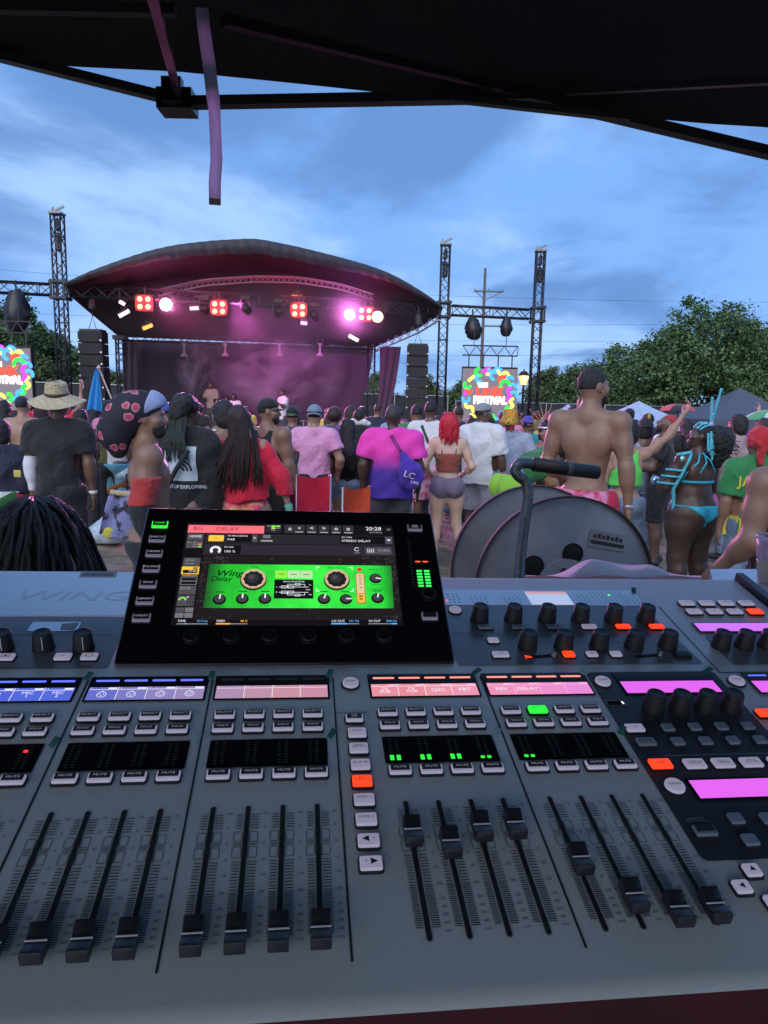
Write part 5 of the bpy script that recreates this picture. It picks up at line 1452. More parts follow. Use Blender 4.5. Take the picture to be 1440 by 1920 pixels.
for sx_ in (x0 + .1, x1 - .1):
    for sy_ in (y0 + .1, y1 - .1): b_ = MB(); b_.lathe([(.05, -.02), (.055, 0), (.05, .02)], 14, Matrix.Translation((sx_, sy_, .055)) @ Matrix.Rotation(R(90), 4, 'Y')); b_.build('castor', blackp, t); b_ = MB(); b_.box((sx_, sy_, .112), (.08, .08, .02)); b_.build('castor_plate', edge_m, t)
# ================================================================== PEOPLE
# a body is one implicit surface (smoothly blended tapered limbs), polygonised in one piece; clothes and hair the same way
f32 = np.float32
def _grid(lo, hi, res):
    ax = [np.arange(lo[i], hi[i] + res, res, dtype=f32) for i in range(3)]
    return ax
class Field:
    def __init__(s, lo, hi, res):
        s.lo = np.array(lo, f32); s.res = res
        s.ax = _grid(lo, hi, res)
        s.F = np.full([len(a) for a in s.ax], 1.0, f32)
    def sl(s, lo, hi, m):
        out = []
        for i in range(3):
            a = s.ax[i]
            i0 = max(0, int((lo[i] - m - a[0]) / s.res)); i1 = min(len(a), int((hi[i] + m - a[0]) / s.res) + 2)
            if i1 <= i0: return None, None
            out.append(slice(i0, i1))
        X = s.ax[0][out[0]][:, None, None]; Y = s.ax[1][out[1]][None, :, None]; Z = s.ax[2][out[2]][None, None, :]
        return tuple(out), (X, Y, Z)
    def add(s, p, infl=0.0):
        kind = p[0]; sub = p[-1] == '-'; kk = p[-2]
        if kind == 'c':
            _, a, b, ra, rb = p[:5]; ra += infl; rb += infl
            a = np.array(a, f32); b = np.array(b, f32); r = max(ra, rb)
            sl, g = s.sl(np.minimum(a, b) - r, np.maximum(a, b) + r, kk + .03)
            if sl is None: return
            ab = b - a; L2 = float(ab @ ab) + 1e-12
            px_, py_, pz_ = g[0] - a[0], g[1] - a[1], g[2] - a[2]
            t = np.clip((px_ * ab[0] + py_ * ab[1] + pz_ * ab[2]) / L2, 0, 1)
            d = np.sqrt((px_ - t * ab[0]) ** 2 + (py_ - t * ab[1]) ** 2 + (pz_ - t * ab[2]) ** 2) - (ra + (rb - ra) * t)
        elif kind == 'e':
            _, c, r, rot = p[:4]; c = np.array(c, f32); r = np.array(r, f32) + infl
            R_ = float(r.max())
            ext = r if rot is None else np.array([R_] * 3, f32)
            sl, g = s.sl(c - ext, c + ext, kk + .03)
            if sl is None: return
            q = [g[0] - c[0], g[1] - c[1], g[2] - c[2]]
            if rot is not None:
                M_ = np.array(rot, f32)
                q = [q[0] * M_[0, i] + q[1] * M_[1, i] + q[2] * M_[2, i] for i in range(3)]
            k0 = np.sqrt((q[0] / r[0]) ** 2 + (q[1] / r[1]) ** 2 + (q[2] / r[2]) ** 2)
            k1 = np.sqrt((q[0] / r[0] ** 2) ** 2 + (q[1] / r[1] ** 2) ** 2 + (q[2] / r[2] ** 2) ** 2) + 1e-6
            d = k0 * (k0 - 1) / k1
        elif kind == 'k':     # elliptical column along z (z0, z1, (x,y)0, (x,y)1, r0, r1)
            _, z0, z1, c0, c1, r0, r1 = p[:7]
            r0 = np.array(r0) + infl; r1 = np.array(r1) + infl
            rm = np.maximum(r0, r1)
            lo = (min(c0[0], c1[0]) - rm[0], min(c0[1], c1[1]) - rm[1], z0); hi = (max(c0[0], c1[0]) + rm[0], max(c0[1], c1[1]) + rm[1], z1)
            sl, g = s.sl(np.array(lo), np.array(hi), kk + .03)
            if sl is None: return
            t = np.clip((g[2] - z0) / (z1 - z0), 0, 1); t = t * t * (3 - 2 * t)
            rx = r0[0] + (r1[0] - r0[0]) * t; ry = r0[1] + (r1[1] - r0[1]) * t
            x = g[0] - (c0[0] + (c1[0] - c0[0]) * t); y = g[1] - (c0[1] + (c1[1] - c0[1]) * t)
            d = (np.sqrt((x / rx) ** 2 + (y / ry) ** 2) - 1) * np.minimum(rx, ry)
            d = np.maximum(d, np.maximum(z0 - g[2], g[2] - z1))
        A = s.F[sl]
        d = np.broadcast_to(d, A.shape).astype(f32)
        if sub:
            d = -d; h = np.maximum(kk - np.abs(A - d), 0) / kk; s.F[sl] = np.maximum(A, d) + h * h * kk / 4
        else:
            h = np.maximum(kk - np.abs(A - d), 0) / kk; s.F[sl] = np.minimum(A, d) - h * h * kk / 4
    def cut(s, fn):
        X = s.ax[0][:, None, None]; Y = s.ax[1][None, :, None]; Z = s.ax[2][None, None, :]
        s.F = np.maximum(s.F, np.broadcast_to(fn(X, Y, Z), s.F.shape).astype(f32))
    def warp(s, fn):
        X = s.ax[0][:, None, None]; Y = s.ax[1][None, :, None]; Z = s.ax[2][None, None, :]
        s.F = s.F + np.broadcast_to(fn(X, Y, Z), s.F.shape).astype(f32)
    def mesh(s):
        F = np.pad(s.F, 1, constant_values=1.0)
        I = F < 0
        if not I.any(): return np.zeros((0, 3)), np.zeros((0, 4), int)
        nx, ny, nz = F.shape
        S = sum(I[a:nx - 1 + a, b:ny - 1 + b, c:nz - 1 + c].astype(np.int8) for a in (0, 1) for b in (0, 1) for c in (0, 1))
        act = (S > 0) & (S < 8)
        idx = np.full(act.shape, -1, np.int64); ci = np.argwhere(act); idx[act] = np.arange(len(ci))
        acc = np.zeros((len(ci), 3)); cnt = np.zeros(len(ci))
        cor = [(a, b, c) for a in (0, 1) for b in (0, 1) for c in (0, 1)]
        vals = {q: F[ci[:, 0] + q[0], ci[:, 1] + q[1], ci[:, 2] + q[2]] for q in cor}
        for q in cor:
            for ax_ in range(3):
                if q[ax_] == 0:
                    q2 = list(q); q2[ax_] = 1; q2 = tuple(q2)
                    a, b = vals[q], vals[q2]; m_ = (a < 0) != (b < 0)
                    t = np.where(m_, a / np.where(m_, a - b, 1), 0)
                    p = np.tile(np.array(q, float), (len(ci), 1)); p[:, ax_] = t
                    acc += p * m_[:, None]; cnt += m_
        V = (ci + acc / cnt[:, None] - 1) * s.res + s.lo
        Q = []
        for ax_ in range(3):
            o1, o2 = [(1, 2), (2, 0), (0, 1)][ax_]
            sh = [slice(None)] * 3
            a_ = [slice(0, n_) for n_ in F.shape]; b_ = list(a_)
            a_[ax_] = slice(0, F.shape[ax_] - 1); b_[ax_] = slice(1, F.shape[ax_])
            E_ = I[tuple(a_)] != I[tuple(b_)]
            e = np.argwhere(E_)
            ok = (e[:, o1] > 0) & (e[:, o2] > 0) & (e[:, o1] < F.shape[o1] - 1) & (e[:, o2] < F.shape[o2] - 1)
            e = e[ok]
            fl = I[tuple(a_)][tuple(e.T)]
            def cell(d1, d2):
                c = e.copy(); c[:, o1] -= d1; c[:, o2] -= d2; return idx[tuple(c.T)]
            q = np.stack([cell(1, 1), cell(0, 1), cell(0, 0), cell(1, 0)], 1)
            q[~fl] = q[~fl][:, ::-1]
            Q.append(q)
        Q = np.concatenate(Q); Q = Q[(Q >= 0).all(1)]
        return V, Q
def np_mesh(name, chunks):
    V = []; Q = []; n = 0
    for v, q in chunks:
        V.append(v); Q.append(q + n); n += len(v)
    V = np.concatenate(V).astype(f32); Q = np.concatenate(Q).astype(np.int32); m_ = len(Q)
    me = bpy.data.meshes.new(name)
    me.vertices.add(len(V)); me.vertices.foreach_set('co', V.ravel())
    me.loops.add(4 * m_); me.loops.foreach_set('vertex_index', Q.ravel())
    me.polygons.add(m_); me.polygons.foreach_set('loop_start', np.arange(0, 4 * m_, 4, dtype=np.int32))
    me.polygons.foreach_set('use_smooth', np.ones(m_, bool))
    me.update(calc_edges=True)
    return me
def bounds(prims, m=.03):
    lo = np.full(3, 9.0); hi = -lo
    for p in prims:
        if p[-1] == '-': continue
        if p[0] == 'c': a, b = np.array(p[1]), np.array(p[2]); r = max(p[3], p[4]); l, h = np.minimum(a, b) - r, np.maximum(a, b) + r
        elif p[0] == 'e': R_ = np.array(p[2]) if p[3] is None else max(p[2]); l, h = np.array(p[1]) - R_, np.array(p[1]) + R_
        else: rm = np.maximum(p[5], p[6]); l = np.array([min(p[3][0], p[4][0]) - rm[0], min(p[3][1], p[4][1]) - rm[1], p[1]]); h = np.array([max(p[3][0], p[4][0]) + rm[0], max(p[3][1], p[4][1]) + rm[1], p[2]])
        lo = np.minimum(lo, l); hi = np.maximum(hi, h)
    return lo - m, hi + m
def solid(prims, res, infl=0.0, cuts=(), warp=None, m=.03):
    lo, hi = bounds(prims, m + infl)
    fl = Field(lo, hi, res)
    for p in prims: fl.add(p, infl if p[-1] == '+' else 0.0)
    if warp is not None: fl.warp(warp)
    for c in cuts: fl.cut(c)
    return fl.mesh()

SK = [mat('skin_deep', (.065, .036, .027), .42, noise=.15, nscale=9, bump=.08, bscale=40), mat('skin_dark', (.125, .068, .048), .43, noise=.15, nscale=9, bump=.08, bscale=40),
      mat('skin_brown', (.23, .130, .088), .45, noise=.12, nscale=9, bump=.08, bscale=40), mat('skin_tan', (.34, .205, .145), .48, noise=.12, nscale=9, bump=.06, bscale=40), mat('skin_light', (.56, .37, .29), .48, noise=.1, nscale=9, bump=.05, bscale=40)]
HAIR = mat('hair_black', (.009, .008, .009), .5, noise=.3, nscale=40, bump=.6, bscale=120)
HAIRB = mat('hair_brown', (.030, .016, .014), .5, noise=.3, nscale=40, bump=.6, bscale=120)
CL = {}
def cloth(name, c, **k):
    if name not in CL: CL[name] = mat('cloth_' + name, c, k.pop('rough', .85), noise=k.pop('noise', .08), nscale=k.pop('nscale', 6), bump=k.pop('bump', .5), bscale=k.pop('bscale', 10), bd=.055, sheen=.15, **k)
    return CL[name]
def V3(*a): return np.array(a, float)
def rotm(axis, deg): return np.array(Matrix.Rotation(R(deg), 3, axis))
class Body:
    def __init__(s, H=1.75, sex='m', sh=None, fat=0.0, arm=1.0, leg=1.0, glute=1.0, bust=0.0, armL=None, armR=None, hyaw=0.0, hpitch=0.0, lean=0.0, side=0.0, stance=.10, legL=None, legR=None, seated=False, muscle=0.0):
        k = H / 1.75; s.k = k; s.H = H; s.sex = sex; s.fat = fat
        s.sh = sh or (.192 if sex == 'm' else .160)
        s.lean = lean; s.side = side
        hipw = .095 if sex == 'm' else .100
        s.J = J = {}
        P_ = V3(0, 0, .95)
        A = rotm('X', -lean) @ rotm('Y', side)          # torso bend about the hips
        def T(p): return (A @ (np.array(p, float) - P_) + P_)
        s.T = T
        HM = rotm('Z', hyaw) @ rotm('X', hpitch)
        NP = V3(0, -.015, 1.53)
        def Hd(p): return T(HM @ (np.array(p, float) - NP) + NP)
        s.Hd = Hd; s.HR = A @ HM
        def dirs(v, dflt):
            v = v or dflt
            out = []
            for q in v[:2]:
                q = np.array(q, float); out.append(q / np.linalg.norm(q))
            return out
        aL = dirs(armL, ((-.16, -.02, -1), (-.05, .18, -1))); aR = dirs(armR, ((.16, -.02, -1), (.05, .18, -1)))
        J['sL'] = T((-s.sh, -.012, 1.415)); J['sR'] = T((s.sh, -.012, 1.415))
        UA, FA = .285, .255
        J['eL'] = J['sL'] + aL[0] * UA; J['wL'] = J['eL'] + aL[1] * FA
        J['eR'] = J['sR'] + aR[0] * UA; J['wR'] = J['eR'] + aR[1] * FA
        J['hL'] = V3(-hipw, 0, .90); J['hR'] = V3(hipw, 0, .90)
        lL = dirs(legL, ((-stance * .5, .02, -1), (-stance * .35, -.06, -1))); lR = dirs(legR, ((stance * .5, .02, -1), (stance * .35, -.06, -1)))
        if seated: lL = [V3(-.25, 1, -.08), V3(0, .1, -1)]; lR = [V3(.25, 1, -.08), V3(0, .1, -1)]; lL[0] /= np.linalg.norm(lL[0]); lR[0] /= np.linalg.norm(lR[0])
        for q, l in (('L', lL), ('R', lR)):
            J['k' + q] = J['h' + q] + l[0] * .42; J['a' + q] = J['k' + q] + l[1] * .40
        s.aL, s.aR = aL, aR
        f = fat; m = sex == 'm'
        cw = (.158 if m else .136) + .02 * f; cdp = .108 + .03 * f + (.006 if m else 0)
        ww = (.135 if m else .108) + .055 * f; wd = .092 + .06 * f
        pw = (.150 if m else .160) + .045 * f; pd = .105 + .04 * f
        s.cw, s.cdp, s.ww, s.wd, s.pw, s.pd = cw, cdp, ww, wd, pw, pd
        K = .05
        def c(a, b, ra, rb, kk=K): return ('c', tuple(np.array(a) * k), tuple(np.array(b) * k), ra * k, rb * k, kk * k, '+')
        def e(cc, r, rot=None, kk=K): return ('e', tuple(np.array(cc) * k), tuple(np.array(r) * k), rot, kk * k, '+')
        s.c, s.e = c, e
        AR = A if (lean or side) else None
        tor = [e(T((0, .0, 1.27)), (cw, cdp, .19), AR), e(T((0, .005, 1.09)), (ww, wd, .15), AR, .07), e(T((0, 0, .955)), (pw, pd, .115), AR, .07)]
        if f > .5: tor.append(e(T((0, .05, 1.06)), (ww * .92, wd * 1.0, .14), AR, .08))
        tor += [c(T((-s.sh * .55, -.012, 1.425)), T((s.sh * .55, -.012, 1.425)), .055, .055), c(T((-s.sh * .8, -.012, 1.408)), T((0, -.02, 1.47)), .042, .05), c(T((s.sh * .8, -.012, 1.408)), T((0, -.02, 1.47)), .042, .05)]
        for q in (-1, 1):
            tor.append(e(T((q * cw * .58, -cdp * .62, 1.30)), (.062 + .012 * muscle, .035 + .016 * muscle, .095), AR, .04))
            tor.append(e(T((q * .075, cdp * .62, 1.31 if m else 1.275)), (.075, .035 + bust * .05, .06 + bust * .02), AR, .04))
            tor.append(e((q * .078, -.055 * (1 if m else 1.15), .905), (.088 * (.9 + .25 * (glute - 1)), .085 * glute, .095 * glute), None, .04))
        if muscle: tor += [('c', tuple(T((0, -cdp * 1.13, 1.12)) * k), tuple(T((0, -cdp * 1.22, 1.38)) * k), .016 * k, .016 * k, .022 * k, '-')]
        s.torso = tor
        am = arm * (1.0 if m else .84); lm = leg * (1.0 if m else 1.02)
        s.am, s.lm = am, lm
        limbs = []
        s.arms = {}
        for q in 'LR':
            S_, E_, W2 = J['s' + q], J['e' + q], J['w' + q]
            arm_ = [e(S_, (.060 * am, .062 * am, .066 * am)), c(S_, E_, .053 * am, .040 * am), e(S_ * .5 + E_ * .5 + V3(0, .01, 0), (.050 * am, .052 * am, .085), None, .04), c(E_, W2, .041 * am, .027 * am), e(E_ * .72 + W2 * .28, (.044 * am, .044 * am, .062), None, .04)]
            s.arms[q] = arm_; limbs += arm_
        s.legs = {}
        for q in 'LR':
            h_, kn, an = J['h' + q], J['k' + q], J['a' + q]
            sg = -1 if q == 'L' else 1
            leg_ = [c(h_ + V3(sg * .004, 0, 0), kn, .093 * lm, .055 * lm), e(h_ * .72 + kn * .28 + V3(0, 0, 0), (.090 * lm, .094 * lm, .15 if not seated else .09), None, .05), c(kn, an, .052 * lm, .036), e(kn * .70 + an * .30 + V3(0, -.018, 0), (.052 * lm, .054 * lm, .095), None, .04)]
            ft = [c(an + V3(0, -.03, -.025), an + V3(sg * .03, .13, -.042), .036, .028, .03)]
            s.legs[q] = leg_; limbs += leg_ + ft
            s.arms['f' + q] = ft
        hd = [c(T((0, -.025, 1.43)), Hd((0, -.012, 1.565)), .060 if m else .049, .054 if m else .046, .03),
              e(Hd((0, -.010, 1.652)), (.074, .092, .094), s.HR, .03), e(Hd((0, .034, 1.585)), (.056, .056, .062), s.HR, .04),
              e(Hd((0, .066, 1.546)), (.030, .022, .02), s.HR, .03), c(Hd((0, .082, 1.645)), Hd((0, .104, 1.607)), .009, .0165, .018),
              e(Hd((0, .080, 1.660)), (.052, .014, .010), s.HR, .02), e(Hd((0, .085, 1.574)), (.025, .014, .008), s.HR, .012), e(Hd((0, .084, 1.560)), (.022, .014, .008), s.HR, .012)]
        for q in (-1, 1):
            hd += [e(Hd((q * .0745, -.008, 1.628)), (.010, .020, .032), s.HR @ rotm('X', 12), .012), e(Hd((q * .045, .062, 1.612)), (.026, .022, .022), s.HR, .03)]
            hd.append(('e', tuple(Hd((q * .031, .096, 1.642)) * k), (.015 * k, .011 * k, .009 * k), s.HR, .012 * k, '-'))
        s.head = hd
        s.prims = tor + limbs + hd
        s.hands = {}
    def hand(s, q, spread=.35, curl=.5, palm=None):
        """palm, four unequal bent fingers and a thumb off the side of the palm"""
        k = s.k; W_ = s.J['w' + q]; d = (s.aL if q == 'L' else s.aR)[1]
        sg = -1 if q == 'L' else 1
        side = np.cross(d, V3(sg, .25, 0)) if palm is None else np.array(palm, float)
        nrm = V3(-sg, -.1, 0) if palm is None else np.cross(d, side)
        side = np.cross(nrm, d); side /= np.linalg.norm(side)
        if side @ V3(0, 1, 0) < 0 and palm is None: side = -side
        nrm = np.cross(side, d); nrm /= np.linalg.norm(nrm)
        if nrm @ V3(-sg, 0, 0) < 0: nrm = -nrm
        pr = []
        c0 = W_ + d * .048
        pr.append(s.c(W_ - d * .03, W_ + d * .02, .028 * s.am, .026, .015))
        Mr = np.stack([side, nrm, d], 1)
        pr.append(s.e(c0, (.040, .017, .050), Mr, .015))
        for i, (o, l) in enumerate(((.028, .074), (.010, .084), (-.009, .079), (-.027, .062))):
            b0 = W_ + d * .085 + side * o
            d1 = d + side * (o * 2.5 * spread) + nrm * curl * .5; d1 /= np.linalg.norm(d1)
            d2 = d1 + nrm * curl * 1.1; d2 /= np.linalg.norm(d2)
            d3 = d2 + nrm * curl * 1.1; d3 /= np.linalg.norm(d3)
            p1 = b0 + d1 * l * .45; p2 = p1 + d2 * l * .32; p3 = p2 + d3 * l * .23
            pr += [s.c(b0 - d * .02, p1, .0098, .0090, .006), s.c(p1, p2, .0090, .0083, .004), s.c(p2, p3, .0083, .0072, .004)]
        t0 = W_ + d * .025 + side * .030; t1 = t0 + (d * .6 + side * .75 + nrm * .35) * .042; t2 = t1 + (d * .9 + side * .25 + nrm * .35) * .032
        pr += [s.c(t0, t1, .014, .0115, .012), s.c(t1, t2, .0112, .009, .004)]
        return pr

def wrinkle(amp, f=1.0, seed=0):
    r_ = random.Random(seed); a, b, c_ = r_.uniform(0, 6), r_.uniform(0, 6), r_.uniform(0, 6)
    def w_(X, Y, Z):
        q = 26 * f * X + 14 * f * Y + 2.2 * np.sin(5 * f * Z + a) + 1.5 * np.sin(11 * f * Z + b)
        s_ = 19 * f * Z + 2.5 * np.sin(9 * f * X + c_) + 9 * f * X * np.sin(b)
        return amp * (1.1 * (1 - np.abs(np.sin(q * .5))) ** 2 * (.6 + .6 * np.sin(6 * Z + c_)) - .9 * (1 - np.abs(np.sin(s_ * .5 + a))) ** 2 * (.5 + .5 * np.sin(4 * X + 7 * Z + a)) + .35 * np.sin(31 * f * Z - 23 * f * X + 11 * Y))
    return w_

class Person:
    def __init__(s, label, px, top, d, yaw=0.0, skin=1, res=.012, extra=0.0, group=None, z0=0.0, H=None, hands=(), px_top=None, **kw):
        p = at(px, top, d)
        H = H or (p.z - z0 - extra)
        s.b = b = Body(H=H, **kw); s.res = res; s.skin = SK[skin]; s.k = b.k
        s.seed = int(px * 7 + top)
        s.t = empty('person', Vector((p.x, p.y, z0)), label, 'person', group, R(yaw))
        ch = [solid(b.prims, res)]
        for q in 'LR':
            cfg = hands.get(q) if isinstance(hands, dict) else ({} if q in hands else None)
            if cfg is not None: ch.append(solid(b.hand(q, **cfg), .0052, m=.015))
            else: ch.append(solid(b.hand(q), .010, m=.02))
        s.body = link('body', np_mesh('body', ch), s.skin, s.t)
    def shell(s, name, m_, prims, infl, cuts=(), wr=0.0, res=None, wf=1.0):
        v, q = solid(prims, res or s.res, infl * s.k, cuts, wrinkle(wr, wf, s.seed + len(name)) if wr else None)
        if not len(q): return None
        s.seed += 1
        return link(name, np_mesh(name, [(v, q)]), m_, s.t)
    # ---------------- clothes
    def tee(s, m_, hem=.86, sleeve=.62, loose=.022, wr=.010, neck=True, name='shirt', zmin=None, flare=0.0):
        b = s.b; k = s.k; T = b.T; up_ = b.lean == 0 and b.side == 0
        pr = [p for p in b.torso[:-2] if p[-1] == '+' and True]
        pr = [p for p in pr if not (p[0] == 'e' and p[1][2] < .92 * k and up_)] if up_ else list(b.torso)
        pr = [p for p in pr if p[-1] == '+']
        cuts = []
        if up_:
            wx = max(b.ww + .018, b.cw * .86) + flare; wy = max(b.wd + .018, b.cdp * .9) + flare * .5
            pr.append(('k', (hem - .03) * k, 1.30 * k, (0, 0), (0, 0), (max(wx, b.pw * .98) * k, max(wy, b.pd * 1.0) * k), (b.cw * .98 * k, b.cdp * .96 * k), .05 * k, '+'))
            cuts.append(lambda X, Y, Z: hem * k + .008 * np.sin(18 * X + s.seed) + .006 * np.sin(13 * Y) - Z)
        for q in 'LR':
            if sleeve > 0:
                S_, E_, W_ = b.J['s' + q], b.J['e' + q], b.J['w' + q]
                if sleeve <= 1: pr.append(b.c(S_, S_ + (E_ - S_) * sleeve, .062 * b.am, .066 * b.am))
                else: pr += [b.c(S_, E_, .062 * b.am, .053 * b.am), b.c(E_, E_ + (W_ - E_) * (sleeve - 1), .052 * b.am, .040 * b.am)]
                a0 = S_ if sleeve <= 1 else E_; a1 = E_ if sleeve <= 1 else W_; fr = sleeve if sleeve <= 1 else sleeve - 1
                dv = (a1 - a0) / np.linalg.norm(a1 - a0); pe = (a0 + (a1 - a0) * fr) * k
                sg = -1 if q == 'L' else 1; xb = (abs(S_[0]) + .02) * k
                def cutf(X, Y, Z, dv=dv, pe=pe):
                    ax_ = (X - pe[0]) * dv[0] + (Y - pe[1]) * dv[1] + (Z - pe[2]) * dv[2]
                    rad = np.sqrt(np.maximum((X - pe[0]) ** 2 + (Y - pe[1]) ** 2 + (Z - pe[2]) ** 2 - ax_ ** 2, 0))
                    return np.minimum(ax_, .115 - rad)
                cuts.append(cutf)
        if neck:
            n0 = T((0, -.022, 1.47)) * k
            cuts.append(lambda X, Y, Z: .076 * k - np.sqrt((X - n0[0]) ** 2 + (Y - n0[1] - .01) ** 2 + ((Z - n0[2] - .035 * k) * .9) ** 2))
        o = s.shell(name, m_, pr, loose, cuts, wr)
        return o
    def tank(s, m_, hem=.86, loose=.012, wr=.006, arm_r=.085, strap=None, name='tank_top', top=1.46):
        b = s.b; k = s.k
        pr = [p for p in b.torso if p[-1] == '+' and not (p[0] == 'e' and p[1][2] < .92 * k)]
        pr.append(('k', (hem - .03) * k, 1.25 * k, (0, 0), (0, 0), ((b.pw + .004) * k, (b.pd + .004) * k), (b.cw * .95 * k, b.cdp * .95 * k), .05 * k, '+'))
        cuts = [lambda X, Y, Z: hem * k - Z, lambda X, Y, Z: Z - top * k]
        for sg in (-1, 1):
            xs_ = sg * (b.sh + .035) * k
            cuts.append(lambda X, Y, Z, xs_=xs_: (arm_r * k + .03) - np.sqrt((X - xs_) ** 2 + ((Z - 1.41 * k) * .62) ** 2))
        cuts.append(lambda X, Y, Z: .075 * k - np.sqrt(X ** 2 + ((Z - 1.49 * k) * .8) ** 2))
        return s.shell(name, m_, pr, loose, cuts, wr)
    def legwear(s, m_, waist=.99, to='k', frac=.9, loose=.022, wr=.009, name=None, flare=.0):
        """shorts (to='k', frac of the thigh) or trousers (to='a')"""
        b = s.b; k = s.k
        pr = [p for p in b.torso if p[-1] == '+' and p[1][2] < 1.02 * k]
        cuts = [lambda X, Y, Z: Z - waist * k]
        for q in 'LR':
            h_, kn, an = b.J['h' + q], b.J['k' + q], b.J['a' + q]
            if to == 'k':
                e_ = h_ + (kn - h_) * frac; pr += [b.c(h_, e_, .094 * b.lm, (.078 + flare) * b.lm)]; dv = (kn - h_); pe = e_ * k
            else:
                e_ = kn + (an - kn) * frac; pr += [b.c(h_, kn, .094 * b.lm, .068 * b.lm), b.c(kn, e_, .066 * b.lm, .056 + flare)]; dv = an - kn; pe = e_ * k
            dv = dv / np.linalg.norm(dv)
            def cutf(X, Y, Z, dv=dv, pe=pe):
                ax_ = (X - pe[0]) * dv[0] + (Y - pe[1]) * dv[1] + (Z - pe[2]) * dv[2]
                rad = np.sqrt(np.maximum((X - pe[0]) ** 2 + (Y - pe[1]) ** 2 + (Z - pe[2]) ** 2 - ax_ ** 2, 0))
                return np.minimum(ax_, .14 - rad)
            cuts.append(cutf)
        return s.shell(name or ('shorts' if to == 'k' else 'trousers'), m_, pr, loose, cuts, wr)
    def skin_tight(s, name, m_, cuts, infl=.006, which='all', wr=0.0, res=None):
        pr = {'all': s.b.prims, 'torso': s.b.torso, 'armL': s.b.arms['L'], 'armR': s.b.arms['R'], 'legs': s.b.torso + s.b.legs['L'] + s.b.legs['R'], 'head': s.b.head}[which]
        return s.shell(name, m_, pr, infl, cuts, wr, res)
    def shoes(s, m_):
        for q in 'LR': s.shell('shoe', m_, s.b.arms['f' + q], .012, [lambda X, Y, Z: .008 - Z])
    def hair(s, m_, style='short', name='hair'):
        b = s.b; H_ = b.Hd
        if style == 'short':
            pr = [b.e(H_((0, -.014, 1.660)), (.078, .096, .094), b.HR, .02)]
            n_ = b.HR @ V3(0, .62, -.78); p0 = H_((0, .02, 1.652)) * s.k
            n2 = b.HR @ V3(0, 0, -1); p2 = H_((0, 0, 1.612)) * s.k
            return s.shell(name, m_, pr, 0, [lambda X, Y, Z: (X - p0[0]) * n_[0] + (Y - p0[1]) * n_[1] + (Z - p0[2]) * n_[2], lambda X, Y, Z: (X - p2[0]) * n2[0] + (Y - p2[1]) * n2[1] + (Z - p2[2]) * n2[2]], .0015, wf=6)
        if style == 'bob':
            pr = [b.e(H_((0, -.015, 1.66)), (.094, .112, .105), b.HR, .03), b.e(H_((0, -.035, 1.585)), (.092, .085, .095), b.HR, .04)]
            n_ = b.HR @ V3(0, 1, -.25); p0 = H_((0, .065, 1.65)) * s.k
            return s.shell(name, m_, pr, 0, [lambda X, Y, Z: (X - p0[0]) * n_[0] + (Y - p0[1]) * n_[1] + (Z - p0[2]) * n_[2]], .004, wf=3)
        if style == 'long':
            pr = [b.e(H_((0, -.015, 1.665)), (.090, .108, .103), b.HR, .03), b.c(H_((0, -.055, 1.62)), b.T((0, -b.cdp - .035, 1.30)), .088, .095, .06), b.c(b.T((-.03, -b.cdp - .04, 1.34)), b.T((-.045, -b.cdp - .03, 1.18)), .08, .05, .05), b.c(b.T((.03, -b.cdp - .04, 1.34)), b.T((.05, -b.cdp - .03, 1.15)), .08, .05, .05)]
            n_ = b.HR @ V3(0, 1, -.3); p0 = H_((0, .06, 1.65)) * s.k
            return s.shell(name, m_, pr, 0, [lambda X, Y, Z: (X - p0[0]) * n_[0] + (Y - p0[1]) * n_[1] + (Z - p0[2]) * n_[2]], .006, wf=2.2)
        if style == 'afro':
            pr = [b.e(H_((0, -.03, 1.68)), (.125, .135, .125), b.HR, .03)]
            n_ = b.HR @ V3(0, 1, -.4); p0 = H_((0, .055, 1.66)) * s.k
            return s.shell(name, m_, pr, 0, [lambda X, Y, Z: (X - p0[0]) * n_[0] + (Y - p0[1]) * n_[1] + (Z - p0[2]) * n_[2]], .006, wf=4)
    def beard(s, m_=None):
        b = s.b; H_ = b.Hd
        n_ = b.HR @ V3(0, 0, 1); p0 = H_((0, 0, 1.60)) * s.k; n2 = b.HR @ V3(0, -1, 0); p2 = H_((0, .0, 1.58)) * s.k
        return s.shell('beard', m_ or HAIR, [b.e(H_((0, .034, 1.580)), (.060, .062, .064), b.HR, .03), b.e(H_((0, .064, 1.545)), (.036, .03, .028), b.HR, .03)], .001,
                       [lambda X, Y, Z: (X - p0[0]) * n_[0] + (Y - p0[1]) * n_[1] + (Z - p0[2]) * n_[2], lambda X, Y, Z: (X - p2[0]) * n2[0] + (Y - p2[1]) * n2[1] + (Z - p2[2]) * n2[2]], .001, wf=5)
    def cap(s, m_, back=False, brim=None):
        b = s.b; H_ = b.Hd; sg = -1 if back else 1
        n_ = b.HR @ V3(0, .10 * sg, -1); p0 = H_((0, 0, 1.668)) * s.k
        o = s.shell('cap', m_, [b.e(H_((0, -.008, 1.668)), (.085, .105, .096), b.HR, .02)], 0, [lambda X, Y, Z: (X - p0[0]) * n_[0] + (Y - p0[1]) * n_[1] + (Z - p0[2]) * n_[2]], 0)
        mb = MB(); rows_ = []
        for j in range(5):
            f_ = j / 4
            rows_.append([tuple(H_((.076 * math.sin(a) * (1 - .05 * f_), sg * (.085 * math.cos(a * .9) + .065 * f_ * math.cos(a * .8)) - .008, 1.668 - .012 * f_ - .02 * (math.sin(a) ** 2) )) * s.k) for a in np.linspace(-1.25, 1.25, 11)])
        mb.grid(rows_); br = mb.build('brim', brim or m_, o, smooth=True)
        mo = br.modifiers.new('thick', 'SOLIDIFY'); mo.thickness = .006
        return o
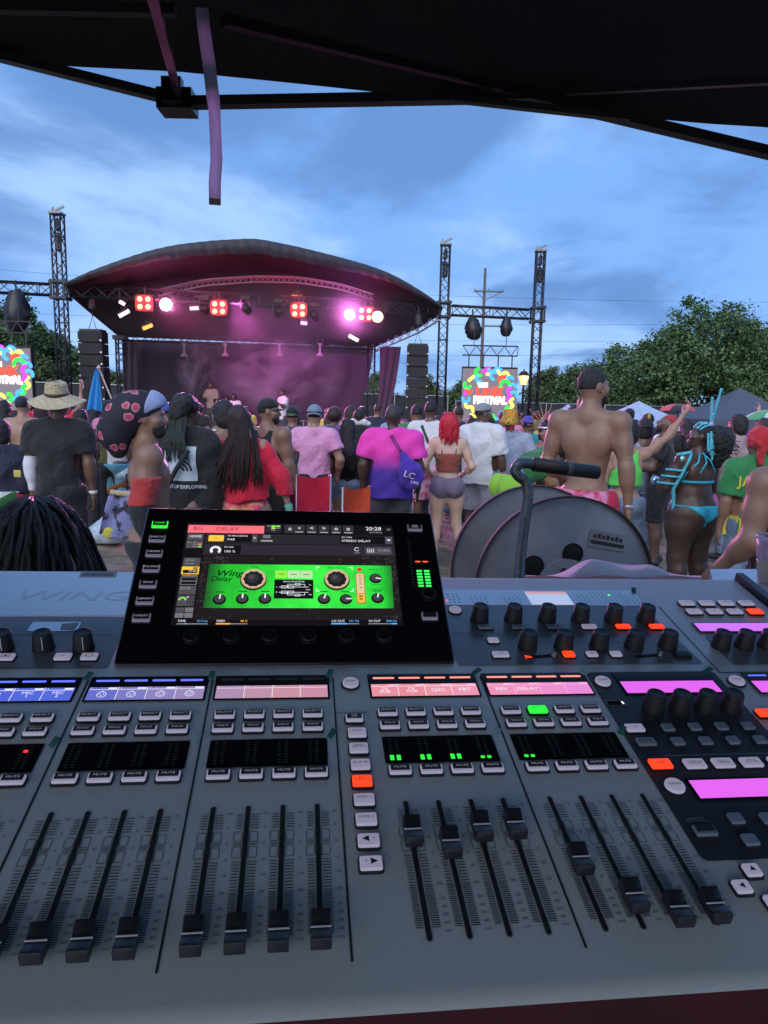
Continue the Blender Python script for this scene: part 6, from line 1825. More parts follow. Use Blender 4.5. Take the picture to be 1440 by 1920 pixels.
    def decal(s, garment, mesh, name, m_, off=.005, dirv=(0, 1, 0)):
        """lay flat print onto a garment: vertices given in x, z are projected along +y from behind"""
        from mathutils.bvhtree import BVHTree
        me = garment.data; me.calc_loop_triangles()
        bv = BVHTree.FromPolygons([v.co.copy() for v in me.vertices], [tuple(p.vertices) for p in me.polygons])
        dv = Vector(dirv).normalized()
        for v in mesh.vertices:
            o_ = v.co - dv * 1.0
            h = bv.ray_cast(o_, dv, 3.0)
            v.co = (h[0] - dv * off) if h[0] is not None else v.co
        return link(name, mesh, m_, garment)
    def patch(s, garment, x0, x1, z0, z1, name, m_, off=.004, n=10, yaw=0.0):
        mb = MB(); c_, s_ = math.cos(R(yaw)), math.sin(R(yaw))
        mb.grid([[(x * c_, x * s_, z) for x in np.linspace(x0, x1, n)] for z in np.linspace(z0, z1, n)])
        return s.decal(garment, mb.mesh(name), name, m_, off, (-s_, c_, 0))
    def words(s, garment, body, size, x, z, m_, off=.008, sx=1.0, yaw=0.0, name='print', rot=0.0):
        cu = bpy.data.curves.new(name, 'FONT'); cu.body = body; cu.size = size; cu.align_x = 'CENTER'; cu.align_y = 'CENTER'; cu.offset = .0012; cu.resolution_u = 3
        tmp = bpy.data.objects.new(name, cu); me = bpy.data.meshes.new_from_object(tmp); bpy.data.objects.remove(tmp)
        c_, s_ = math.cos(R(yaw)), math.sin(R(yaw)); cr, sr = math.cos(R(rot)), math.sin(R(rot))
        me.materials.clear()
        bm2 = bmesh.new(); bm2.from_mesh(me); bmesh.ops.triangulate(bm2, faces=bm2.faces); bmesh.ops.subdivide_edges(bm2, edges=[e for e in bm2.edges if e.calc_length() > .03], cuts=2); bm2.to_mesh(me); bm2.free()
        for v in me.vertices:
            xx = v.co.x * sx; zz_ = v.co.y; xx, zz_ = xx * cr - zz_ * sr, xx * sr + zz_ * cr
            xx += x; v.co = (xx * c_, xx * s_, zz_ + z)
        return s.decal(garment, me, name, m_, off, (-s_, c_, 0))
    def strands(s, roots, name='hair', m_=None, n=5, parent=None):
        """joined ropes of hair: each root is a list of points and a radius"""
        mb = MB()
        for pts, r_ in roots: mb.tube([tuple(np.array(p) * s.k) for p in pts], [r_ * s.k * (1 - .35 * i / (len(pts) - 1)) for i in range(len(pts))], n)
        o = mb.build(name, m_ or HAIR, parent or s.t, smooth=True); o['kind'] = 'stuff'; return o
BLK = cloth('black', (.011, .011, .014)); WHT = cloth('white', (.62, .63, .66), bump=.32); NVY = cloth('navy', (.015, .02, .045)); GRY = cloth('grey', (.055, .06, .07)); RED_ = cloth('red', (.62, .012, .045))
PNK = cloth('pink', (.55, .20, .36)); DEN = cloth('denim', (.10, .15, .24), c2=(.16, .22, .32)); LDEN = cloth('light_denim', (.20, .28, .40), c2=(.28, .37, .5)); LGR = cloth('light_grey', (.28, .30, .36))
SHW = mat('white_shoe', (.6, .6, .62), .6); SHB = mat('dark_shoe', (.02, .02, .022), .5)
straw = mat('straw', (.42, .35, .22), .8, c2=(.55, .47, .31), nscale=45, bump=.7, bscale=90)
# ---- 1 straw hat
p = Person('man in a wide straw hat, black tee and one white arm sleeve', 107, 737, 5.9, 0, skin=1, H=1.76, hands='LR', sh=.205, fat=.25, armL=((-.13, -.02, -1), (-.02, .12, -1)), armR=((.16, -.02, -1), (.05, .12, -1)))
p.tee(BLK, hem=.83, sleeve=.66, loose=.026, wr=.012); p.legwear(BLK, .96, 'a', .98, .022); p.shoes(SHB); p.hair(HAIR)
sl_ = p.skin_tight('arm_sleeve', cloth('sleeve', (.62, .62, .72), bump=.1), [lambda X, Y, Z: Z - 1.20 * p.k, lambda X, Y, Z: .90 * p.k - Z], .006, 'armL')
p.patch(sl_, -.40, -.34, 1.02, 1.08, 'badge', cloth('badge', (.5, .42, .1)), .006, 6)
p.skin_tight('wristband', WHT, [lambda X, Y, Z: Z - .915 * p.k, lambda X, Y, Z: .885 * p.k - Z], .008, 'armR')
hc = p.b.Hd((0, -.005, 1.70)) * p.k
mb = MB(); prof = []
HM_ = Matrix.Translation(Vector(hc)) @ Matrix.Rotation(R(9), 4, 'X') @ Matrix.Rotation(R(2), 4, 'Y')
brim = [(.094, .004), (.13, -.012), (.17, -.030), (.205, -.042), (.222, -.040)]
for i in range(9):          # ringed straw rows
    pass
br_ = []
for i in range(41):
    f_ = i / 40; r_ = .094 + .128 * f_; z = .004 - .062 * f_ ** 1.1 + .020 * max(0, f_ - .75) * 4 * .35; br_.append((r_, z + .0022 * abs(math.sin(f_ * math.pi * 9))))
rows_ = []
for r_, z in br_ + [(r_ - .0, z - .004) for r_, z in br_[::-1]]:
    rows_.append([HM_ @ Vector((r_ * math.cos(a), r_ * 1.08 * math.sin(a), z - .014 * (math.sin(a) ** 2) * (r_ / .22) + .012 * math.sin(2 * a + 1) * (r_ / .22))) for a in np.linspace(0, 2 * math.pi, 49)[:-1]])
mb.grid(rows_, True)
hat = mb.build('straw_hat', straw, p.t, smooth=True)
mb = MB(); rows_ = []
for i in range(22):
    f_ = i / 21; r_ = .094 - .016 * f_ if f_ < .8 else .081 * math.sqrt(max(.0, 1 - ((f_ - .8) / .2) ** 2)); z = .004 + .115 * min(1, f_ / .9) + .0; rows_.append([HM_ @ Vector(((r_ + .0014 * math.sin(f_ * 60)) * math.cos(a), (r_ + .0014 * math.sin(f_ * 60)) * 1.12 * math.sin(a), z - (.016 * abs(math.cos(a)) if f_ > .75 else 0))) for a in np.linspace(0, 2 * math.pi, 41)[:-1]])
mb.grid(rows_, True); mb.build('crown', straw, hat, smooth=True)
mb = MB(); mb.grid([[HM_ @ Vector((r_ * math.cos(a), r_ * 1.12 * math.sin(a), z)) for a in np.linspace(0, 2 * math.pi, 41)[:-1]] for r_, z in ((.096, .004), (.0975, .010), (.0965, .022), (.094, .024))], True); mb.build('hat_band', mat('hat_band', (.06, .035, .025), .7), hat, smooth=True)

# ---- 2 bandana-cap man in profile
p = Person('bare-backed man in profile wearing a floppy dark cap with pink blotches', 277, 752, 4.0, -68, skin=2, res=.010, H=1.70, hands='LR', sh=.19, muscle=1.0, fat=-.1, arm=1.12, armR=((.12, -.20, -1), (.0, .25, -1)), armL=((-.25, .15, -1), (.15, .55, -.8)), hyaw=-14, hpitch=2)
p.legwear(cloth('dark_teal', (.012, .018, .026)), .93, 'a', .97); p.shoes(SHB); p.beard()
b = p.b
dur = mat('cap_blotch', (.014, .014, .026), .8, noise=0)
# blotches: soft-edged pink spots with pale rims, laid out on a jittered grid
def blotch(m_):
    t_ = m_.node_tree; L = t_.links.new; bs = t_.nodes['Principled BSDF']
    tc_ = t_.nodes.new('ShaderNodeTexCoord'); vo = t_.nodes.new('ShaderNodeTexVoronoi'); vo.inputs['Scale'].default_value = 13.5; vo.inputs['Randomness'].default_value = .55
    nz = t_.nodes.new('ShaderNodeTexNoise'); nz.inputs['Scale'].default_value = 30; L(tc_.outputs['Object'], nz.inputs['Vector'])
    ad = t_.nodes.new('ShaderNodeMath'); ad.operation = 'MULTIPLY_ADD'; ad.inputs[1].default_value = .42; L(nz.outputs[0], ad.inputs[0]); L(vo.outputs['Distance'], ad.inputs[2]); L(tc_.outputs['Object'], vo.inputs['Vector'])
    r_ = t_.nodes.new('ShaderNodeValToRGB'); e_ = r_.color_ramp.elements
    e_[0].position = .0; e_[0].color = (.35, .035, .08, 1); e_[1].position = .60; e_[1].color = (.014, .014, .026, 1)
    for p_, c in ((.42, (.42, .05, .10)), (.48, (.55, .22, .28)), (.52, (.5, .2, .26)), (.55, (.014, .014, .026))): q = e_.new(p_); q.color = (*c, 1)
    L(ad.outputs[0], r_.inputs[0]); L(r_.outputs[0], bs.inputs['Base Color'])
blotch(dur)
Hd = b.Hd
cp = p.shell('floppy_cap', dur, [b.e(Hd((0, -.035, 1.695)), (.100, .115, .098), b.HR, .04), b.e(Hd((0, -.115, 1.655)), (.112, .112, .120), b.HR, .06), b.e(Hd((0, -.185, 1.57)), (.106, .096, .118), b.HR, .06), b.c(Hd((0, -.20, 1.53)), Hd((0, -.175, 1.455)), .080, .055, .05)], 0, [lambda X, Y, Z: 0 * X - 1], .004, wf=1.2)
p.shell('cap_front', cloth('cap_blue', (.26, .32, .52), bump=.35), [b.e(Hd((0, -.006, 1.690)), (.094, .116, .092), b.HR @ rotm('X', 12), .03), b.c(Hd((0, -.04, 1.735)), Hd((.0, .03, 1.715)), .075, .06, .05)], .003, [lambda X, Y, Z, n_=b.HR @ V3(0, -1, .35), p0=Hd((0, -.015, 1.655)) * p.k: (X - p0[0]) * n_[0] + (Y - p0[1]) * n_[1] + (Z - p0[2]) * n_[2], lambda X, Y, Z, n_=b.HR @ V3(0, .45, -1), p0=Hd((0, .04, 1.672)) * p.k: (X - p0[0]) * n_[0] + (Y - p0[1]) * n_[1] + (Z - p0[2]) * n_[2]], .003, wf=2)
p.skin_tight('elbow_sleeve', cloth('coral', (.40, .035, .035)), [lambda X, Y, Z: Z - 1.31 * p.k, lambda X, Y, Z: 1.15 * p.k - Z], .016, 'armR', .005)
p.skin_tight('arm_sleeve', cloth('dark_teal', (.012, .018, .026)), [lambda X, Y, Z: Z - 1.15 * p.k, lambda X, Y, Z: .95 * p.k - Z], .012, 'armR', .003)

# ---- 3 printed jacket
p = Person('person with dark grey braids in a black jacket with a white back print', 347, 720, 5.2, -6, skin=1, H=1.72, sh=.175, fat=0, hyaw=-30, armR=((.08, -.03, -1), (.0, .15, -1)))
jk = p.tee(BLK, hem=.78, sleeve=1.9, loose=.030, wr=.014, name='jacket'); p.legwear(BLK, .93, 'a', .98); p.shoes(SHB)
k_ = p.k
pale = cloth('print_pale', (.42, .50, .56), bump=.1)
p.patch(jk, -.115, .125, 1.13 * k_, 1.385 * k_, 'back_print', pale, .006, 14)
arcs = MB()
for r0, r1 in ((.020, .034), (.046, .060), (.072, .086)):
    for i in range(12):
        a0, a1 = math.pi * .5 * i / 12, math.pi * .5 * (i + 1) / 12
        arcs.add([(.012 + r_ * math.cos(a), 0, 1.205 * k_ + r_ * math.sin(a)) for r_, a in ((r0, a0), (r1, a0), (r1, a1), (r0, a1))], [(0, 1, 2, 3)])
p.decal(jk, arcs.mesh('print_arcs'), 'print_arcs', BLK, .010)
p.words(jk, 'NEVER STOP EXPLORING', .034, .0, 1.085 * k_, pale, sx=1.0)
b = p.b; Hd = b.Hd; rg_ = random.Random(3); roots = []
p.shell('hair', HAIR, [b.e(Hd((0, -.01, 1.67)), (.095, .115, .10), b.HR, .03), b.e(Hd((.05, -.06, 1.70)), (.085, .08, .075), b.HR, .04), b.e(Hd((.03, -.10, 1.63)), (.075, .06, .09), b.HR, .04)], 0, [lambda X, Y, Z, n_=b.HR @ V3(0, 1, -.35), p0=Hd((0, .05, 1.64)) * p.k: (X - p0[0]) * n_[0] + (Y - p0[1]) * n_[1] + (Z - p0[2]) * n_[2]], .006, wf=4)
for i in range(60):
    x = rg_.uniform(-.09, .05); y0 = -.085 + rg_.uniform(-.02, .02); l = rg_.uniform(.26, .40)
    roots.append(([Hd((x * .8, y0 * .8, 1.70)), V3(x + .01, y0 - .05, 1.58), V3(x * 1.1 + rg_.uniform(-.01, .01), -b.cdp - .065, 1.45), V3(x * 1.25 + rg_.uniform(-.02, .04), -b.cdp - .06, 1.66 - l)], .0065))
p.strands(roots, 'braids', mat('braid_green_grey', (.030, .042, .038), .55, noise=.3, nscale=30, bump=.8, bscale=150))
MBs = MB(); pts = [(-.20 * k_, -.02, 1.46 * k_), (-.05, -(b.cdp + .075), 1.33 * k_), (.06, -(b.cdp + .08), 1.24 * k_)]
MBs2 = MB(); MBs2.tube([(.09, -(b.cdp + .08), 1.36 * k_), (.0, -(b.cdp + .085), 1.22 * k_), (-.09, -(b.cdp + .08), 1.06 * k_), (-.16, -(b.cdp + .06), .98 * k_)], .018, 8); MBs2.build('bag_strap', BLK, p.t, smooth=True)

# ---- 4 red jacket
p = Person('woman with very long brown braids in a bright red jacket', 459, 761, 5.3, 4, skin=3, sex='f', H=1.66, hands='LR', glute=1.12, sh=.170, side=-4, hyaw=22, leg=1.12, armR=((.52, -.12, -.85), (.22, .10, -.85)), armL=((-.46, -.08, -.9), (-.14, .10, -.9)))
b = p.b; k_ = p.k
red = cloth('red', (.62, .012, .045))
pr = [q for q in b.torso if q[-1] == '+' and q[1][2] > 1.0 * k_] 
pr += [('k', .93 * k_, 1.32 * k_, (.02, -.015), (.0, -.01), (.168 * k_, .135 * k_), (.145 * k_, .112 * k_), .05, '+')]
cuts = [lambda X, Y, Z: (1.0 + .16 * X) * k_ + .006 * np.sin(30 * X) - Z]
for q in 'LR':
    S_, E_, W_ = b.J['s' + q], b.J['e' + q], b.J['w' + q]; pr += [b.c(S_, E_, .056, .056), b.c(E_, E_ + (W_ - E_) * .86, .056, .045)]
    dv = (W_ - E_) / np.linalg.norm(W_ - E_); pe = (E_ + (W_ - E_) * .90) * k_
    cuts.append(lambda X, Y, Z, dv=dv, pe=pe: np.minimum((X - pe[0]) * dv[0] + (Y - pe[1]) * dv[1] + (Z - pe[2]) * dv[2], .1 - np.sqrt((X - pe[0]) ** 2 + (Y - pe[1]) ** 2 + (Z - pe[2]) ** 2)))
cuts.append(lambda X, Y, Z: .062 - np.sqrt((X) ** 2 + (Y + .02) ** 2 + (Z - 1.50 * k_) ** 2))
jk = p.shell('jacket', red, pr, .016, cuts, .012, wf=1.0)
neon = cloth('neon', (.65, .05, .16), c2=(.55, .55, .06), nscale=9, nlow=.45, nhigh=.6, bump=.1)
p.skin_tight('bikini_bottom', neon, [lambda X, Y, Z: Z - 1.0 * k_, lambda X, Y, Z: .815 * k_ + np.abs(X) * .95 - Z + .0], .007, 'legs')
p.shell('hair_cap', HAIRB, [b.e(b.Hd((0, -.012, 1.66)), (.085, .105, .103), b.HR, .03)], 0, [lambda X, Y, Z, n_=b.HR @ V3(0, 1, -.3), p0=b.Hd((0, .06, 1.65)) * k_: (X - p0[0]) * n_[0] + (Y - p0[1]) * n_[1] + (Z - p0[2]) * n_[2]], .003, wf=4)
roots = []; rg_ = random.Random(8)
for i in range(150):
    a = rg_.uniform(-2.2, 2.2); f_ = rg_.random()
    hx, hy = math.sin(a) * .088, -math.cos(a) * .10
    l = rg_.uniform(.50, .66) * (1 - .12 * abs(math.sin(a)))
    sx_ = hx * 1.75 - .04; 
    top_ = b.Hd((hx * .55, hy * .55, 1.745)); m1 = b.Hd((hx * 1.04, hy * 1.04, 1.655)); m2 = V3(hx * 1.2 - .01, min(hy * 1.2, -.04) - .035, 1.52); m3 = V3(sx_ * 1.15, -b.cdp - .055 - f_ * .03 + abs(sx_) * .15, 1.33); m4 = V3(sx_ * 1.40 - .02 + rg_.uniform(-.025, .025), -b.cdp - .058 - f_ * .03, 1.72 - l)
    roots.append(([top_, m1, m2, m3, m4], .0068))
p.strands(roots, 'braids', mat('braid_brown', (.032, .016, .015), .5, noise=.35, nscale=30, bump=.9, bscale=160))
W_ = b.J['wR'] * k_
mb = MB(); mb.lathe([(.026, 0), (.029, .006), (.029, .10), (.024, .112)], 16); can = mb.build('drink_can', mat('can_blue', (.35, .42, .6), .3, .5, c2=(.7, .72, .75), nscale=30), smooth=True, loc=(0, 0, 0))
can.matrix_world = p.t.matrix_basis @ Matrix.Translation(Vector(W_) + Vector((.005, -.05, -.14))); tag(can, 'pale blue drink can held by the woman in the red jacket', 'drink can')
p.skin_tight('cuff_trim', cloth('cuff_green', (.12, .45, .33)), [lambda X, Y, Z: np.sqrt((X - W_[0]) ** 2 + (Y - W_[1]) ** 2 + (Z - W_[2]) ** 2) - .045], .009, 'armR')

# ---- 5..  simple helper for mid-distance people
def mid(label, px, top, d, yaw=0, skin=1, shirt=None, sm=None, legs=None, lm_=None, hair='short', hm=None, cap=None, capback=False, shoes=None, hem=.86, sleeve=.6, loose=.022, waist=.99, frac=.9, group=None, **kw):
    q = Person(label, px, top, d, yaw, skin, group=group, **kw)
    g_ = None
    if shirt == 'tee': g_ = q.tee(sm, hem=hem, sleeve=sleeve, loose=loose)
    elif shirt == 'tank': g_ = q.tank(sm, hem=hem)
    if legs == 'shorts': q.legwear(lm_, waist, 'k', frac)
    elif legs == 'trousers': q.legwear(lm_, waist, 'a', .97)
    if hair: q.hair(hm or HAIR, hair)
    if cap: q.cap(cap, capback)
    q.shoes(shoes or SHB)
    return q, g_
mid('person with dark bobbed hair in a hot pink tank top', 419, 750, 6.2, 25, 2, 'tank', cloth('hot_pink', (.62, .06, .33)), 'trousers', BLK, 'bob', sex='f', fat=.55, sh=.18, H=1.69, hyaw=25, extra=.02)
mid('man in a black cap and black sleeveless shirt turned to the right', 503, 748, 6.6, -30, 2, 'tank', BLK, 'trousers', BLK, 'short', cap=BLK, hyaw=-52, fat=.3, H=1.72, arm=1.15, armR=((.18, .05, -1), (.1, .35, -.9)))[0].beard()
q, _ = mid('man in a dark grey tee and backwards black cap behind the pink polo', 549, 764, 8.2, 0, 2, 'tee', GRY, 'trousers', BLK, 'short', cap=BLK, capback=True, fat=.6, H=1.65)
q.shell('cap_strap', glow('neon_green_glow', (.10, .75, .12), .5), [q.b.e(q.b.Hd((0, -.008, 1.668)), (.088, .108, .098), q.b.HR, .02)], 0, [lambda X, Y, Z: np.abs(Z - 1.655 * q.k) - .010, lambda X, Y, Z: Y + .07, lambda X, Y, Z: np.abs(X) - .05], 0, res=.008)  # green strap given a glow of its own, though it is no lamp
pk = cloth('pink_polo', (.70, .32, .54)); CAPB = cloth('blue_grey_cap', (.17, .24, .32))
mid('man in a pale pink polo and backwards blue-grey cap behind the red chair', 590, 764, 7.6, 0, 3, 'tee', pk, 'trousers', BLK, 'short', cap=CAPB, capback=True, H=1.67, hands='LR', hem=.93, sh=.195, armL=((-.35, -.05, -1), (-.1, .35, -1)), armR=((.38, -.12, -1), (-.15, .6, -.8)))
q, _ = mid('woman with waist-long black hair and frayed denim shorts', 652, 796, 8.0, 5, 2, 'tee', BLK, 'shorts', DEN, 'long', sex='f', H=1.52, hem=.95, frac=.42, hyaw=10)
roots = []; rg_ = random.Random(5)
for i in range(110):
    x = rg_.uniform(-.15, .15); l = rg_.uniform(.58, .74)
    roots.append(([q.b.Hd((x * .45, -.05, 1.74)), q.b.Hd((x * .7, -.105 + abs(x) * .25, 1.62)), V3(x * .95, -q.b.cdp - .07, 1.38), V3(x + rg_.uniform(-.02, .02), -q.b.cdp - .06, 1.72 - l)], .010))
q.strands(roots, 'long_hair', HAIR)
mid('man in a black top with a thick white collar and short hair', 673, 767, 9.0, 0, 1, 'tee', BLK, 'trousers', BLK, 'short', sleeve=1.9, loose=.035, fat=.4)[0].shell('collar', WHT, [('c', (-.07, -.03, 1.475), (.07, -.03, 1.475), .045, .045, .03, '+'), ('c', (-.13, -.02, 1.45), (.13, -.02, 1.45), .03, .03, .03, '+')], 0, [], .003)

# ---- pink-to-purple tee
def dye(name, c0, c1, z0, z1):
    m_, t_, b = pbsdf(name); L = t_.links.new; b.inputs['Roughness'].default_value = .8
    tc_ = t_.nodes.new('ShaderNodeTexCoord'); sp = t_.nodes.new('ShaderNodeSeparateXYZ'); L(tc_.outputs['Object'], sp.inputs[0])
    mr = t_.nodes.new('ShaderNodeMapRange'); mr.interpolation_type = 'SMOOTHSTEP'; mr.inputs[1].default_value = z0; mr.inputs[2].default_value = z1; L(sp.outputs['Z'], mr.inputs[0])
    mx = t_.nodes.new('ShaderNodeMix'); mx.data_type = 'RGBA'; L(mr.outputs[0], mx.inputs[0]); mx.inputs[6].default_value = (*c0, 1); mx.inputs[7].default_value = (*c1, 1); L(mx.outputs[2], b.inputs['Base Color'])
    nz = t_.nodes.new('ShaderNodeTexNoise'); nz.inputs['Scale'].default_value = 22; L(tc_.outputs['Object'], nz.inputs['Vector']); bp = t_.nodes.new('ShaderNodeBump'); bp.inputs['Strength'].default_value = .25; bp.inputs['Distance'].default_value = .02; L(nz.outputs[0], bp.inputs['Height']); L(bp.outputs[0], b.inputs['Normal'])
    return m_
p = Person('bald man in a pink-to-purple dyed tee with a drawstring bag', 737, 761, 6.9, 0, skin=0, H=1.69, hands='LR', sh=.215, fat=.75, arm=1.15, armL=((-.26, -.03, -1), (-.02, .22, -1)), armR=((.22, -.03, -1), (.0, .35, -1)))
p.tee(dye('dyed_tee', (.055, .025, .30), (.78, .05, .42), 1.02, 1.26), hem=.82, sleeve=.72, loose=.032, wr=.013); p.legwear(cloth('shorts_grey', (.035, .038, .048)), .95, 'k', .95); p.shoes(SHW); p.hair(mat('stubble', (.045, .038, .038), .6, noise=.1, bump=.3, bscale=200), 'short')
pb_ = p; b = p.b; k_ = p.k
# drawstring bag hangs on his back
yb = -(b.cdp + .085) * k_
bagm = cloth('purple_bag', (.060, .022, .34), bump=.5, bscale=14)
v_, q_ = solid([('e', (.19, yb - .02, 1.06 * k_), (.125, .055, .13), None, .05, '+'), ('c', (.10, yb + .0, 1.27 * k_), (.17, yb - .02, 1.12 * k_), .030, .09, .05, '+')], .010, 0, [], wrinkle(.006, 1.6, 4))
o = link('drawstring_bag', np_mesh('drawstring_bag', [(v_, q_)]), bagm); o.matrix_world = p.t.matrix_basis.copy(); tag(o, 'purple drawstring bag hanging on the back of the bald man', 'bag')
mb = MB()
for dx in (-.012, .012): mb.tube([(-.02 + dx, -.06 * k_, 1.475 * k_), (.0 + dx, yb + .015, 1.43 * k_), (.055 + dx, yb - .012, 1.34 * k_), (.10 + dx * .5, yb - .01, 1.27 * k_)], .0055, 6)
mb.build('cord', mat('bag_cord', (.02, .015, .06), .7), o, smooth=True)
bw = cloth('bag_white', (.5, .48, .62), bump=.05)
p.words(o, 'LC', .085, .165, 1.075 * k_, bw, rot=-18, sx=1.1, name='print'); p.words(o, 'LINE', .04, .22, 1.0 * k_, bw, rot=-18, name='print')
# ---- white tee with strap, patterned shorts
flo = cloth('floral', (.55, .12, .28), c2=(.62, .42, .55), nscale=14, nlow=.46, nhigh=.54, bump=.1)
p, g_ = mid('man in a white tee with a dark shoulder strap and pink patterned shorts', 808, 749, 8.8, -4, 1, 'tee', WHT, 'shorts', flo, 'short', H=1.75, fat=.3, hands='LR', sh=.20)
mb = MB(); k_ = p.k; mb.tube([(-.08, .02, 1.48 * k_), (-.10, -.10 * k_, 1.44 * k_), (-.03, -(p.b.cdp + .045) * k_, 1.28 * k_), (.10, -(p.b.cdp + .04) * k_, 1.05 * k_), (.17, -.06, .95 * k_)], .017, 6); mb.build('strap', mat('strap_green', (.02, .035, .03), .7), p.t, smooth=True)
# ---- red hair
p = Person('woman with bright red hair, rust corset top and short shorts', 843, 771, 7.4, 0, skin=4, sex='f', H=1.62, hands='LR', res=.011, sh=.162, glute=1.1, armL=((-.42, -.12, -1), (.35, .75, -.45)), armR=((.42, -.12, -1), (-.35, .75, -.45)), stance=.16, legL=((-.02, .02, -1), (-.05, -.05, -1)), legR=((.05, .03, -1), (.22, -.08, -1)))
k_ = p.k
rust = cloth('rust', (.30, .07, .05), c2=(.12, .10, .05), nscale=7, nlow=.5, nhigh=.68)
cor = p.skin_tight('corset', rust, [lambda X, Y, Z: Z - 1.30 * k_, lambda X, Y, Z: 1.085 * k_ - Z], .010, 'torso', .002)
gl_ = cloth('olive_strap', (.05, .09, .05))
for sg in (-1, 1):
    mb = MB(); mb.tube([(sg * .07, -(p.b.cdp + .006) * k_, 1.29 * k_), (sg * .078, -.085 * k_, 1.38 * k_), (sg * .085, -.035 * k_, 1.462 * k_), (sg * .08, .05 * k_, 1.43 * k_)], .006, 6); mb.build('strap', gl_, cor, smooth=True)
p.legwear(cloth('mauve_denim', (.13, .10, .17), c2=(.19, .15, .23)), 1.055, 'k', .26, .012, .003); p.shoes(SHB)
hm_ = mat('hair_red', (.50, .010, .035), .45, noise=.3, nscale=40, bump=.5, bscale=100)
p.hair(hm_, 'bob'); roots = []; rg_ = random.Random(2)
for i in range(70):
    a = rg_.uniform(-1.9, 1.9); r0 = .098; x, y = math.sin(a) * r0, -math.cos(a) * r0 * 1.05 - .02; pts = [p.b.Hd((x * .6, y * .6, 1.745)), p.b.Hd((x * 1.02, y * 1.02, 1.66))]
    z = 1.62; l = rg_.uniform(.14, .22)
    for j in range(5): pts.append(V3(x * 1.05 + .010 * math.sin(j * 2 + i), y * 1.05 + .01 * math.cos(j * 2.2 + i), z - l * j / 4))
    roots.append((pts, .009))
p.strands(roots, 'curls', hm_)
# ---- big white tee, cap
p, g_ = mid('large man in a white tee, grey cap and pale shorts facing right', 906, 765, 8.0, -38, 1, 'tee', WHT, 'shorts', LGR, 'short', cap=cloth('grey_cap', (.24, .25, .28)), H=1.73, fat=.8, hands='LR', sh=.205, hem=.84, sleeve=.85, loose=.035, hyaw=-35, armR=((.18, .05, -1), (.05, .35, -.9)))
p.beard()
# ---- patterned bucket hat
p, g_ = mid('man in a light blue-grey tee and red yellow green bucket hat', 957, 770, 8.3, 0, 1, 'tee', cloth('pale_blue', (.33, .38, .50)), 'trousers', BLK, 'short', H=1.64, hands='LR', sh=.205, fat=.4, hem=.84, armL=((-.3, -.05, -1), (.1, .5, -.8)), armR=((.42, -.05, -1), (.1, .6, -.6)))
ras = mat('bucket_print', (.4, .3, .03), .8, noise=0)
def rasta(m_):
    t_ = m_.node_tree; L = t_.links.new; bs = t_.nodes['Principled BSDF']; tc_ = t_.nodes.new('ShaderNodeTexCoord'); n_ = t_.nodes.new('ShaderNodeTexNoise'); n_.inputs['Scale'].default_value = 17; n_.inputs['Distortion'].default_value = 1.5; L(tc_.outputs['Object'], n_.inputs['Vector'])
    r_ = t_.nodes.new('ShaderNodeValToRGB'); r_.color_ramp.interpolation = 'CONSTANT'; e_ = r_.color_ramp.elements; e_[0].color = (.02, .12, .05, 1); e_[1].position = .42; e_[1].color = (.5, .35, .03, 1)
    for p_, c in ((.50, (.55, .10, .02)), (.56, (.55, .40, .04)), (.62, (.45, .03, .02))): q = e_.new(p_); q.color = (*c, 1)
    L(n_.outputs[0], r_.inputs[0]); L(r_.outputs[0], bs.inputs['Base Color'])
rasta(ras)
hc = Vector(p.b.Hd((0, -.008, 1.675)) * p.k); mb = MB(); mb.grid([[hc + Vector((r_ * math.cos(a), r_ * 1.15 * math.sin(a), z)) for a in np.linspace(0, 2 * math.pi, 33)[:-1]] for r_, z in ((.135, -.075), (.14, -.078), (.095, -.012), (.092, -.005), (.085, .085), (.075, .10), (.04, .108), (.002, .11))], True)
hb = mb.build('bucket_hat', ras, p.t, smooth=True)
mb = MB(); mb.tube([hc + Vector((0, -.105, -.06)), hc + Vector((.004, -.115, -.10)), hc + Vector((.0, -.112, -.15))], [.016, .02, .012], 8); mb.build('bandana_tail', RED_, p.t, smooth=True)
# ---- bending woman
p = Person('person in lime green leggings and dark green top bending forward', 962, 800, 7.0, -62, skin=1, sex='f', H=1.76, lean=62, glute=1.35, leg=1.1, armL=((-.1, .5, -1), (0, .3, -1)), armR=((.2, .5, -1), (0, .3, -1)), hpitch=-20)
k_ = p.k
p.skin_tight('leggings', cloth('lime', (.22, .50, .04), bump=.05), [lambda X, Y, Z: Z - 1.03 * k_, lambda X, Y, Z: Y - .12], .010, 'legs')
p.skin_tight('waistband', cloth('teal', (.02, .25, .32)), [lambda X, Y, Z: np.abs(Y - .055 + (Z - .95) * .0) - .022, lambda X, Y, Z: .9 * k_ - Z], .016, 'torso')
p.skin_tight('top', cloth('dark_green', (.015, .14, .035)), [lambda X, Y, Z: .10 - Y, lambda X, Y, Z: Y - .50], .028, 'torso', .005)
p.hair(HAIR, 'bob'); p.shoes(SHW)

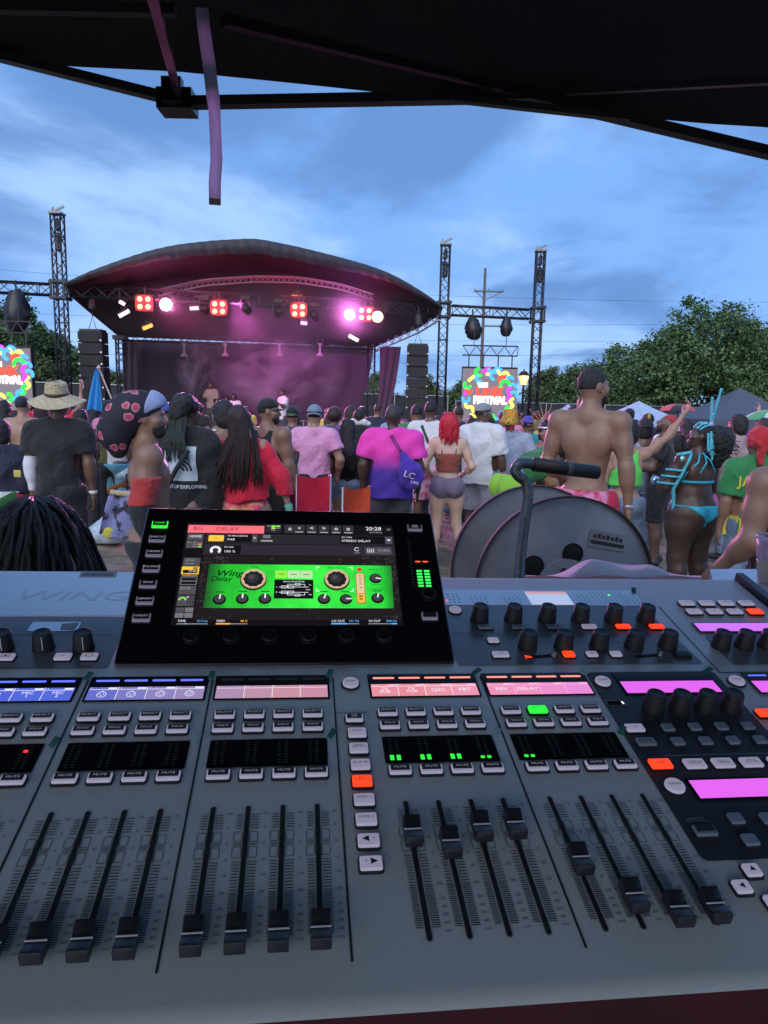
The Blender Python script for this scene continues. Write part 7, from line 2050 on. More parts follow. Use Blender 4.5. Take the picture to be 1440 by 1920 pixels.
# ---- tall bare-backed man, right
p = Person('tall bare-backed man with tattooed arms and pink and red shorts', 1112, 690, 4.75, -30, z0=.10, skin=2, res=.009, hands='LR', sh=.195, muscle=.9, arm=1.0, fat=-.35, hyaw=-38, armL=((-.22, -.02, -1), (.25, .85, -.5)), armR=((.20, -.06, -1), (.10, .10, -1)))
k_ = p.k
psh = cloth('red_pink_print', (.45, .012, .05), c2=(.62, .22, .40), nscale=7.5, nlow=.50, nhigh=.60, bump=.15)
p.legwear(psh, .985, 'k', 1.0, .030, .009, flare=.02); p.hair(mat('hair_fade', (.012, .010, .010), .6, bump=.5, bscale=160), 'short'); p.beard(mat('beard_dark', (.012, .009, .009), .6)); p.shoes(SHW)
def tattoo(m_):
    t_ = m_.node_tree; L = t_.links.new; bs = t_.nodes['Principled BSDF']; tc_ = t_.nodes.new('ShaderNodeTexCoord'); n_ = t_.nodes.new('ShaderNodeTexNoise'); n_.inputs['Scale'].default_value = 21; n_.inputs['Distortion'].default_value = 2.2; n_.inputs['Detail'].default_value = 1; L(tc_.outputs['Object'], n_.inputs['Vector'])
    r_ = t_.nodes.new('ShaderNodeValToRGB'); e_ = r_.color_ramp.elements; e_[0].position = .47; e_[0].color = (.23, .13, .088, 1); e_[1].position = .53; e_[1].color = (.23, .13, .088, 1); q = e_.new(.5); q.color = (.11, .07, .055, 1); L(n_.outputs[0], r_.inputs[0]); L(r_.outputs[0], bs.inputs['Base Color']); bs.inputs['Roughness'].default_value = .45
tm = mat('skin_tattooed', (.23, .13, .088), .45, noise=0); tattoo(tm)
for q in 'LR': p.skin_tight('tattoo', tm, [lambda X, Y, Z: Z - 1.36 * k_, lambda X, Y, Z: 1.18 * k_ - Z], .0012, 'arm' + q)
p.skin_tight('watch', mat('watch_silver', (.5, .5, .55), .3, .8), [lambda X, Y, Z, W_=p.b.J['wR'] * k_: np.abs((Z - W_[2] - .01)) - .014], .006, 'armR', res=.007)
mb = MB(); ear = Vector(p.b.Hd((.084, .004, 1.602)) * k_); mb.lathe([(.0, -.006), (.006, 0), (0, .006)], 8, Matrix.Translation(ear)); mb.build('earring', mat('earring', (.8, .8, .85), .1, .9), p.t)

# ---- raised arm
p = Person('person with a raised fist and lime green top behind the bare-backed man', 1180, 792, 6.4, -5, skin=3, sex='f', H=1.60, hands={'R': {'curl': 1.1}}, sh=.17, armR=((.55, .10, .45), (.62, .05, 1.0)))
p.tank(cloth('lime_top', (.10, .60, .10), bump=.1), hem=1.10); p.legwear(DEN, .99, 'a', .97); p.hair(HAIR, 'bob'); p.shoes(SHW)
# ---- denim shirt, black backward cap
p, g_ = mid('man in a pale denim sleeveless shirt and backwards black cap', 1210, 786, 7.9, -8, 1, 'tank', LDEN, 'trousers', DEN, 'bob', cap=BLK, capback=True, H=1.60, hem=.84, fat=.5)
mb = MB(); mb.lathe([(.002, 0), (.012, .01), (.016, .05), (.002, .06)], 8, Matrix.Translation(Vector(p.b.Hd((.02, -.1, 1.745)) * p.k))); mb.build('flower', cloth('yellow', (.6, .4, .03)), p.t)
# ---- face tilted up
p, g_ = mid('bearded man in black looking up to the left in a red bandana', 1246, 768, 7.6, 62, 1, 'tee', BLK, 'shorts', BLK, None, H=1.66, hyaw=18, hpitch=24, armL=((-.2, .3, -1), (.2, .9, .1)))
p.beard(); b = p.b
p.shell('bandana', cloth('bandana', (.36, .03, .04)), [b.e(b.Hd((0, -.012, 1.655)), (.080, .098, .097), b.HR, .02)], .002, [lambda X, Y, Z, n_=b.HR @ V3(0, .35, -1), p0=b.Hd((0, 0, 1.668)) * p.k: (X - p0[0]) * n_[0] + (Y - p0[1]) * n_[1] + (Z - p0[2]) * n_[2]], .002)
# ---- carnival costume
p = Person('woman in a turquoise beaded carnival costume with tall headpiece', 1310, 806, 6.0, 22, skin=0, sex='f', res=.010, H=1.585, hands={'L': {'curl': .9}, 'R': {}}, fat=1.15, glute=1.85, leg=1.6, bust=1.0, arm=1.28, sh=.172, hyaw=50, hpitch=12, armL=((-.45, .30, -1), (.35, .85, .10)), armR=((.35, .15, -1), (-.1, .7, -.7)), stance=.12)
k_ = p.k; b = p.b
TQ = mat('turquoise_sequin', (.04, .48, .62), .3, .2, c2=(.25, .80, .88), nscale=120, nlow=.45, nhigh=.6, bump=.6, bscale=180)
TQ2 = mat('turquoise_strap', (.03, .42, .55), .5)
p.skin_tight('bikini_bottom', TQ2, [lambda X, Y, Z: np.maximum(Z - 1.00 * k_, -(Z - (.985 - .16 * np.maximum(0, .16 - np.abs(X)) / .16) * k_)), ], .009, 'legs')
p.skin_tight('bikini_back', TQ2, [lambda X, Y, Z: np.abs(X) - .016 - .9 * np.maximum(0, Z - .955 * k_), lambda X, Y, Z: Z - .985 * k_, lambda X, Y, Z: .80 * k_ - Z], .012, 'legs')
bt = p.skin_tight('bikini_band', TQ2, [lambda X, Y, Z: np.abs(Z - 1.215 * k_) - .012], .010, 'torso')
p.shell('bust_cup', TQ, [q for q in b.torso if q[0] == 'e' and q[1][1] > .04 and q[1][2] > 1.2 * k_], .014, [lambda X, Y, Z: .06 - Y])
def bandline(pts, r_, m_, name, par=None):
    P_ = [Vector(tuple(np.array(q) * k_)) for q in pts]; rr_ = r_
    if m_ is TQ:        # strung beads
        Q_ = []
        for i in range(len(P_) - 1):
            n_ = max(2, int((P_[i + 1] - P_[i]).length / .008)); Q_ += [P_[i].lerp(P_[i + 1], j / n_) for j in range(n_)]
        P_ = Q_ + [P_[-1]]; rr_ = [r_ * (1.1 if i % 2 else .62) for i in range(len(P_))]
    mb = MB(); mb.tube(P_, rr_, 8); return mb.build(name, m_, par or p.t, smooth=True)
yb = -(b.cdp + .018)
bandline([(-.02, -.06, 1.50), (-.10, yb * .80, 1.40), (-.155, yb * .35, 1.30), (-.165, -.01, 1.22)], .008, TQ2, 'back_strap')
bandline([(-.02, -.065, 1.50), (.02, yb * .95, 1.42), (.08, yb * .95, 1.33), (.15, yb * .4, 1.24)], .006, TQ2, 'back_strap')
bandline([(.02, -.065, 1.50), (-.03, yb * .97, 1.40), (-.09, yb * .92, 1.30)], .006, TQ2, 'back_strap')
# harness: vertical sequin strip over the left upper arm with three bars
S_, E_ = b.J['sL'], b.J['eL']
side_ = V3(-.05, -.07, 0)
bandline([S_ + V3(.06, -.03, .07), S_ + V3(.0, -.075, .01), S_ * .5 + E_ * .5 + V3(.02, -.078, 0), E_ + V3(.03, -.070, -.02), E_ + V3(.05, -.068, -.14), E_ + V3(.055, -.066, -.27)], .017, TQ, 'harness_strip')
for f_ in (.38, .62, .88):
    c_ = S_ * (1 - f_) + E_ * f_
    bandline([c_ + V3(.018, -.082, 0), c_ + V3(-.045, -.070, .004), c_ + V3(-.085, -.02, .006), c_ + V3(-.09, .04, .006)], .011, TQ, 'harness_bar')
bandline([S_ + V3(.05, -.045, .075), S_ + V3(-.04, -.055, .062), S_ + V3(-.075, 0, .05)], .015, TQ, 'shoulder_piece')
mb = MB(); mb.lathe([(.0, -.012), (.024, 0), (.0, .014)], 10, Matrix.Translation(Vector((S_ + V3(-.055, -.05, .02)) * k_)) @ Matrix.Rotation(R(90), 4, 'X')); mb.build('gem', mat('gem_pale', (.35, .75, .75), .1, .3), p.t)
W_ = b.J['wL']; mb = MB(); mb.lathe([(.036, -.035), (.042, 0), (.036, .035)], 14, Matrix.Translation(Vector(W_ * k_)) @ Vector(b.aL[1]).to_track_quat('Z', 'Y').to_matrix().to_4x4()); mb.build('bracelet', mat('bracelet_pale', (.6, .66, .78), .2, .4, c2=(.1, .3, .7), nscale=50), p.t, smooth=True)
bandline([(-.045, -.05, 1.475), (.0, -.072, 1.495), (.05, -.05, 1.475)], .010, mat('gold_chain', (.5, .42, .2), .3, .8), 'necklace')
# hair: pulled-back, big puff behind
p.shell('hair', HAIR, [b.e(b.Hd((0, -.02, 1.662)), (.080, .096, .095), b.HR, .03)], 0, [lambda X, Y, Z, n_=b.HR @ V3(0, 1, -.5), p0=b.Hd((0, .04, 1.66)) * k_: (X - p0[0]) * n_[0] + (Y - p0[1]) * n_[1] + (Z - p0[2]) * n_[2]], .002, wf=5)
rg_ = random.Random(6)
p.shell('puff', HAIR, [b.e(b.Hd((0, -.20, 1.63)), (.105, .10, .13), b.HR, .05), b.e(b.Hd((.02, -.21, 1.50)), (.09, .085, .12), b.HR, .06), b.e(b.Hd((.0, -.13, 1.68)), (.08, .08, .08), b.HR, .05)], 0, [], .011, wf=3.5)
roots = []
for i in range(90):
    dv = V3(rg_.gauss(0, 1), rg_.gauss(-.3, 1), rg_.gauss(0, 1)); dv /= np.linalg.norm(dv); c_ = b.Hd((0, -.20, 1.60 + rg_.uniform(-.12, .06))); roots.append(([c_ + dv * .10, c_ + dv * .145, c_ + dv * .165 + V3(0, 0, -.015)], .004))
p.strands(roots, 'loose_curls')
hp = MB(); 
for x, y, z, l, an in ((-.02, -.055, 1.765, .27, (-.02, .03, 1)), (.03, -.06, 1.765, .36, (.28, .0, 1)), (.045, -.05, 1.75, .14, (.5, 0, 1)), (.0, -.065, 1.755, .12, (.2, .1, 1))):
    a = b.Hd((x, y, z)); dv = V3(*an); dv /= np.linalg.norm(dv)
    n_ = int(l / .016)
    for i in range(n_): 
        c_ = (a + dv * .016 * i) * k_; hp.lathe([(.002, -.008), (.013, -.003), (.013, .003), (.002, .008)], 7, Matrix.Translation(Vector(c_)))
h_ = hp.build('headpiece', TQ, p.t, smooth=True)
bandline([b.Hd((.04, .07, 1.70)), b.Hd((.0, .045, 1.752)), b.Hd((.0, -.02, 1.768)), b.Hd((0, -.06, 1.745))], .011, TQ, 'headband', h_); bandline([b.Hd((-.06, .055, 1.695)), b.Hd((-.04, .02, 1.745)), b.Hd((-.02, -.03, 1.765))], .009, TQ, 'headband', h_); bandline([b.Hd((-.075, .03, 1.69)), b.Hd((-.062, -.01, 1.735)), b.Hd((-.04, -.05, 1.755))], .009, TQ, 'headband', h_)
for (x, y, z), l in (((-.075, -.07, 1.70), .22), ((-.06, -.085, 1.70), .26), ((-.045, -.10, 1.69), .2), ((-.08, -.05, 1.68), .17)):
    a = b.Hd((x, y, z)); bandline([a, a + V3(-.006, -.012, -l * .5), a + V3(.004, -.018, -l)], .011, TQ, 'tassel', h_)
mb = MB(); mb.lathe([(.0, -.01), (.022, 0), (.016, .008), (0, .012)], 12, Matrix.Translation(Vector(b.Hd((-.03, -.06, 1.765)) * k_)) @ Matrix.Rotation(R(90), 4, 'X')); mb.build('gem', mat('gem_lilac', (.45, .35, .75), .1, .2), h_)
bandline([(.175, -.06, 1.08), (.19, -.10, .98), (.20, -.09, .86), (.23, -.05, .78)], .034, cloth('pink_pouch', (.50, .14, .36)), 'hip_pouch')
lil = cloth('lilac_fringe', (.42, .36, .60))
for i in range(5): bandline([(-.19 + .012 * i, .03 - .02 * i, .95), (-.20 + .012 * i, .02 - .03 * i, .86), (-.215 + .02 * i, .02 - .03 * i, .74)], .010, lil, 'fringe')
p.shoes(SHW); p.skin_tight('sock', WHT, [lambda X, Y, Z: Z - .17 * k_, lambda X, Y, Z: .05 - Z], .006, 'legs')

# ---- others on the right
mid('man in a pale pink tee with pulled-back hair turned to the left', 1384, 778, 8.0, 40, 1, 'tee', cloth('dusty_pink', (.42, .27, .28), bump=.5, bscale=60), 'trousers', DEN, 'bob', H=1.66, hyaw=30, fat=.2, hem=.88)
jm = cloth('jersey_green', (.02, .19, .055)); yl = cloth('jersey_yellow', (.55, .46, .04), bump=.1)
p, g_ = mid('person in a green and yellow jersey and red headwrap at the right edge', 1424, 812, 5.4, 2, 2, 'tee', jm, 'trousers', DEN, None, H=1.56, fat=.6, sh=.20, hem=.80, sleeve=.8, loose=.035)
k_ = p.k; p.patch(g_, -.215, .215, .84 * k_, 1.13 * k_, 'yellow_panel', yl, .005, 14); p.words(g_, 'JAMAICA', .105, .0, 1.315 * k_, yl, off=.008, sx=.9); p.words(g_, '3', .34, -.07, 1.04 * k_, jm, off=.014, sx=1.0); p.words(g_, '1', .34, .09, 1.04 * k_, jm, off=.014)
b = p.b; p.shell('headwrap', cloth('wrap_red', (.42, .012, .02), bump=.6), [b.e(b.Hd((0, -.02, 1.675)), (.10, .12, .11), b.HR, .03), b.e(b.Hd((.03, -.12, 1.70)), (.06, .05, .06), b.HR, .03), b.c(b.Hd((-.03, -.12, 1.62)), b.Hd((-.05, -.14, 1.48)), .045, .03, .03), b.e(b.Hd((-.06, -.10, 1.66)), (.06, .05, .05), b.HR, .03)], 0, [lambda X, Y, Z: Y - .09], .008, wf=2)
p = Person('bare-armed person in dark clothes half out of frame at the right edge', 1508, 762, 3.3, 12, skin=2, H=1.68, hands='L', sh=.19, fat=.4, arm=1.2, armL=((-.20, -.05, -1), (-.10, .55, -.55)))
p.tank(BLK, hem=.9); p.legwear(cloth('peach', (.45, .27, .2)), .95, 'k', .8); p.hair(HAIR, 'short'); p.shoes(SHB)
# ---- left edge group
p, g_ = mid('bare-backed man in a dark cap and black trousers at the far left', 42, 757, 8.7, 4, 3, None, None, 'trousers', BLK, 'short', cap=NVY, H=1.70, hands='LR', muscle=1.0, sh=.185, armR=((.12, -.02, -1), (.0, .3, -1)))
mid('woman with dark shoulder-length hair at the left edge', 10, 766, 9.6, 0, 2, 'tank', cloth('pale_blue2', (.30, .36, .5)), 'shorts', BLK, 'long', sex='f', H=1.64)
q, _ = mid('person draped in navy and red flags at the left edge', 4, 812, 6.3, 8, 1, 'tee', NVY, 'shorts', RED_, 'bob', sex='f', H=1.48, sleeve=1.5, fat=.3)
fw_ = cloth('flag_white', (.55, .6, .68)); fg = cloth('flag_green', (.02, .14, .04))
g2 = [c for c in q.t.children if c.name.startswith('shirt')][0]; q.patch(g2, -.02, .14, .90 * q.k, 1.02 * q.k, 'flag_patch', fw_, .006, 8)
mb = MB(); mb.grid([[(x, -.20 + .02 * math.sin(z * 30) + abs(x) * .1, z - .9 * (x - .0) * -.6) for x in np.linspace(-.1, .16, 8)] for z in np.linspace(.62, .80, 6)]); mb.build('green_scarf', fg, q.t, smooth=True)
p = Person('bare-backed woman with long dark hair and green-waisted black shorts', 180, 770, 9.9, -6, skin=2, sex='f', H=1.62, sh=.158, glute=1.15, armL=((-.25, .1, -1), (.3, .8, .3)), armR=((.25, .1, -1), (-.2, .8, .2)))
p.legwear(BLK, .985, 'k', .30, .010, .002); p.skin_tight('waistband', fg, [lambda X, Y, Z: np.abs(Z - 1.02 * p.k) - .028], .014, 'torso'); p.hair(HAIR, 'long'); p.shoes(SHB)
mid('man in a white tank top and turquoise shorts beside the capped man', 213, 788, 9.2, -12, 1, 'tank', WHT, 'shorts', cloth('turquoise_shorts', (.12, .36, .44)), 'short', H=1.63, hands='L', frac=.98, armL=((-.42, -.12, -1), (.05, .5, -.8)), waist=.93)
mid('person in a bright blue beanie left of the floppy cap', 206, 778, 9.2, 10, 1, 'tank', cloth('olive', (.08, .08, .03)), 'trousers', BLK, 'short', cap=cloth('bright_blue', (.03, .22, .5)), H=1.55, sex='f')
p, g_ = mid('person in black holding up a flag beside the straw hat', 152, 779, 8.4, 0, 2, 'tee', BLK, 'trousers', BLK, 'bob', H=1.56, armR=((.55, .1, .05), (.28, .1, .95)), hands='R', sleeve=.5)
hp_ = p.t.matrix_basis @ Vector(p.b.J['wR'] * p.k + V3(.02, .0, .09))
fl = empty('hand_flag', hp_, 'bright blue flag on a thin pole held up beside the speakers', 'flag')
top_ = at(185, 690, 8.4); 
mb = MB(); mb.tube([Vector((0, 0, -.3)), top_ - hp_], .010, 6); mb.build('pole', mat('flag_pole', (.5, .4, .35), .5), fl)
mb = MB(); mb.lathe([(.0, -.03), (.03, 0), (0, .04)], 8, Matrix.Translation(top_ - hp_)); mb.build('finial', mat('finial_pink', (.6, .4, .42), .4), fl)
rows_ = []
T_ = top_ - hp_
for j in range(14):
    f_ = j / 13; w2 = .03 + .17 * f_ ** .8
    rows_.append([Vector((T_.x - w2 * .8 + w2 * 1.0 * i / 12, .03 * math.sin(i * 1.15 + f_ * 2) * (.3 + f_) - .015, T_.z - .02 - .46 * f_ - (.03 * f_ * abs(i - 5) / 6))) for i in range(13)])
mb = MB(); mb.grid(rows_); mb.build('flag_cloth', cloth('flag_blue', (.03, .26, .62), bump=.1), fl, smooth=True)
# ---- headdress woman and others between the bare-backed man and the bucket hat
p = Person('smiling woman facing us in a spiky gold and red headdress', 1022, 800, 8.6, 172, skin=2, sex='f', res=.010, H=1.50, fat=.2, bust=.6)
GD = mat('gold_sequin', (.45, .30, .10), .3, .6, c2=(.6, .2, .12), nscale=50)
p.skin_tight('bra', GD, [lambda X, Y, Z: np.abs(Z - 1.27 * p.k) - .06], .012, 'torso'); p.skin_tight('belt', GD, [lambda X, Y, Z: np.abs(Z - .95 * p.k) - .06], .012, 'legs'); p.hair(HAIR, 'bob')
mb = MB(); hc = Vector(p.b.Hd((0, .0, 1.72)) * p.k)
for i in range(17):
    a = R(-25 + 230 * i / 16); l = .20 + .07 * (i % 2); dv = Vector((math.cos(a), -.1, math.sin(a))); mb.tube([hc + dv * .08, hc + dv * l], [.008, .004], 5); mb.lathe([(.0, -.014), (.012, 0), (0, .014)], 6, Matrix.Translation(hc + dv * l))
hh = mb.build('headdress', GD, p.t); mb = MB(); mb.tube([Vector(p.b.Hd((.085 * math.sin(a), .10 * math.cos(a), 1.70)) * p.k) for a in np.linspace(-1.5, 1.5, 9)], .016, 6); mb.build('tiara', mat('tiara_silver', (.6, .6, .62), .25, .6), hh, smooth=True)
mid('person in a royal blue cap and teal top behind the bucket hat', 990, 784, 9.2, -5, 1, 'tee', cloth('teal_top', (.02, .28, .30)), 'trousers', BLK, 'short', cap=cloth('royal', (.03, .06, .42)), H=1.58)
# ---- dreadlocked person seated close behind the console
ZS = 0.40
p = Person('person with black dreadlocks seated close behind the console', 66, 930, 2.05, 3, skin=2, res=.009, sex='f', H=1.62, z0=-.12, seated=True, sh=.18, fat=.2, armL=((-.1, .3, -1), (.1, 1, -.2)), armR=((.1, .3, -1), (-.1, 1, -.2)))
ztop = at(66, 935, 2.05).z
p.t.location.z = ztop - 1.62
p.tee(cloth('pale_pink', (.42, .34, .38)), hem=.86, sleeve=.7, loose=.02); p.legwear(BLK, .98, 'a', .97)
b = p.b; roots = []; rg_ = random.Random(12)
p.shell('scalp', mat('scalp_dark', (.020, .015, .014), .6), [b.e(b.Hd((0, -.012, 1.656)), (.077, .096, .096), b.HR, .03)], 0, [lambda X, Y, Z: Y - .05])
rows_n = 9
for ring in range(9):
    z_a = R(4 + 84 * ring / 8)
    n_ = max(3, int(32 * math.sin(z_a) + 4))
    for i in range(n_):
        a = 2 * math.pi * (i + .5 * (ring % 2)) / n_ + rg_.uniform(-.06, .06)
        if math.cos(a) > .75 and ring > 5: continue
        hx, hy, hz = math.sin(z_a) * math.sin(a) * .080, math.sin(z_a) * math.cos(a) * .098 - .012, 1.656 + .099 * math.cos(z_a)
        p0 = b.Hd((hx, hy, hz)); out = V3(math.sin(a), math.cos(a), 0)
        l = rg_.uniform(.30, .44); fl_ = .05 + .055 * (1 - ring / 8) + rg_.uniform(-.01, .02)
        pts = [p0]
        steep = .25 + .75 * ring / 8
        nn = 9; ph = rg_.uniform(0, 6)
        for j in range(1, nn + 1):
            f_ = j / nn
            r_ = .075 * max(0, math.sin(z_a)) + (fl_ + .020) * (1 - math.exp(-3.2 * f_)) + .055 * f_
            z = hz + .018 * math.sin(min(1, f_ * 3) * math.pi) * (1 - steep) - l * f_ ** 1.35
            pts.append(V3(out[0] * r_ * 1.0 + .006 * math.sin(ph + j * 1.5), out[1] * r_ * 1.05 - .012 + .006 * math.cos(ph + j * 1.7), z))
        roots.append((pts, rg_.uniform(.0058, .0085)))
p.strands(roots, 'dreadlocks', mat('dreadlock', (.011, .009, .010), .45, noise=.4, nscale=60, bump=1.0, bscale=260), n=7)
# ---- performers on the stage
for lab, px, top, yaw, sm_, hyaw, kw in (('performer in an oversized white shirt standing on the stage', 530, 731, 120, WHT, 10, dict(armL=((-.4, .3, -.6), (-.1, .8, .5)))), ('performer in a beige tee behind the desk at stage left', 396, 716, 150, cloth('beige', (.32, .26, .2)), 0, dict(armR=((.2, .3, -1), (-.6, .6, .2))))):
    d = dt(px) + (1.4 if px > 500 else 2.6); z0 = at(px, top, d).z - 1.75
    q, _ = mid(lab, px, top, d, yaw, 1, 'tee', sm_, 'trousers', GRY, 'short', z0=z0, hem=.78 if px > 500 else .86, sleeve=.8, loose=.05 if px > 500 else .025, hyaw=hyaw, res=.02, group=None, H=1.75, **kw)
for lab, px, top, sm_ in (('performer in a pink-lit top behind the desk on the stage', 438, 738, WHT), ('performer in dark clothes at the desk on the stage', 425, 742, BLK)):
    mid(lab, px, top, dt(px) + 2.4, 175, 1, 'tee', sm_, 'trousers', BLK, 'bob', z0=at(px, top, dt(px) + 2.4).z - 1.62, res=.022, H=1.62)

# ---- the crowd between the near people and the stage
CR = [('black tee', BLK), ('white tee', WHT), ('navy tee', NVY), ('grey tee', GRY), ('red tee', RED_), ('pink tee', PNK), ('yellow tee', cloth('yellow_tee', (.5, .4, .05))), ('green tee', cloth('green_tee', (.03, .2, .06))), ('orange tee', cloth('orange_tee', (.5, .13, .03))), ('pale blue tee', cloth('pale_blue_tee', (.25, .33, .5))), ('purple tee', cloth('purple_tee', (.13, .04, .25)))]
HS = [('short hair', 'short'), ('bobbed hair', 'bob'), ('long hair', 'long'), ('an afro', 'afro')]
CAPS = [('a black cap', BLK), ('a white cap', WHT), ('a red cap', RED_), ('a blue cap', cloth('cap_blue2', (.04, .08, .35)))]
AC = ['arms down', 'both arms raised', 'one arm raised', 'hands held in front']
rg_ = random.Random(21); used_l = set(); protos = {}
def place_words(px):
    for x, w_ in ((60, 'below the left screen'), (200, 'in front of the left speakers'), (340, 'before the left of the stage'), (480, 'before the middle of the stage'), (620, 'before the right of the stage'), (760, 'by the right speakers'), (860, 'by the middle truss tower'), (960, 'below the right screen'), (1100, 'by the rightmost truss tower'), (1250, 'in front of the right fence')):
        if px < x + 50: return w_
    return 'near the grey tent'
placed = 0
for row, d0 in enumerate((9.6, 10.8, 12.2, 13.8, 15.6, 17.6)):
    x = -30 + 20 * (row % 3)
    while x < 1460:
        step = F / d0 * rg_.uniform(.72, 1.15)
        px = x; x += step
        if px > 1050 and row > 3 or row > 0 and (490 < px < 562 or 380 < px < 455): continue
        if rg_.random() < .06: continue
        cn, cm = rg_.choice(CR); hn, hst = rg_.choice(HS); capn, capm = (rg_.choice(CAPS) if rg_.random() < .28 else (None, None))
        an = rg_.choices(AC, (.80, .01, .05, .14))[0]; sex = 'f' if hst in ('long', 'bob') else 'm'; sk_ = rg_.choice((0, 1, 1, 1, 2, 2, 2, 3))
        key = (cn, hn, capn, an, sk_)
        lab = f"crowd member in {cn}, {(capn or hn).replace('an ', '').replace('a ', '')}, " + ('' if an == 'arms down' else an.replace('hands held in front', 'hands together') + ', ') + place_words(px)
        if lab in used_l: lab += ('', ', front', ', back')[1 + (row > 2)]
        if lab in used_l: continue
        used_l.add(lab)
        Hh = rg_.uniform(1.52, 1.68) if sex == 'f' else rg_.uniform(1.60, 1.76)
        Hh -= .13 * (row > 1)
        g = foot(px, 760, d0 + rg_.uniform(-.5, .5))
        yaw = rg_.gauss(-4, 22)
        if key not in protos:
            kw = {}
            if an == 'both arms raised': kw = dict(armL=((-.5, .1, .8), (-.05, .1, 1)), armR=((.5, .1, .8), (.05, .1, 1)))
            elif an == 'one arm raised': kw = dict(armR=((.55, .2, .7), (.0, .15, 1)))
            elif an == 'hands held in front': kw = dict(armL=((-.2, .2, -1), (.2, .9, .2)), armR=((.2, .2, -1), (-.2, .9, .2)))
            q = Person(lab, px, 760, d0, yaw, sk_, res=.021, H=Hh, sex=sex, fat=rg_.uniform(0, .6), group='crowd in front of the stage', **kw)
            q.t.location = g
            q.tee(cm, hem=.88, sleeve=.6, loose=.024, wr=.004); q.legwear(rg_.choice((BLK, DEN, NVY, GRY)), .98, 'a', .97, .02); q.hair(rg_.choice((HAIR, HAIR, HAIRB)), hst)
            if capm: q.cap(capm, rg_.random() < .3)
            protos[key] = q.t
        else:
            c_ = copy_tree(protos[key]); c_.location = g; c_.rotation_euler = (0, 0, R(yaw)); c_.scale = (Hh / 1.7,) * 3 if False else c_.scale
            c_['label'] = lab
        placed += 1
# ================================================================== CANOPY OVER THE CONSOLE
can_m = mat('canopy_fabric', (.012, .012, .014), .8, bump=.2, bscale=4)
tube_m = mat('canopy_tube', (.03, .03, .034), .5, .3)
tube_p = mat('canopy_tube_pale', (.010, .011, .013), .9, 0, spec=.15)
DC = 1.30
edge = [(-900, 70), (-60, 110), (0, 115), (155, 126), (330, 134), (520, 153), (680, 170), (770, 180), (845, 188), (1000, 200), (1170, 218), (1325, 232), (1440, 239), (2350, 330)]
E_ = [at(x, y, DC) for x, y in edge]
t = empty('canopy', (0, .0, 0), 'black canopy tent roof with folding frame overhead', 'canopy')
e2 = []
for i in range(49):
    u_ = i / 48 * (len(E_) - 1); a = min(int(u_), len(E_) - 2); e2.append(E_[a].lerp(E_[a + 1], u_ - a))
XL, XR = E_[0].x, E_[-1].x
ZE = at(720, 160, DC).z
rows_ = [e2]
for f_ in (.12, .3, .5, .75, 1.0):
    rows_.append([Vector((p.x * (1 - .0 * f_), p.y + (-.95 - p.y) * f_, p.z + (ZE + .75 - p.z) * f_ ** .9 - .02 * math.sin(math.pi * f_) - .55 * f_ * abs((p.x - (XL + XR) / 2) / ((XR - XL) / 2)) ** 1.5)) for p in e2])
for f_ in (.35, .7, 1.0):
    rows_.append([Vector((p.x, -.95 - .45 * f_, p.z - (p.z - ZE) * f_)) for p in rows_[5]])
MB().grid(rows_).build('roof_skin', can_m, t, smooth=True)
for s_ in (0, -1):     # side skirts from roof edge down to eave height
    MB().grid([[r_[s_] for r_ in rows_], [Vector((r_[s_].x, r_[s_].y, ZE - .22)) for r_ in rows_]]).build('side_valance', can_m, t, smooth=True)
bk = [Vector((r.x, r.y, ZE - .3)) for r in rows_[-1]]
MB().grid([rows_[-1], bk]).build('rear_valance', can_m, t, smooth=True)
def cbar(a, b, w_, h_, m_=tube_m, name='frame_bar'): MB().bar(a, b, w_, h_).build(name, m_, t)
j0 = at(333, 193, DC - .03)
cbar(at(-900, -120, DC - .03), at(322, 186, DC - .03), .023, .015)
cbar(at(345, 193, DC - .03), at(985, 181, DC - .03), .023, .016)
cbar(at(985, 178, DC - .03), at(2300, 490, DC - .03), .023, .016)
cbar(at(845, 184, DC - .06), at(1180, 221, DC - .06), .015, .011)
MB().box(j0, (.062, .05, .034)).build('joint_block', blackp, t)
q = MB(); q.box(j0 + Vector((0, -.03, .008)), (.034, .02, .04)); q.build('joint_block', blackp, t)
cbar(at(278, -40, DC - .6), at(334, 178, DC - .06), .011, .011, tube_p)
cbar(at(420, 38, DC - .5), at(965, 170, DC - .06), .012, .012, tube_p)
cbar(at(1060, 172, DC - .06), at(1500, 146, DC - .35), .011, .011, tube_m)
cbar(at(-60, 12, DC - .5), at(330, 20, DC - .5), .011, .011, tube_m)
for x, y in ((XL + .05, E_[0].y - .05), (XR - .05, E_[-1].y - .05), (XL + .05, -1.37), (XR - .05, -1.37)):
    MB().bar((x, y, 0), (x, y, ZE + .05), .05, .05).build('leg', tube_m, t); MB().box((x, y, .006), (.16, .16, .012)).build('foot_plate', tube_m, t)
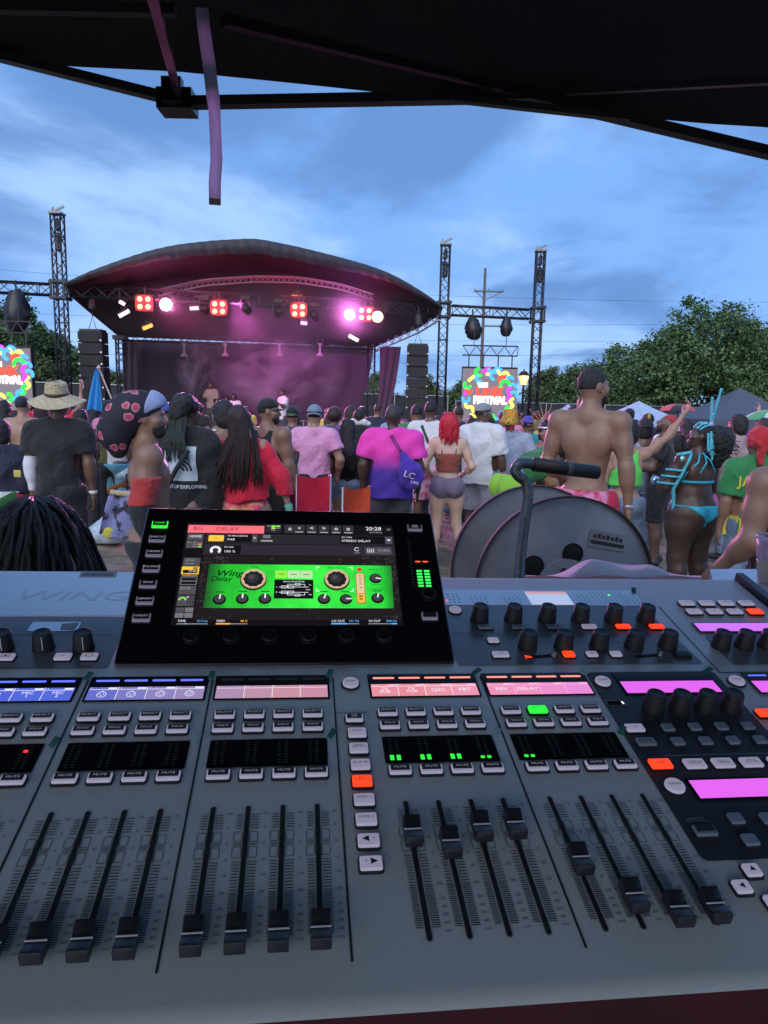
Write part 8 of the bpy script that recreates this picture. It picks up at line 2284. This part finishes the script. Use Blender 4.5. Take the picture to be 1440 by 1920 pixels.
# hanging strap: thin webbing that lets light through
def web_mat():
    m_, t_, b = pbsdf('webbing'); L = t_.links.new; b.inputs['Base Color'].default_value = (.5, .52, .62, 1); b.inputs['Roughness'].default_value = .7
    tr_ = t_.nodes.new('ShaderNodeBsdfTranslucent'); tr_.inputs[0].default_value = (.70, .80, .90, 1)
    mx = t_.nodes.new('ShaderNodeMixShader'); mx.inputs[0].default_value = .72; L(b.outputs[0], mx.inputs[1]); L(tr_.outputs[0], mx.inputs[2]); L(mx.outputs[0], t_.nodes['Material Output'].inputs['Surface']); return m_
st = MB(); pts = [(x, y, d * .667) for x, y, d in ((379, 14, 1.52), (384, 60, 1.57), (393, 120, 1.66), (400, 178, 1.78), (403, 205, 1.80), (405, 260, 1.80), (407, 300, 1.80), (404, 340, 1.80), (404, 384, 1.80))]
rows_ = []
for i, (x, y, d) in enumerate(pts):
    wpx = 11.5 if i > 3 else 12.5
    rows_.append([at(x - wpx, y, d + .002 * math.sin(i * 2)), at(x + wpx * .9, y + 1.5, d + .006 * math.sin(i * 1.7))])
o0 = rows_[0][0].copy()
st.grid([[p - o0 for p in r_] for r_ in rows_]); s_ = st.build('hanging_strap', web_mat(), loc=o0, smooth=True); mo = s_.modifiers.new('thick', 'SOLIDIFY'); mo.thickness = .003
tag(s_, 'pale lilac webbing strap dangling from the canopy frame', 'strap')
hm2 = MB(); hm2.grid([[p - o0 + Vector((0, -.004, 0)) for p in (at(393, 372, 1.2), at(414, 374, 1.2))], [p - o0 + Vector((0, -.004, 0)) for p in (at(393, 384, 1.2), at(414, 386, 1.2))]]); h = hm2.build('stitched_end', mat('stitched', (.36, .34, .36), .7), s_)

# ================================================================== CABLE REEL
rc = at(1026, 1072, 2.55); RAD = (1215 - 886) / 2 / F * 2.55
reel = empty('cable_drum', Vector((rc.x, rc.y, 0)), 'big grey metal cable drum with a bent tube handle behind the console', 'cable drum', rz=R(8.5))
dm = mat('drum_grey', (.27, .285, .31), .5, .3, noise=.2, nscale=5, c2=(.21, .225, .25), bump=.15, bscale=12)
rim = mat('drum_rim', (.03, .032, .036), .75, 0)
RX = Matrix.Rotation(R(-90), 4, 'X')
zc = rc.z - .02
def disc_with_holes(y, parent, hub=True):
    """solid flange disc with black discs painting the shade of its holes"""
    holes = [(-.36, .25), (.07, .38), (.47, .15), (-.2, -.42), (.3, -.40)]
    n = 72
    m_ = MB(); m_.lathe([(RAD * .985, -.010), (RAD, -.014), (RAD, .012), (RAD * .985, .008)], n, Matrix.Translation((0, y, zc)) @ RX, cap=False); m_.build('rim', rim, reel, smooth=True)
    m2 = MB(); m2.lathe([(0.002, -.006), (RAD * .32, -.006), (RAD * .33, .002), (RAD * .98, .002), (RAD * .99, .004), (RAD * .99, .012), (0.002, .012)], n, Matrix.Translation((0, y, zc)) @ RX, cap=False)
    fl_ = m2.build('flange', dm, reel, angle=35)
    for hx, hz in holes:
        q = MB(); q.lathe([(.036, 0), (.036, .004), (.033, .005), (.031, .001), (.001, .0005)], 20, Matrix.Translation((hx * RAD * 1.0, y - .0030, zc + hz * RAD)) @ RX, cap=False); q.build('hole', mat('hole_black', (.002, .002, .002), .9, noise=0), fl_, smooth=True)
    return fl_
fl1 = disc_with_holes(-.16, reel); 
m_ = MB(); m_.lathe([(RAD * .985, -.010), (RAD, -.014), (RAD, .012), (RAD * .985, .008)], 72, Matrix.Translation((0, .16, zc)) @ RX, cap=False); m_.build('rim', rim, reel, smooth=True)
m_ = MB(); m_.lathe([(.002, .0), (RAD * .985, .0), (RAD * .985, .01), (.002, .01)], 72, Matrix.Translation((0, .16, zc)) @ RX, cap=False); m_.build('flange', dm, reel)
m_ = MB(); m_.lathe([(RAD * .42, -.15), (RAD * .42, .15)], 40, Matrix.Translation((0, 0, zc)) @ RX); m_.build('hub', rim, reel, smooth=True)
m_ = MB()
pts = []
for i in range(34 * 9):
    a = 2 * math.pi * i / 34; lay = i / 34; r_ = RAD * (.60 + .035 * math.sin(lay * 2.1)); y_ = -.13 + .26 * (0.5 + .5 * math.sin(lay * .7)); pts.append((r_ * math.cos(a), y_, zc + r_ * math.sin(a)))
m_.tube(pts, .017, 6); m_.build('cable', mat('cable_black', (.012, .012, .014), .5), reel, smooth=True)
m_ = MB(); lab = [(.135, .16), (.245, .125), (.235, .075), (.125, .11)]
yl_ = -.16 - .0035
lq = MB(); RL = RAD
lx, lz = .19 / .32 * RL * .62, .58 * RL
A = Matrix.Translation((.45 * RL, yl_, zc + .52 * RL)) @ Matrix.Rotation(R(10), 4, 'Y')
lq.add([A @ Vector((x, 0, z)) for x, z in ((-.066, -.028), (.068, -.028), (.068, .028), (-.066, .028))], [(0, 1, 2, 3)]); sticker2 = lq.build('label_sticker', mat('label_pale', (.20, .21, .23), .5), fl1)
text('lettering', 'EVERLOOM', .030, mat('label_ink', (.015, .015, .02), .6), sticker2, A @ Matrix.Translation((0, -.0015, .008)) @ RX, off=.0012) if False else None
lb = MB(); rg_ = random.Random(2)
for i in range(7): 
    x0 = -.055 + .0158 * i; h_ = .012 + .004 * (i % 2); lb.add([A @ Vector((x, -.0012, z)) for x, z in ((x0, .002), (x0 + .0115, .002), (x0 + .0115, .002 + h_), (x0, .002 + h_))], [(0, 1, 2, 3)])
lb.add([A @ Vector((x, -.0012, z)) for x, z in ((-.06, -.018), (.062, -.018), (.062, -.006), (-.06, -.006))], [(0, 1, 2, 3)])
q = lb.build('printed_marks', mat('label_ink', (.015, .015, .02), .6), sticker2); q['kind'] = 'stuff'
q = MB(); q.lathe([(.001, -.02), (.020, -.018), (.022, 0)], 16, Matrix.Translation((-.02 * RAD, -.168, zc + .02)) @ RX); q.build('axle', rim, reel, smooth=True)
q = MB(); q.lathe([(.010, -.012), (.010, 0), (.006, 0), (.006, -.012)], 12, Matrix.Translation((-.04 * RAD, -.166, zc + .21 * RAD)) @ RX, cap=False); q.build('bolt', stl, reel)
# tubular frame and handle, in world space
ht = mat('handle_tube', (.10, .105, .112), .36, .8, noise=.2, bump=.2, bscale=50)
iv = reel.matrix_basis.inverted()
hp = [at(960, 1330, 2.05), at(975, 1060, 2.16), at(983, 985, 2.18), at(990, 930, 2.18), at(986, 905, 2.18), at(972, 893, 2.18), at(966, 882, 2.18), at(972, 872, 2.18), at(990, 869, 2.20), at(1110, 885, 2.26)]
def smooth_path(P_, n=6):
    out = []
    for i in range(len(P_) - 1):
        p0 = P_[max(i - 1, 0)]; p1 = P_[i]; p2 = P_[i + 1]; p3 = P_[min(i + 2, len(P_) - 1)]
        for j in range(n):
            t_ = j / n; out.append(.5 * ((2 * p1) + (p2 - p0) * t_ + (2 * p0 - 5 * p1 + 4 * p2 - p3) * t_ ** 2 + (3 * p1 - p0 - 3 * p2 + p3) * t_ ** 3))
    return out + [P_[-1]]
hpl = [iv @ p for p in smooth_path(hp)]
foot_ = hpl[0].copy(); foot_.z = .03
q = MB(); q.tube([foot_] + hpl, .0165, 12); q.build('frame_tube', ht, reel, smooth=True)
q = MB(); a, b_ = iv @ at(1000, 870.5, 2.205), iv @ at(1120, 886, 2.262); q.tube([a, b_], .022, 14); q.build('grip', mat('grip_rubber', (.008, .008, .009), .5, bump=.1), reel, smooth=True)
q = MB(); q.tube([a.lerp(b_, .50), a.lerp(b_, .58)], .0227, 14); q.build('grip_band', mat('grip_tape', (.05, .05, .055), .5), reel, smooth=True)
q = MB(); q.tube([(-RAD * .55, -.19, .05), (RAD * .55, -.19, .05)], .02, 8); q.tube([(-RAD * .55, .19, .05), (RAD * .55, .19, .05)], .02, 8); q.tube([(-RAD * .55, -.19, .05), (0, -.19, zc), (RAD * .55, -.19, .05)], .018, 8); q.tube([(-RAD * .55, .19, .05), (0, .19, zc), (RAD * .55, .19, .05)], .018, 8); q.build('stand', ht, reel, smooth=True)

# ---- white cloth heaped behind the console
rows_ = []
for j in range(12):
    f_ = j / 11; row = []
    for i in range(50):
        u_ = i / 49; x = 985 + 330 * u_
        ht_ = (.5 + .5 * math.sin(u_ * 7.6 + 3.9)) * .5 + .5 * math.exp(-((u_ - .36) / .13) ** 2) + .35 * math.exp(-((u_ - .74) / .10) ** 2)
        yy = 1083 - 40 * ht_ * math.sin(math.pi * min(1, f_ * 1.25)) ** .8 * math.sin(math.pi * min(1, max(0, u_ * 1.02))) ** .4 - 2
        row.append(at(x, yy, 1.00 + .16 * f_ ) + Vector((0, 0, .0015 * math.sin(i * .35 + j * .8) - (.12 * max(0, f_ - .8) * 5 * .4))))
    rows_.append(row)
o0 = rows_[0][25].copy(); 
tag(MB().grid([[p - o0 for p in r_] for r_ in rows_]).build('white_cloth', cloth('white_rag', (.78, .77, .80), bump=.4), loc=o0, smooth=True), 'crumpled white cloth heaped behind the console in front of the cable drum', 'cloth')

# ---- table at the right of the console with a drink
wt = mat('marbled_top', (.50, .44, .50), .22, noise=0, c2=(.20, .24, .33), nscale=6, nlow=.45, nhigh=.75, coat=.3)
zt_ = at(1390, 1095, 1.0).z
def onz(px, py, z):
    d = fw + rt * (px - 720) / F - up * (py - 960) / F
    t_ = (z - EYE) / d[2]; return Vector(CAM + d * t_)
def muv(u, v, z):
    p = mx_O + Rm @ Vector((u, v, 0)); return Vector((p.x, p.y, z))
zt_ = muv(0, 0, 0).z + (mx_O + Rm @ Vector((.57, .78, -.118))).z
P4 = [onz(1331, 1067, zt_), onz(1700, 1067, zt_), muv(1.3, .25, zt_), muv(.594, .25, zt_), muv(.594, .795, zt_)]
tb = empty('side_table', Vector((P4[0].x, P4[0].y, 0)), 'pale marbled table top at the right edge beside the console', 'table'); o = tb.location
q = MB(); q.add([p - o + Vector((0, 0, z)) for z in (-.025, 0) for p in P4], [tuple(range(5)), tuple(range(9, 4, -1))] + [(i, 5 + i, 5 + (i + 1) % 5, (i + 1) % 5) for i in range(5)]); q.build('table_top', wt, tb)
for i, p in enumerate(P4):
    if i == 4: continue
    c_ = sum(P4, Vector()) / 5; p2 = p.lerp(c_, .12) - o; q = MB(); q.tube([(p2.x, p2.y, -o.z), (p2.x, p2.y, zt_ - .026 - 0)], .016, 8); q.build('leg', edge_m, tb)
cp_ = onz(1443, 1093, zt_)
cup = empty('drink_cup', cp_, 'clear plastic cup with a pink and yellow drink on the marbled table', 'cup')
cup.scale = (.72, .72, 1)
hc_ = (1093 - 1005) / F * (np.array(cp_ - Vector(CAM)) @ fw)
q = MB(); q.lathe([(.032, 0), (.045, hc_)], 24, cap=False); q.build('cup_wall', mat('clear_plastic', (.6, .55, .62), .1, noise=0, alpha=.35), cup, smooth=True)
q = MB(); q.lathe([(.030, .002), (.037, hc_ * .50)], 20); q.build('drink', mat('drink_yellow', (.55, .45, .16), .2, noise=0), cup, smooth=True)
q = MB(); q.lathe([(.0372, hc_ * .505), (.0425, hc_ * .93)], 20); q.build('drink', mat('drink_pink', (.50, .22, .40), .25, c2=(.65, .5, .6), nscale=60), cup, smooth=True)
q = MB(); q.lathe([(.046, hc_ - .002), (.048, hc_), (.046, hc_ + .003)], 24, cap=False); q.build('rim', mat('cup_rim', (.5, .5, .62), .2), cup, smooth=True)
q = MB(); q.tube([(.01, 0, hc_ * .5), (-.02, 0, hc_ + .07)], .004, 6); q.build('straw', blk, cup)

# ================================================================== BAGS, CHAIRS, TENTS
def blob(name, prims, m_, loc, label=None, cat=None, res=.012, wr=.01, wf=1.5, parent=None, cuts=()):
    v_, q_ = solid(prims, res, 0, cuts, wrinkle(wr, wf, len(name) * 3)); o = link(name, np_mesh(name, [(v_, q_)]), m_, parent); o.location = loc
    if label: tag(o, label, cat)
    return o
plast = mat('plastic_bag', (.42, .52, .62), .3, noise=.15, bump=.8, bscale=25)
g = foot(196, 1010, 5.2); g = Vector(onz(200, 1018, 0.0))
bd = (np.array(g - Vector(CAM)) @ fw)
b1 = blob('plastic_bag', [('e', (0, 0, .13), (.20, .15, .15), None, .06, '+'), ('e', (.13, .02, .10), (.12, .12, .11), None, .06, '+'), ('c', (-.02, 0, .24), (.0, 0, .34), .06, .02, .05, '+'), ('c', (-.16, 0, .08), (-.10, 0, .1), .1, .1, .05, '+')], plast, g, 'pale plastic bag with a round yellow badge on the ground', 'bag', cuts=[lambda X, Y, Z: .0 - Z])
q = MB(); q.lathe([(.001, -.008), (.065, -.004), (.07, .004)], 20, Matrix.Translation((.09, -.155, .15)) @ RX); bdg = q.build('badge', mat('badge_yellow', (.50, .48, .06), .6, noise=.1), b1, smooth=True)
q = MB()
for dx in (-.02, .024): q.lathe([(.001, -.012), (.007, -.010)], 8, Matrix.Translation((.09 + dx, -.155, .165)) @ RX)
q.build('badge_eyes', mat('badge_dark', (.05, .05, .02), .6), bdg)
# folding cart with orange bag and a second plastic bag
cx_ = onz(208, 1000, 0.0) + Vector((.10, .35, 0))
cart = empty('folding_cart', cx_, 'folding cart loaded with an orange-brown bag behind the plastic bags', 'cart')
q = MB()
for x in (-.16, .2): q.tube([(x, 0, 0.03), (x, 0, .62)], .012, 6)
q.tube([(-.16, 0, .62), (.2, 0, .62)], .012, 6); q.tube([(-.16, 0, .3), (.2, 0, .3)], .010, 6); q.tube([(-.05, -.02, .62), (-.13, -.10, .30)], .010, 6); q.build('frame', mat('cart_teal', (.03, .08, .09), .4, .4), cart, smooth=True)
for x in (-.16, .2): q = MB(); q.lathe([(.06, -.015), (.06, .015)], 14, Matrix.Translation((x, .03, .06)) @ Matrix.Rotation(R(90), 4, 'Y')); q.build('wheel', blackp, cart)
blob('shoulder_bag', [('c', (-.2, -.03, .52), (-.02, -.05, .60), .05, .06, .05, '+'), ('c', (-.02, -.05, .60), (.12, -.03, .58), .05, .04, .05, '+'), ('c', (-.20, -.05, .50), (-.16, -.04, .34), .04, .02, .03, '+')], cloth('rust_bag', (.28, .075, .02)), cx_, 'rust orange cloth bag draped over the cart', 'bag')
blob('plastic_bag', [('e', (0.02, 0, .72), (.19, .14, .10), None, .05, '+'), ('e', (.12, 0, .76), (.10, .10, .10), None, .05, '+'), ('c', (.05, 0, .82), (.1, 0, .86), .04, .02, .04, '+')], plast, cx_, 'pale plastic bag with a small green mark on top of the cart', 'bag')
# chair draped with a patterned blanket
cg = onz(262, 1015, 0.0)
ch2 = empty('draped_chair', cg, 'folding chair draped with a lilac and dark patterned blanket', 'chair')
q = MB()
for x in (-.2, .2):
    for y in (-.18, .18): q.tube([(x, y, 0), (x, y, .45 if y < 0 else .8)], .012, 6)
q.build('frame', blk, ch2)
bl_m = mat('blanket', (.20, .22, .42), .85, c2=(.02, .02, .03), nscale=9, nlow=.5, nhigh=.6, bump=.4)
rows_ = [[(-.26 + .5 * i / 12 - .10 * (j / 9) * (1 if i < 6 else -.4), -.24 - .03 * math.sin(i * 1.3 + j * .3) - .06 * (j / 9), .60 - .46 * j / 9 - .10 * (i / 12) * (j / 9)) for i in range(13)] for j in range(10)]
q = MB(); q.grid([[(x, y + .45, z) for x, y, z in rows_[0]]] + rows_); q.build('blanket', bl_m, ch2, smooth=True)
q = MB(); q.tube([(-.24, -.22, .62), (.0, -.25, .60), (.22, -.23, .57)], .032, 8); q.build('cushion', cloth('cream', (.45, .36, .22)), ch2, smooth=True)
# red folding chair and orange chairs
def camp_chair(px, d, py_top, col_, label, rz=0.0, wpx=62):
    g_ = at(px, py_top, d); g_ = Vector((g_.x, g_.y, 0)); zt2 = at(px, py_top, d).z; w2 = wpx / F * d / 2
    c = empty('camp_chair', g_, label, 'chair', None, rz)
    m_ = mat('chair_' + '%.2f_%.2f' % col_[:2], col_, .7, noise=.1, bump=.3, bscale=30)
    sm_ = mat('chair_steel', (.35, .36, .42), .4, .7)
    for s_ in (-1, 1):
        MB().tube([(s_ * w2, 0, zt2), (s_ * w2, .02, .0)], .014, 8).build('leg', sm_, c, smooth=True)
        MB().tube([(s_ * w2 * 1.05, .52, .62), (s_ * w2 * 1.05, .50, 0)], .012, 8).build('leg', sm_, c, smooth=True)
        q = MB(); q.grid([[(s_ * w2 * 1.05 - .04, y, .64 - .02 * math.sin(y * 6)), (s_ * w2 * 1.05 + .04, y, .64 - .02 * math.sin(y * 6))] for y in np.linspace(-.02, .54, 7)]); q.build('armrest', m_, c, smooth=True)
        MB().tube([(s_ * w2, .01, .05), (-s_ * w2 * 1.05, .50, .42)], .010, 6).build('cross_bar', sm_, c)
    q = MB(); q.grid([[(x, -.018 + .07 * (1 - (x / w2) ** 2) * (.4 + .6 * math.sin(math.pi * f_)), .42 + (zt2 - .0 - .42) * f_ - (.03 * (1 - (x / w2) ** 2) if f_ == 1 else 0)) for x in np.linspace(-w2, w2, 11)] for f_ in np.linspace(0, 1, 9)]); q.build('backrest', m_, c, smooth=True)
    q = MB(); q.grid([[(x, y, .43 - .07 * (1 - (x / w2) ** 2) * math.sin(math.pi * (y + .02) / .54)) for x in np.linspace(-w2, w2, 9)] for y in np.linspace(-.0, .52, 7)]); q.build('seat', m_, c, smooth=True)
    return c
camp_chair(588, 6.1, 890, (.55, .010, .045), 'red folding camp chair behind the touchscreen, seen from the back')
camp_chair(668, 6.4, 912, (.55, .06, .02), 'orange folding chair right of the red camp chair', R(35), 58)
camp_chair(548, 7.0, 905, (.30, .01, .05), 'dark red folding chair half hidden left of the red camp chair', R(-10), 50)

# ---- tents on the right
def tent(px0, px1, py_top, py_eave, d, m_, label, name='canopy_tent'):
    a = at(px0, py_eave, d); b2 = at(px1, py_eave + (px1 - px0) * .02, d); tp = at((px0 + px1) / 2, py_top, d + (b2 - a).length / 2)
    w2 = (b2 - a).length; z = (a.z + b2.z) / 2
    c = Vector(((a.x + b2.x) / 2, a.y + w2 / 2, 0)); t_ = empty(name, c, label, 'tent', 'tents by the fence')
    h = w2 / 2; ap = Vector((0, 0, tp.z))
    cs = [Vector((-h, -h, z)), Vector((h, -h, z)), Vector((h, h, z)), Vector((-h, h, z))]
    for i in range(4):
        p0, p1 = cs[i], cs[(i + 1) % 4]
        rows_ = []
        for j in range(7):
            f_ = j / 6; sag = -.10 * math.sin(math.pi * f_) * (tp.z - z)
            rows_.append([p0.lerp(p1, k_ / 8).lerp(ap, f_) + Vector((0, 0, sag)) for k_ in range(9)])
        MB().grid(rows_).build('roof_panel', m_, t_, smooth=True)
        MB().grid([[p0.lerp(p1, k_ / 8) for k_ in range(9)], [p0.lerp(p1, k_ / 8) - Vector((0, 0, .22 + .01 * (k_ % 2))) for k_ in range(9)]]).build('valance', m_, t_, smooth=True)
        MB().bar((p0.x * .985, p0.y * .985, 0), (p0.x * .985, p0.y * .985, z - .01), .05).build('leg', tube_m, t_)
    return t_, z, c
tg, zg, cg_ = tent(1328, 1540, 728, 786, 17.5, mat('tent_grey', (.075, .085, .115), .7, bump=.2, bscale=3), 'grey pointed canopy tent at the right edge')
q = MB(); q.box((-.9, -1.2, zg - .30), (1.1, .05, .06)); q.build('strip_light', glow('tent_light', (1, .82, .55), 2.5), tg)
q = MB(); q.box((.2, -1.2, zg - .30), (.7, .05, .06)); q.build('strip_light', glow('tent_light', (1, .82, .55), 2.5), tg)
tent(1150, 1290, 752, 786, 15.5, mat('tent_blue_white', (.36, .44, .60), .7, bump=.2, bscale=3), 'pale blue-white canopy tent behind the raised fist')
tent(1030, 1120, 758, 786, 20, mat('tent_blue_white', (.36, .44, .60), .7), 'pale canopy tent low behind the bare-backed man')
# umbrellas
def umbrella(px, py_top, d, r_, cols, label, tilt=0.0, z_hold=1.2):
    tp = at(px, py_top, d); t_ = empty('umbrella', Vector((tp.x, tp.y, z_hold)), label, 'umbrella', 'open umbrellas'); hz = tp.z - z_hold
    for i in range(8):
        rows_ = []
        for j in range(6):
            f_ = j / 5; a0, a1 = 2 * math.pi * i / 8, 2 * math.pi * (i + 1) / 8
            rows_.append([Vector((r_ * math.sin(f_ * 1.25) / math.sin(1.25) * math.cos(a0 + (a1 - a0) * k_ / 4) * (1 - .05 * math.sin(math.pi * k_ / 4) * f_), r_ * math.sin(f_ * 1.25) / math.sin(1.25) * math.sin(a0 + (a1 - a0) * k_ / 4), hz - r_ * .55 * (1 - math.cos(f_ * 1.25)) )) for k_ in range(5)])
        q = MB(Matrix.Rotation(tilt, 4, 'Y')); q.grid(rows_); q.build('panel', cols[i % len(cols)], t_, smooth=True)
    MB(Matrix.Rotation(tilt, 4, 'Y')).tube([(0, 0, hz + .05), (0, 0, -.1)], .012, 6).build('shaft', blk, t_)
umbrella(1272, 757, 13, .34, (cloth('umb_red', (.42, .05, .08)), cloth('umb_black', (.02, .02, .025))), 'red and black umbrella behind the man looking up')
umbrella(1450, 768, 11, .42, (cloth('umb_green', (.03, .30, .10)), cloth('umb_white', (.5, .55, .62))), 'green and white umbrella at the right edge')
# folded flag on the ground near the denim man
blob('draped_flag', [('c', (0, 0, .02), (.05, 0, .40), .07, .05, .04, '+')], cloth('tri_flag', (.02, .14, .05), c2=(.35, .03, .04), nscale=6, nlow=.5, nhigh=.55), onz(1232, 985, 0), 'bundled green white and red flag hanging beside the denim man', 'flag')
# stage-front barrier
bar_m = mat('barrier', (.4, .38, .42), .4, .6)
for i in range(6):
    p = at(560 + 46 * i, 780, 18.6); t_ = empty('crowd_barrier', Vector((p.x, p.y, 0)), ('leftmost', 'second from left', 'third from left', 'fourth from left', 'fifth from left', 'rightmost')[i] + ' pale steel crowd barrier section in front of the stage', 'barrier', 'crowd barriers before the stage')
    w2 = 46 / F * 18.6; q = MB(); q.tube([(0, 0, .1), (0, 0, 1.25), (w2 * .96, 0, 1.25), (w2 * .96, 0, .1)], .03, 6); q.build('frame', bar_m, t_, smooth=True)
    q = MB()
    for k_ in range(1, 5): q.tube([(w2 * k_ / 5, 0, .15), (w2 * k_ / 5, 0, 1.25)], .012, 5)
    q.build('bars', bar_m, t_)
    q = MB(); q.box((w2 * .1, 0, .03), (.06, .5, .06)); q.build('foot', bar_m, t_)
# desk on the stage
p = at(400, 775, dt(400) + 2.6); t_ = empty('stage_riser', Vector((p.x, p.y, DECK)), 'low dark riser the beige-shirted performer stands on', 'riser')
MB().box((0, 0, .17), (1.9, 1.2, .34)).build('platform', BLK, t_)
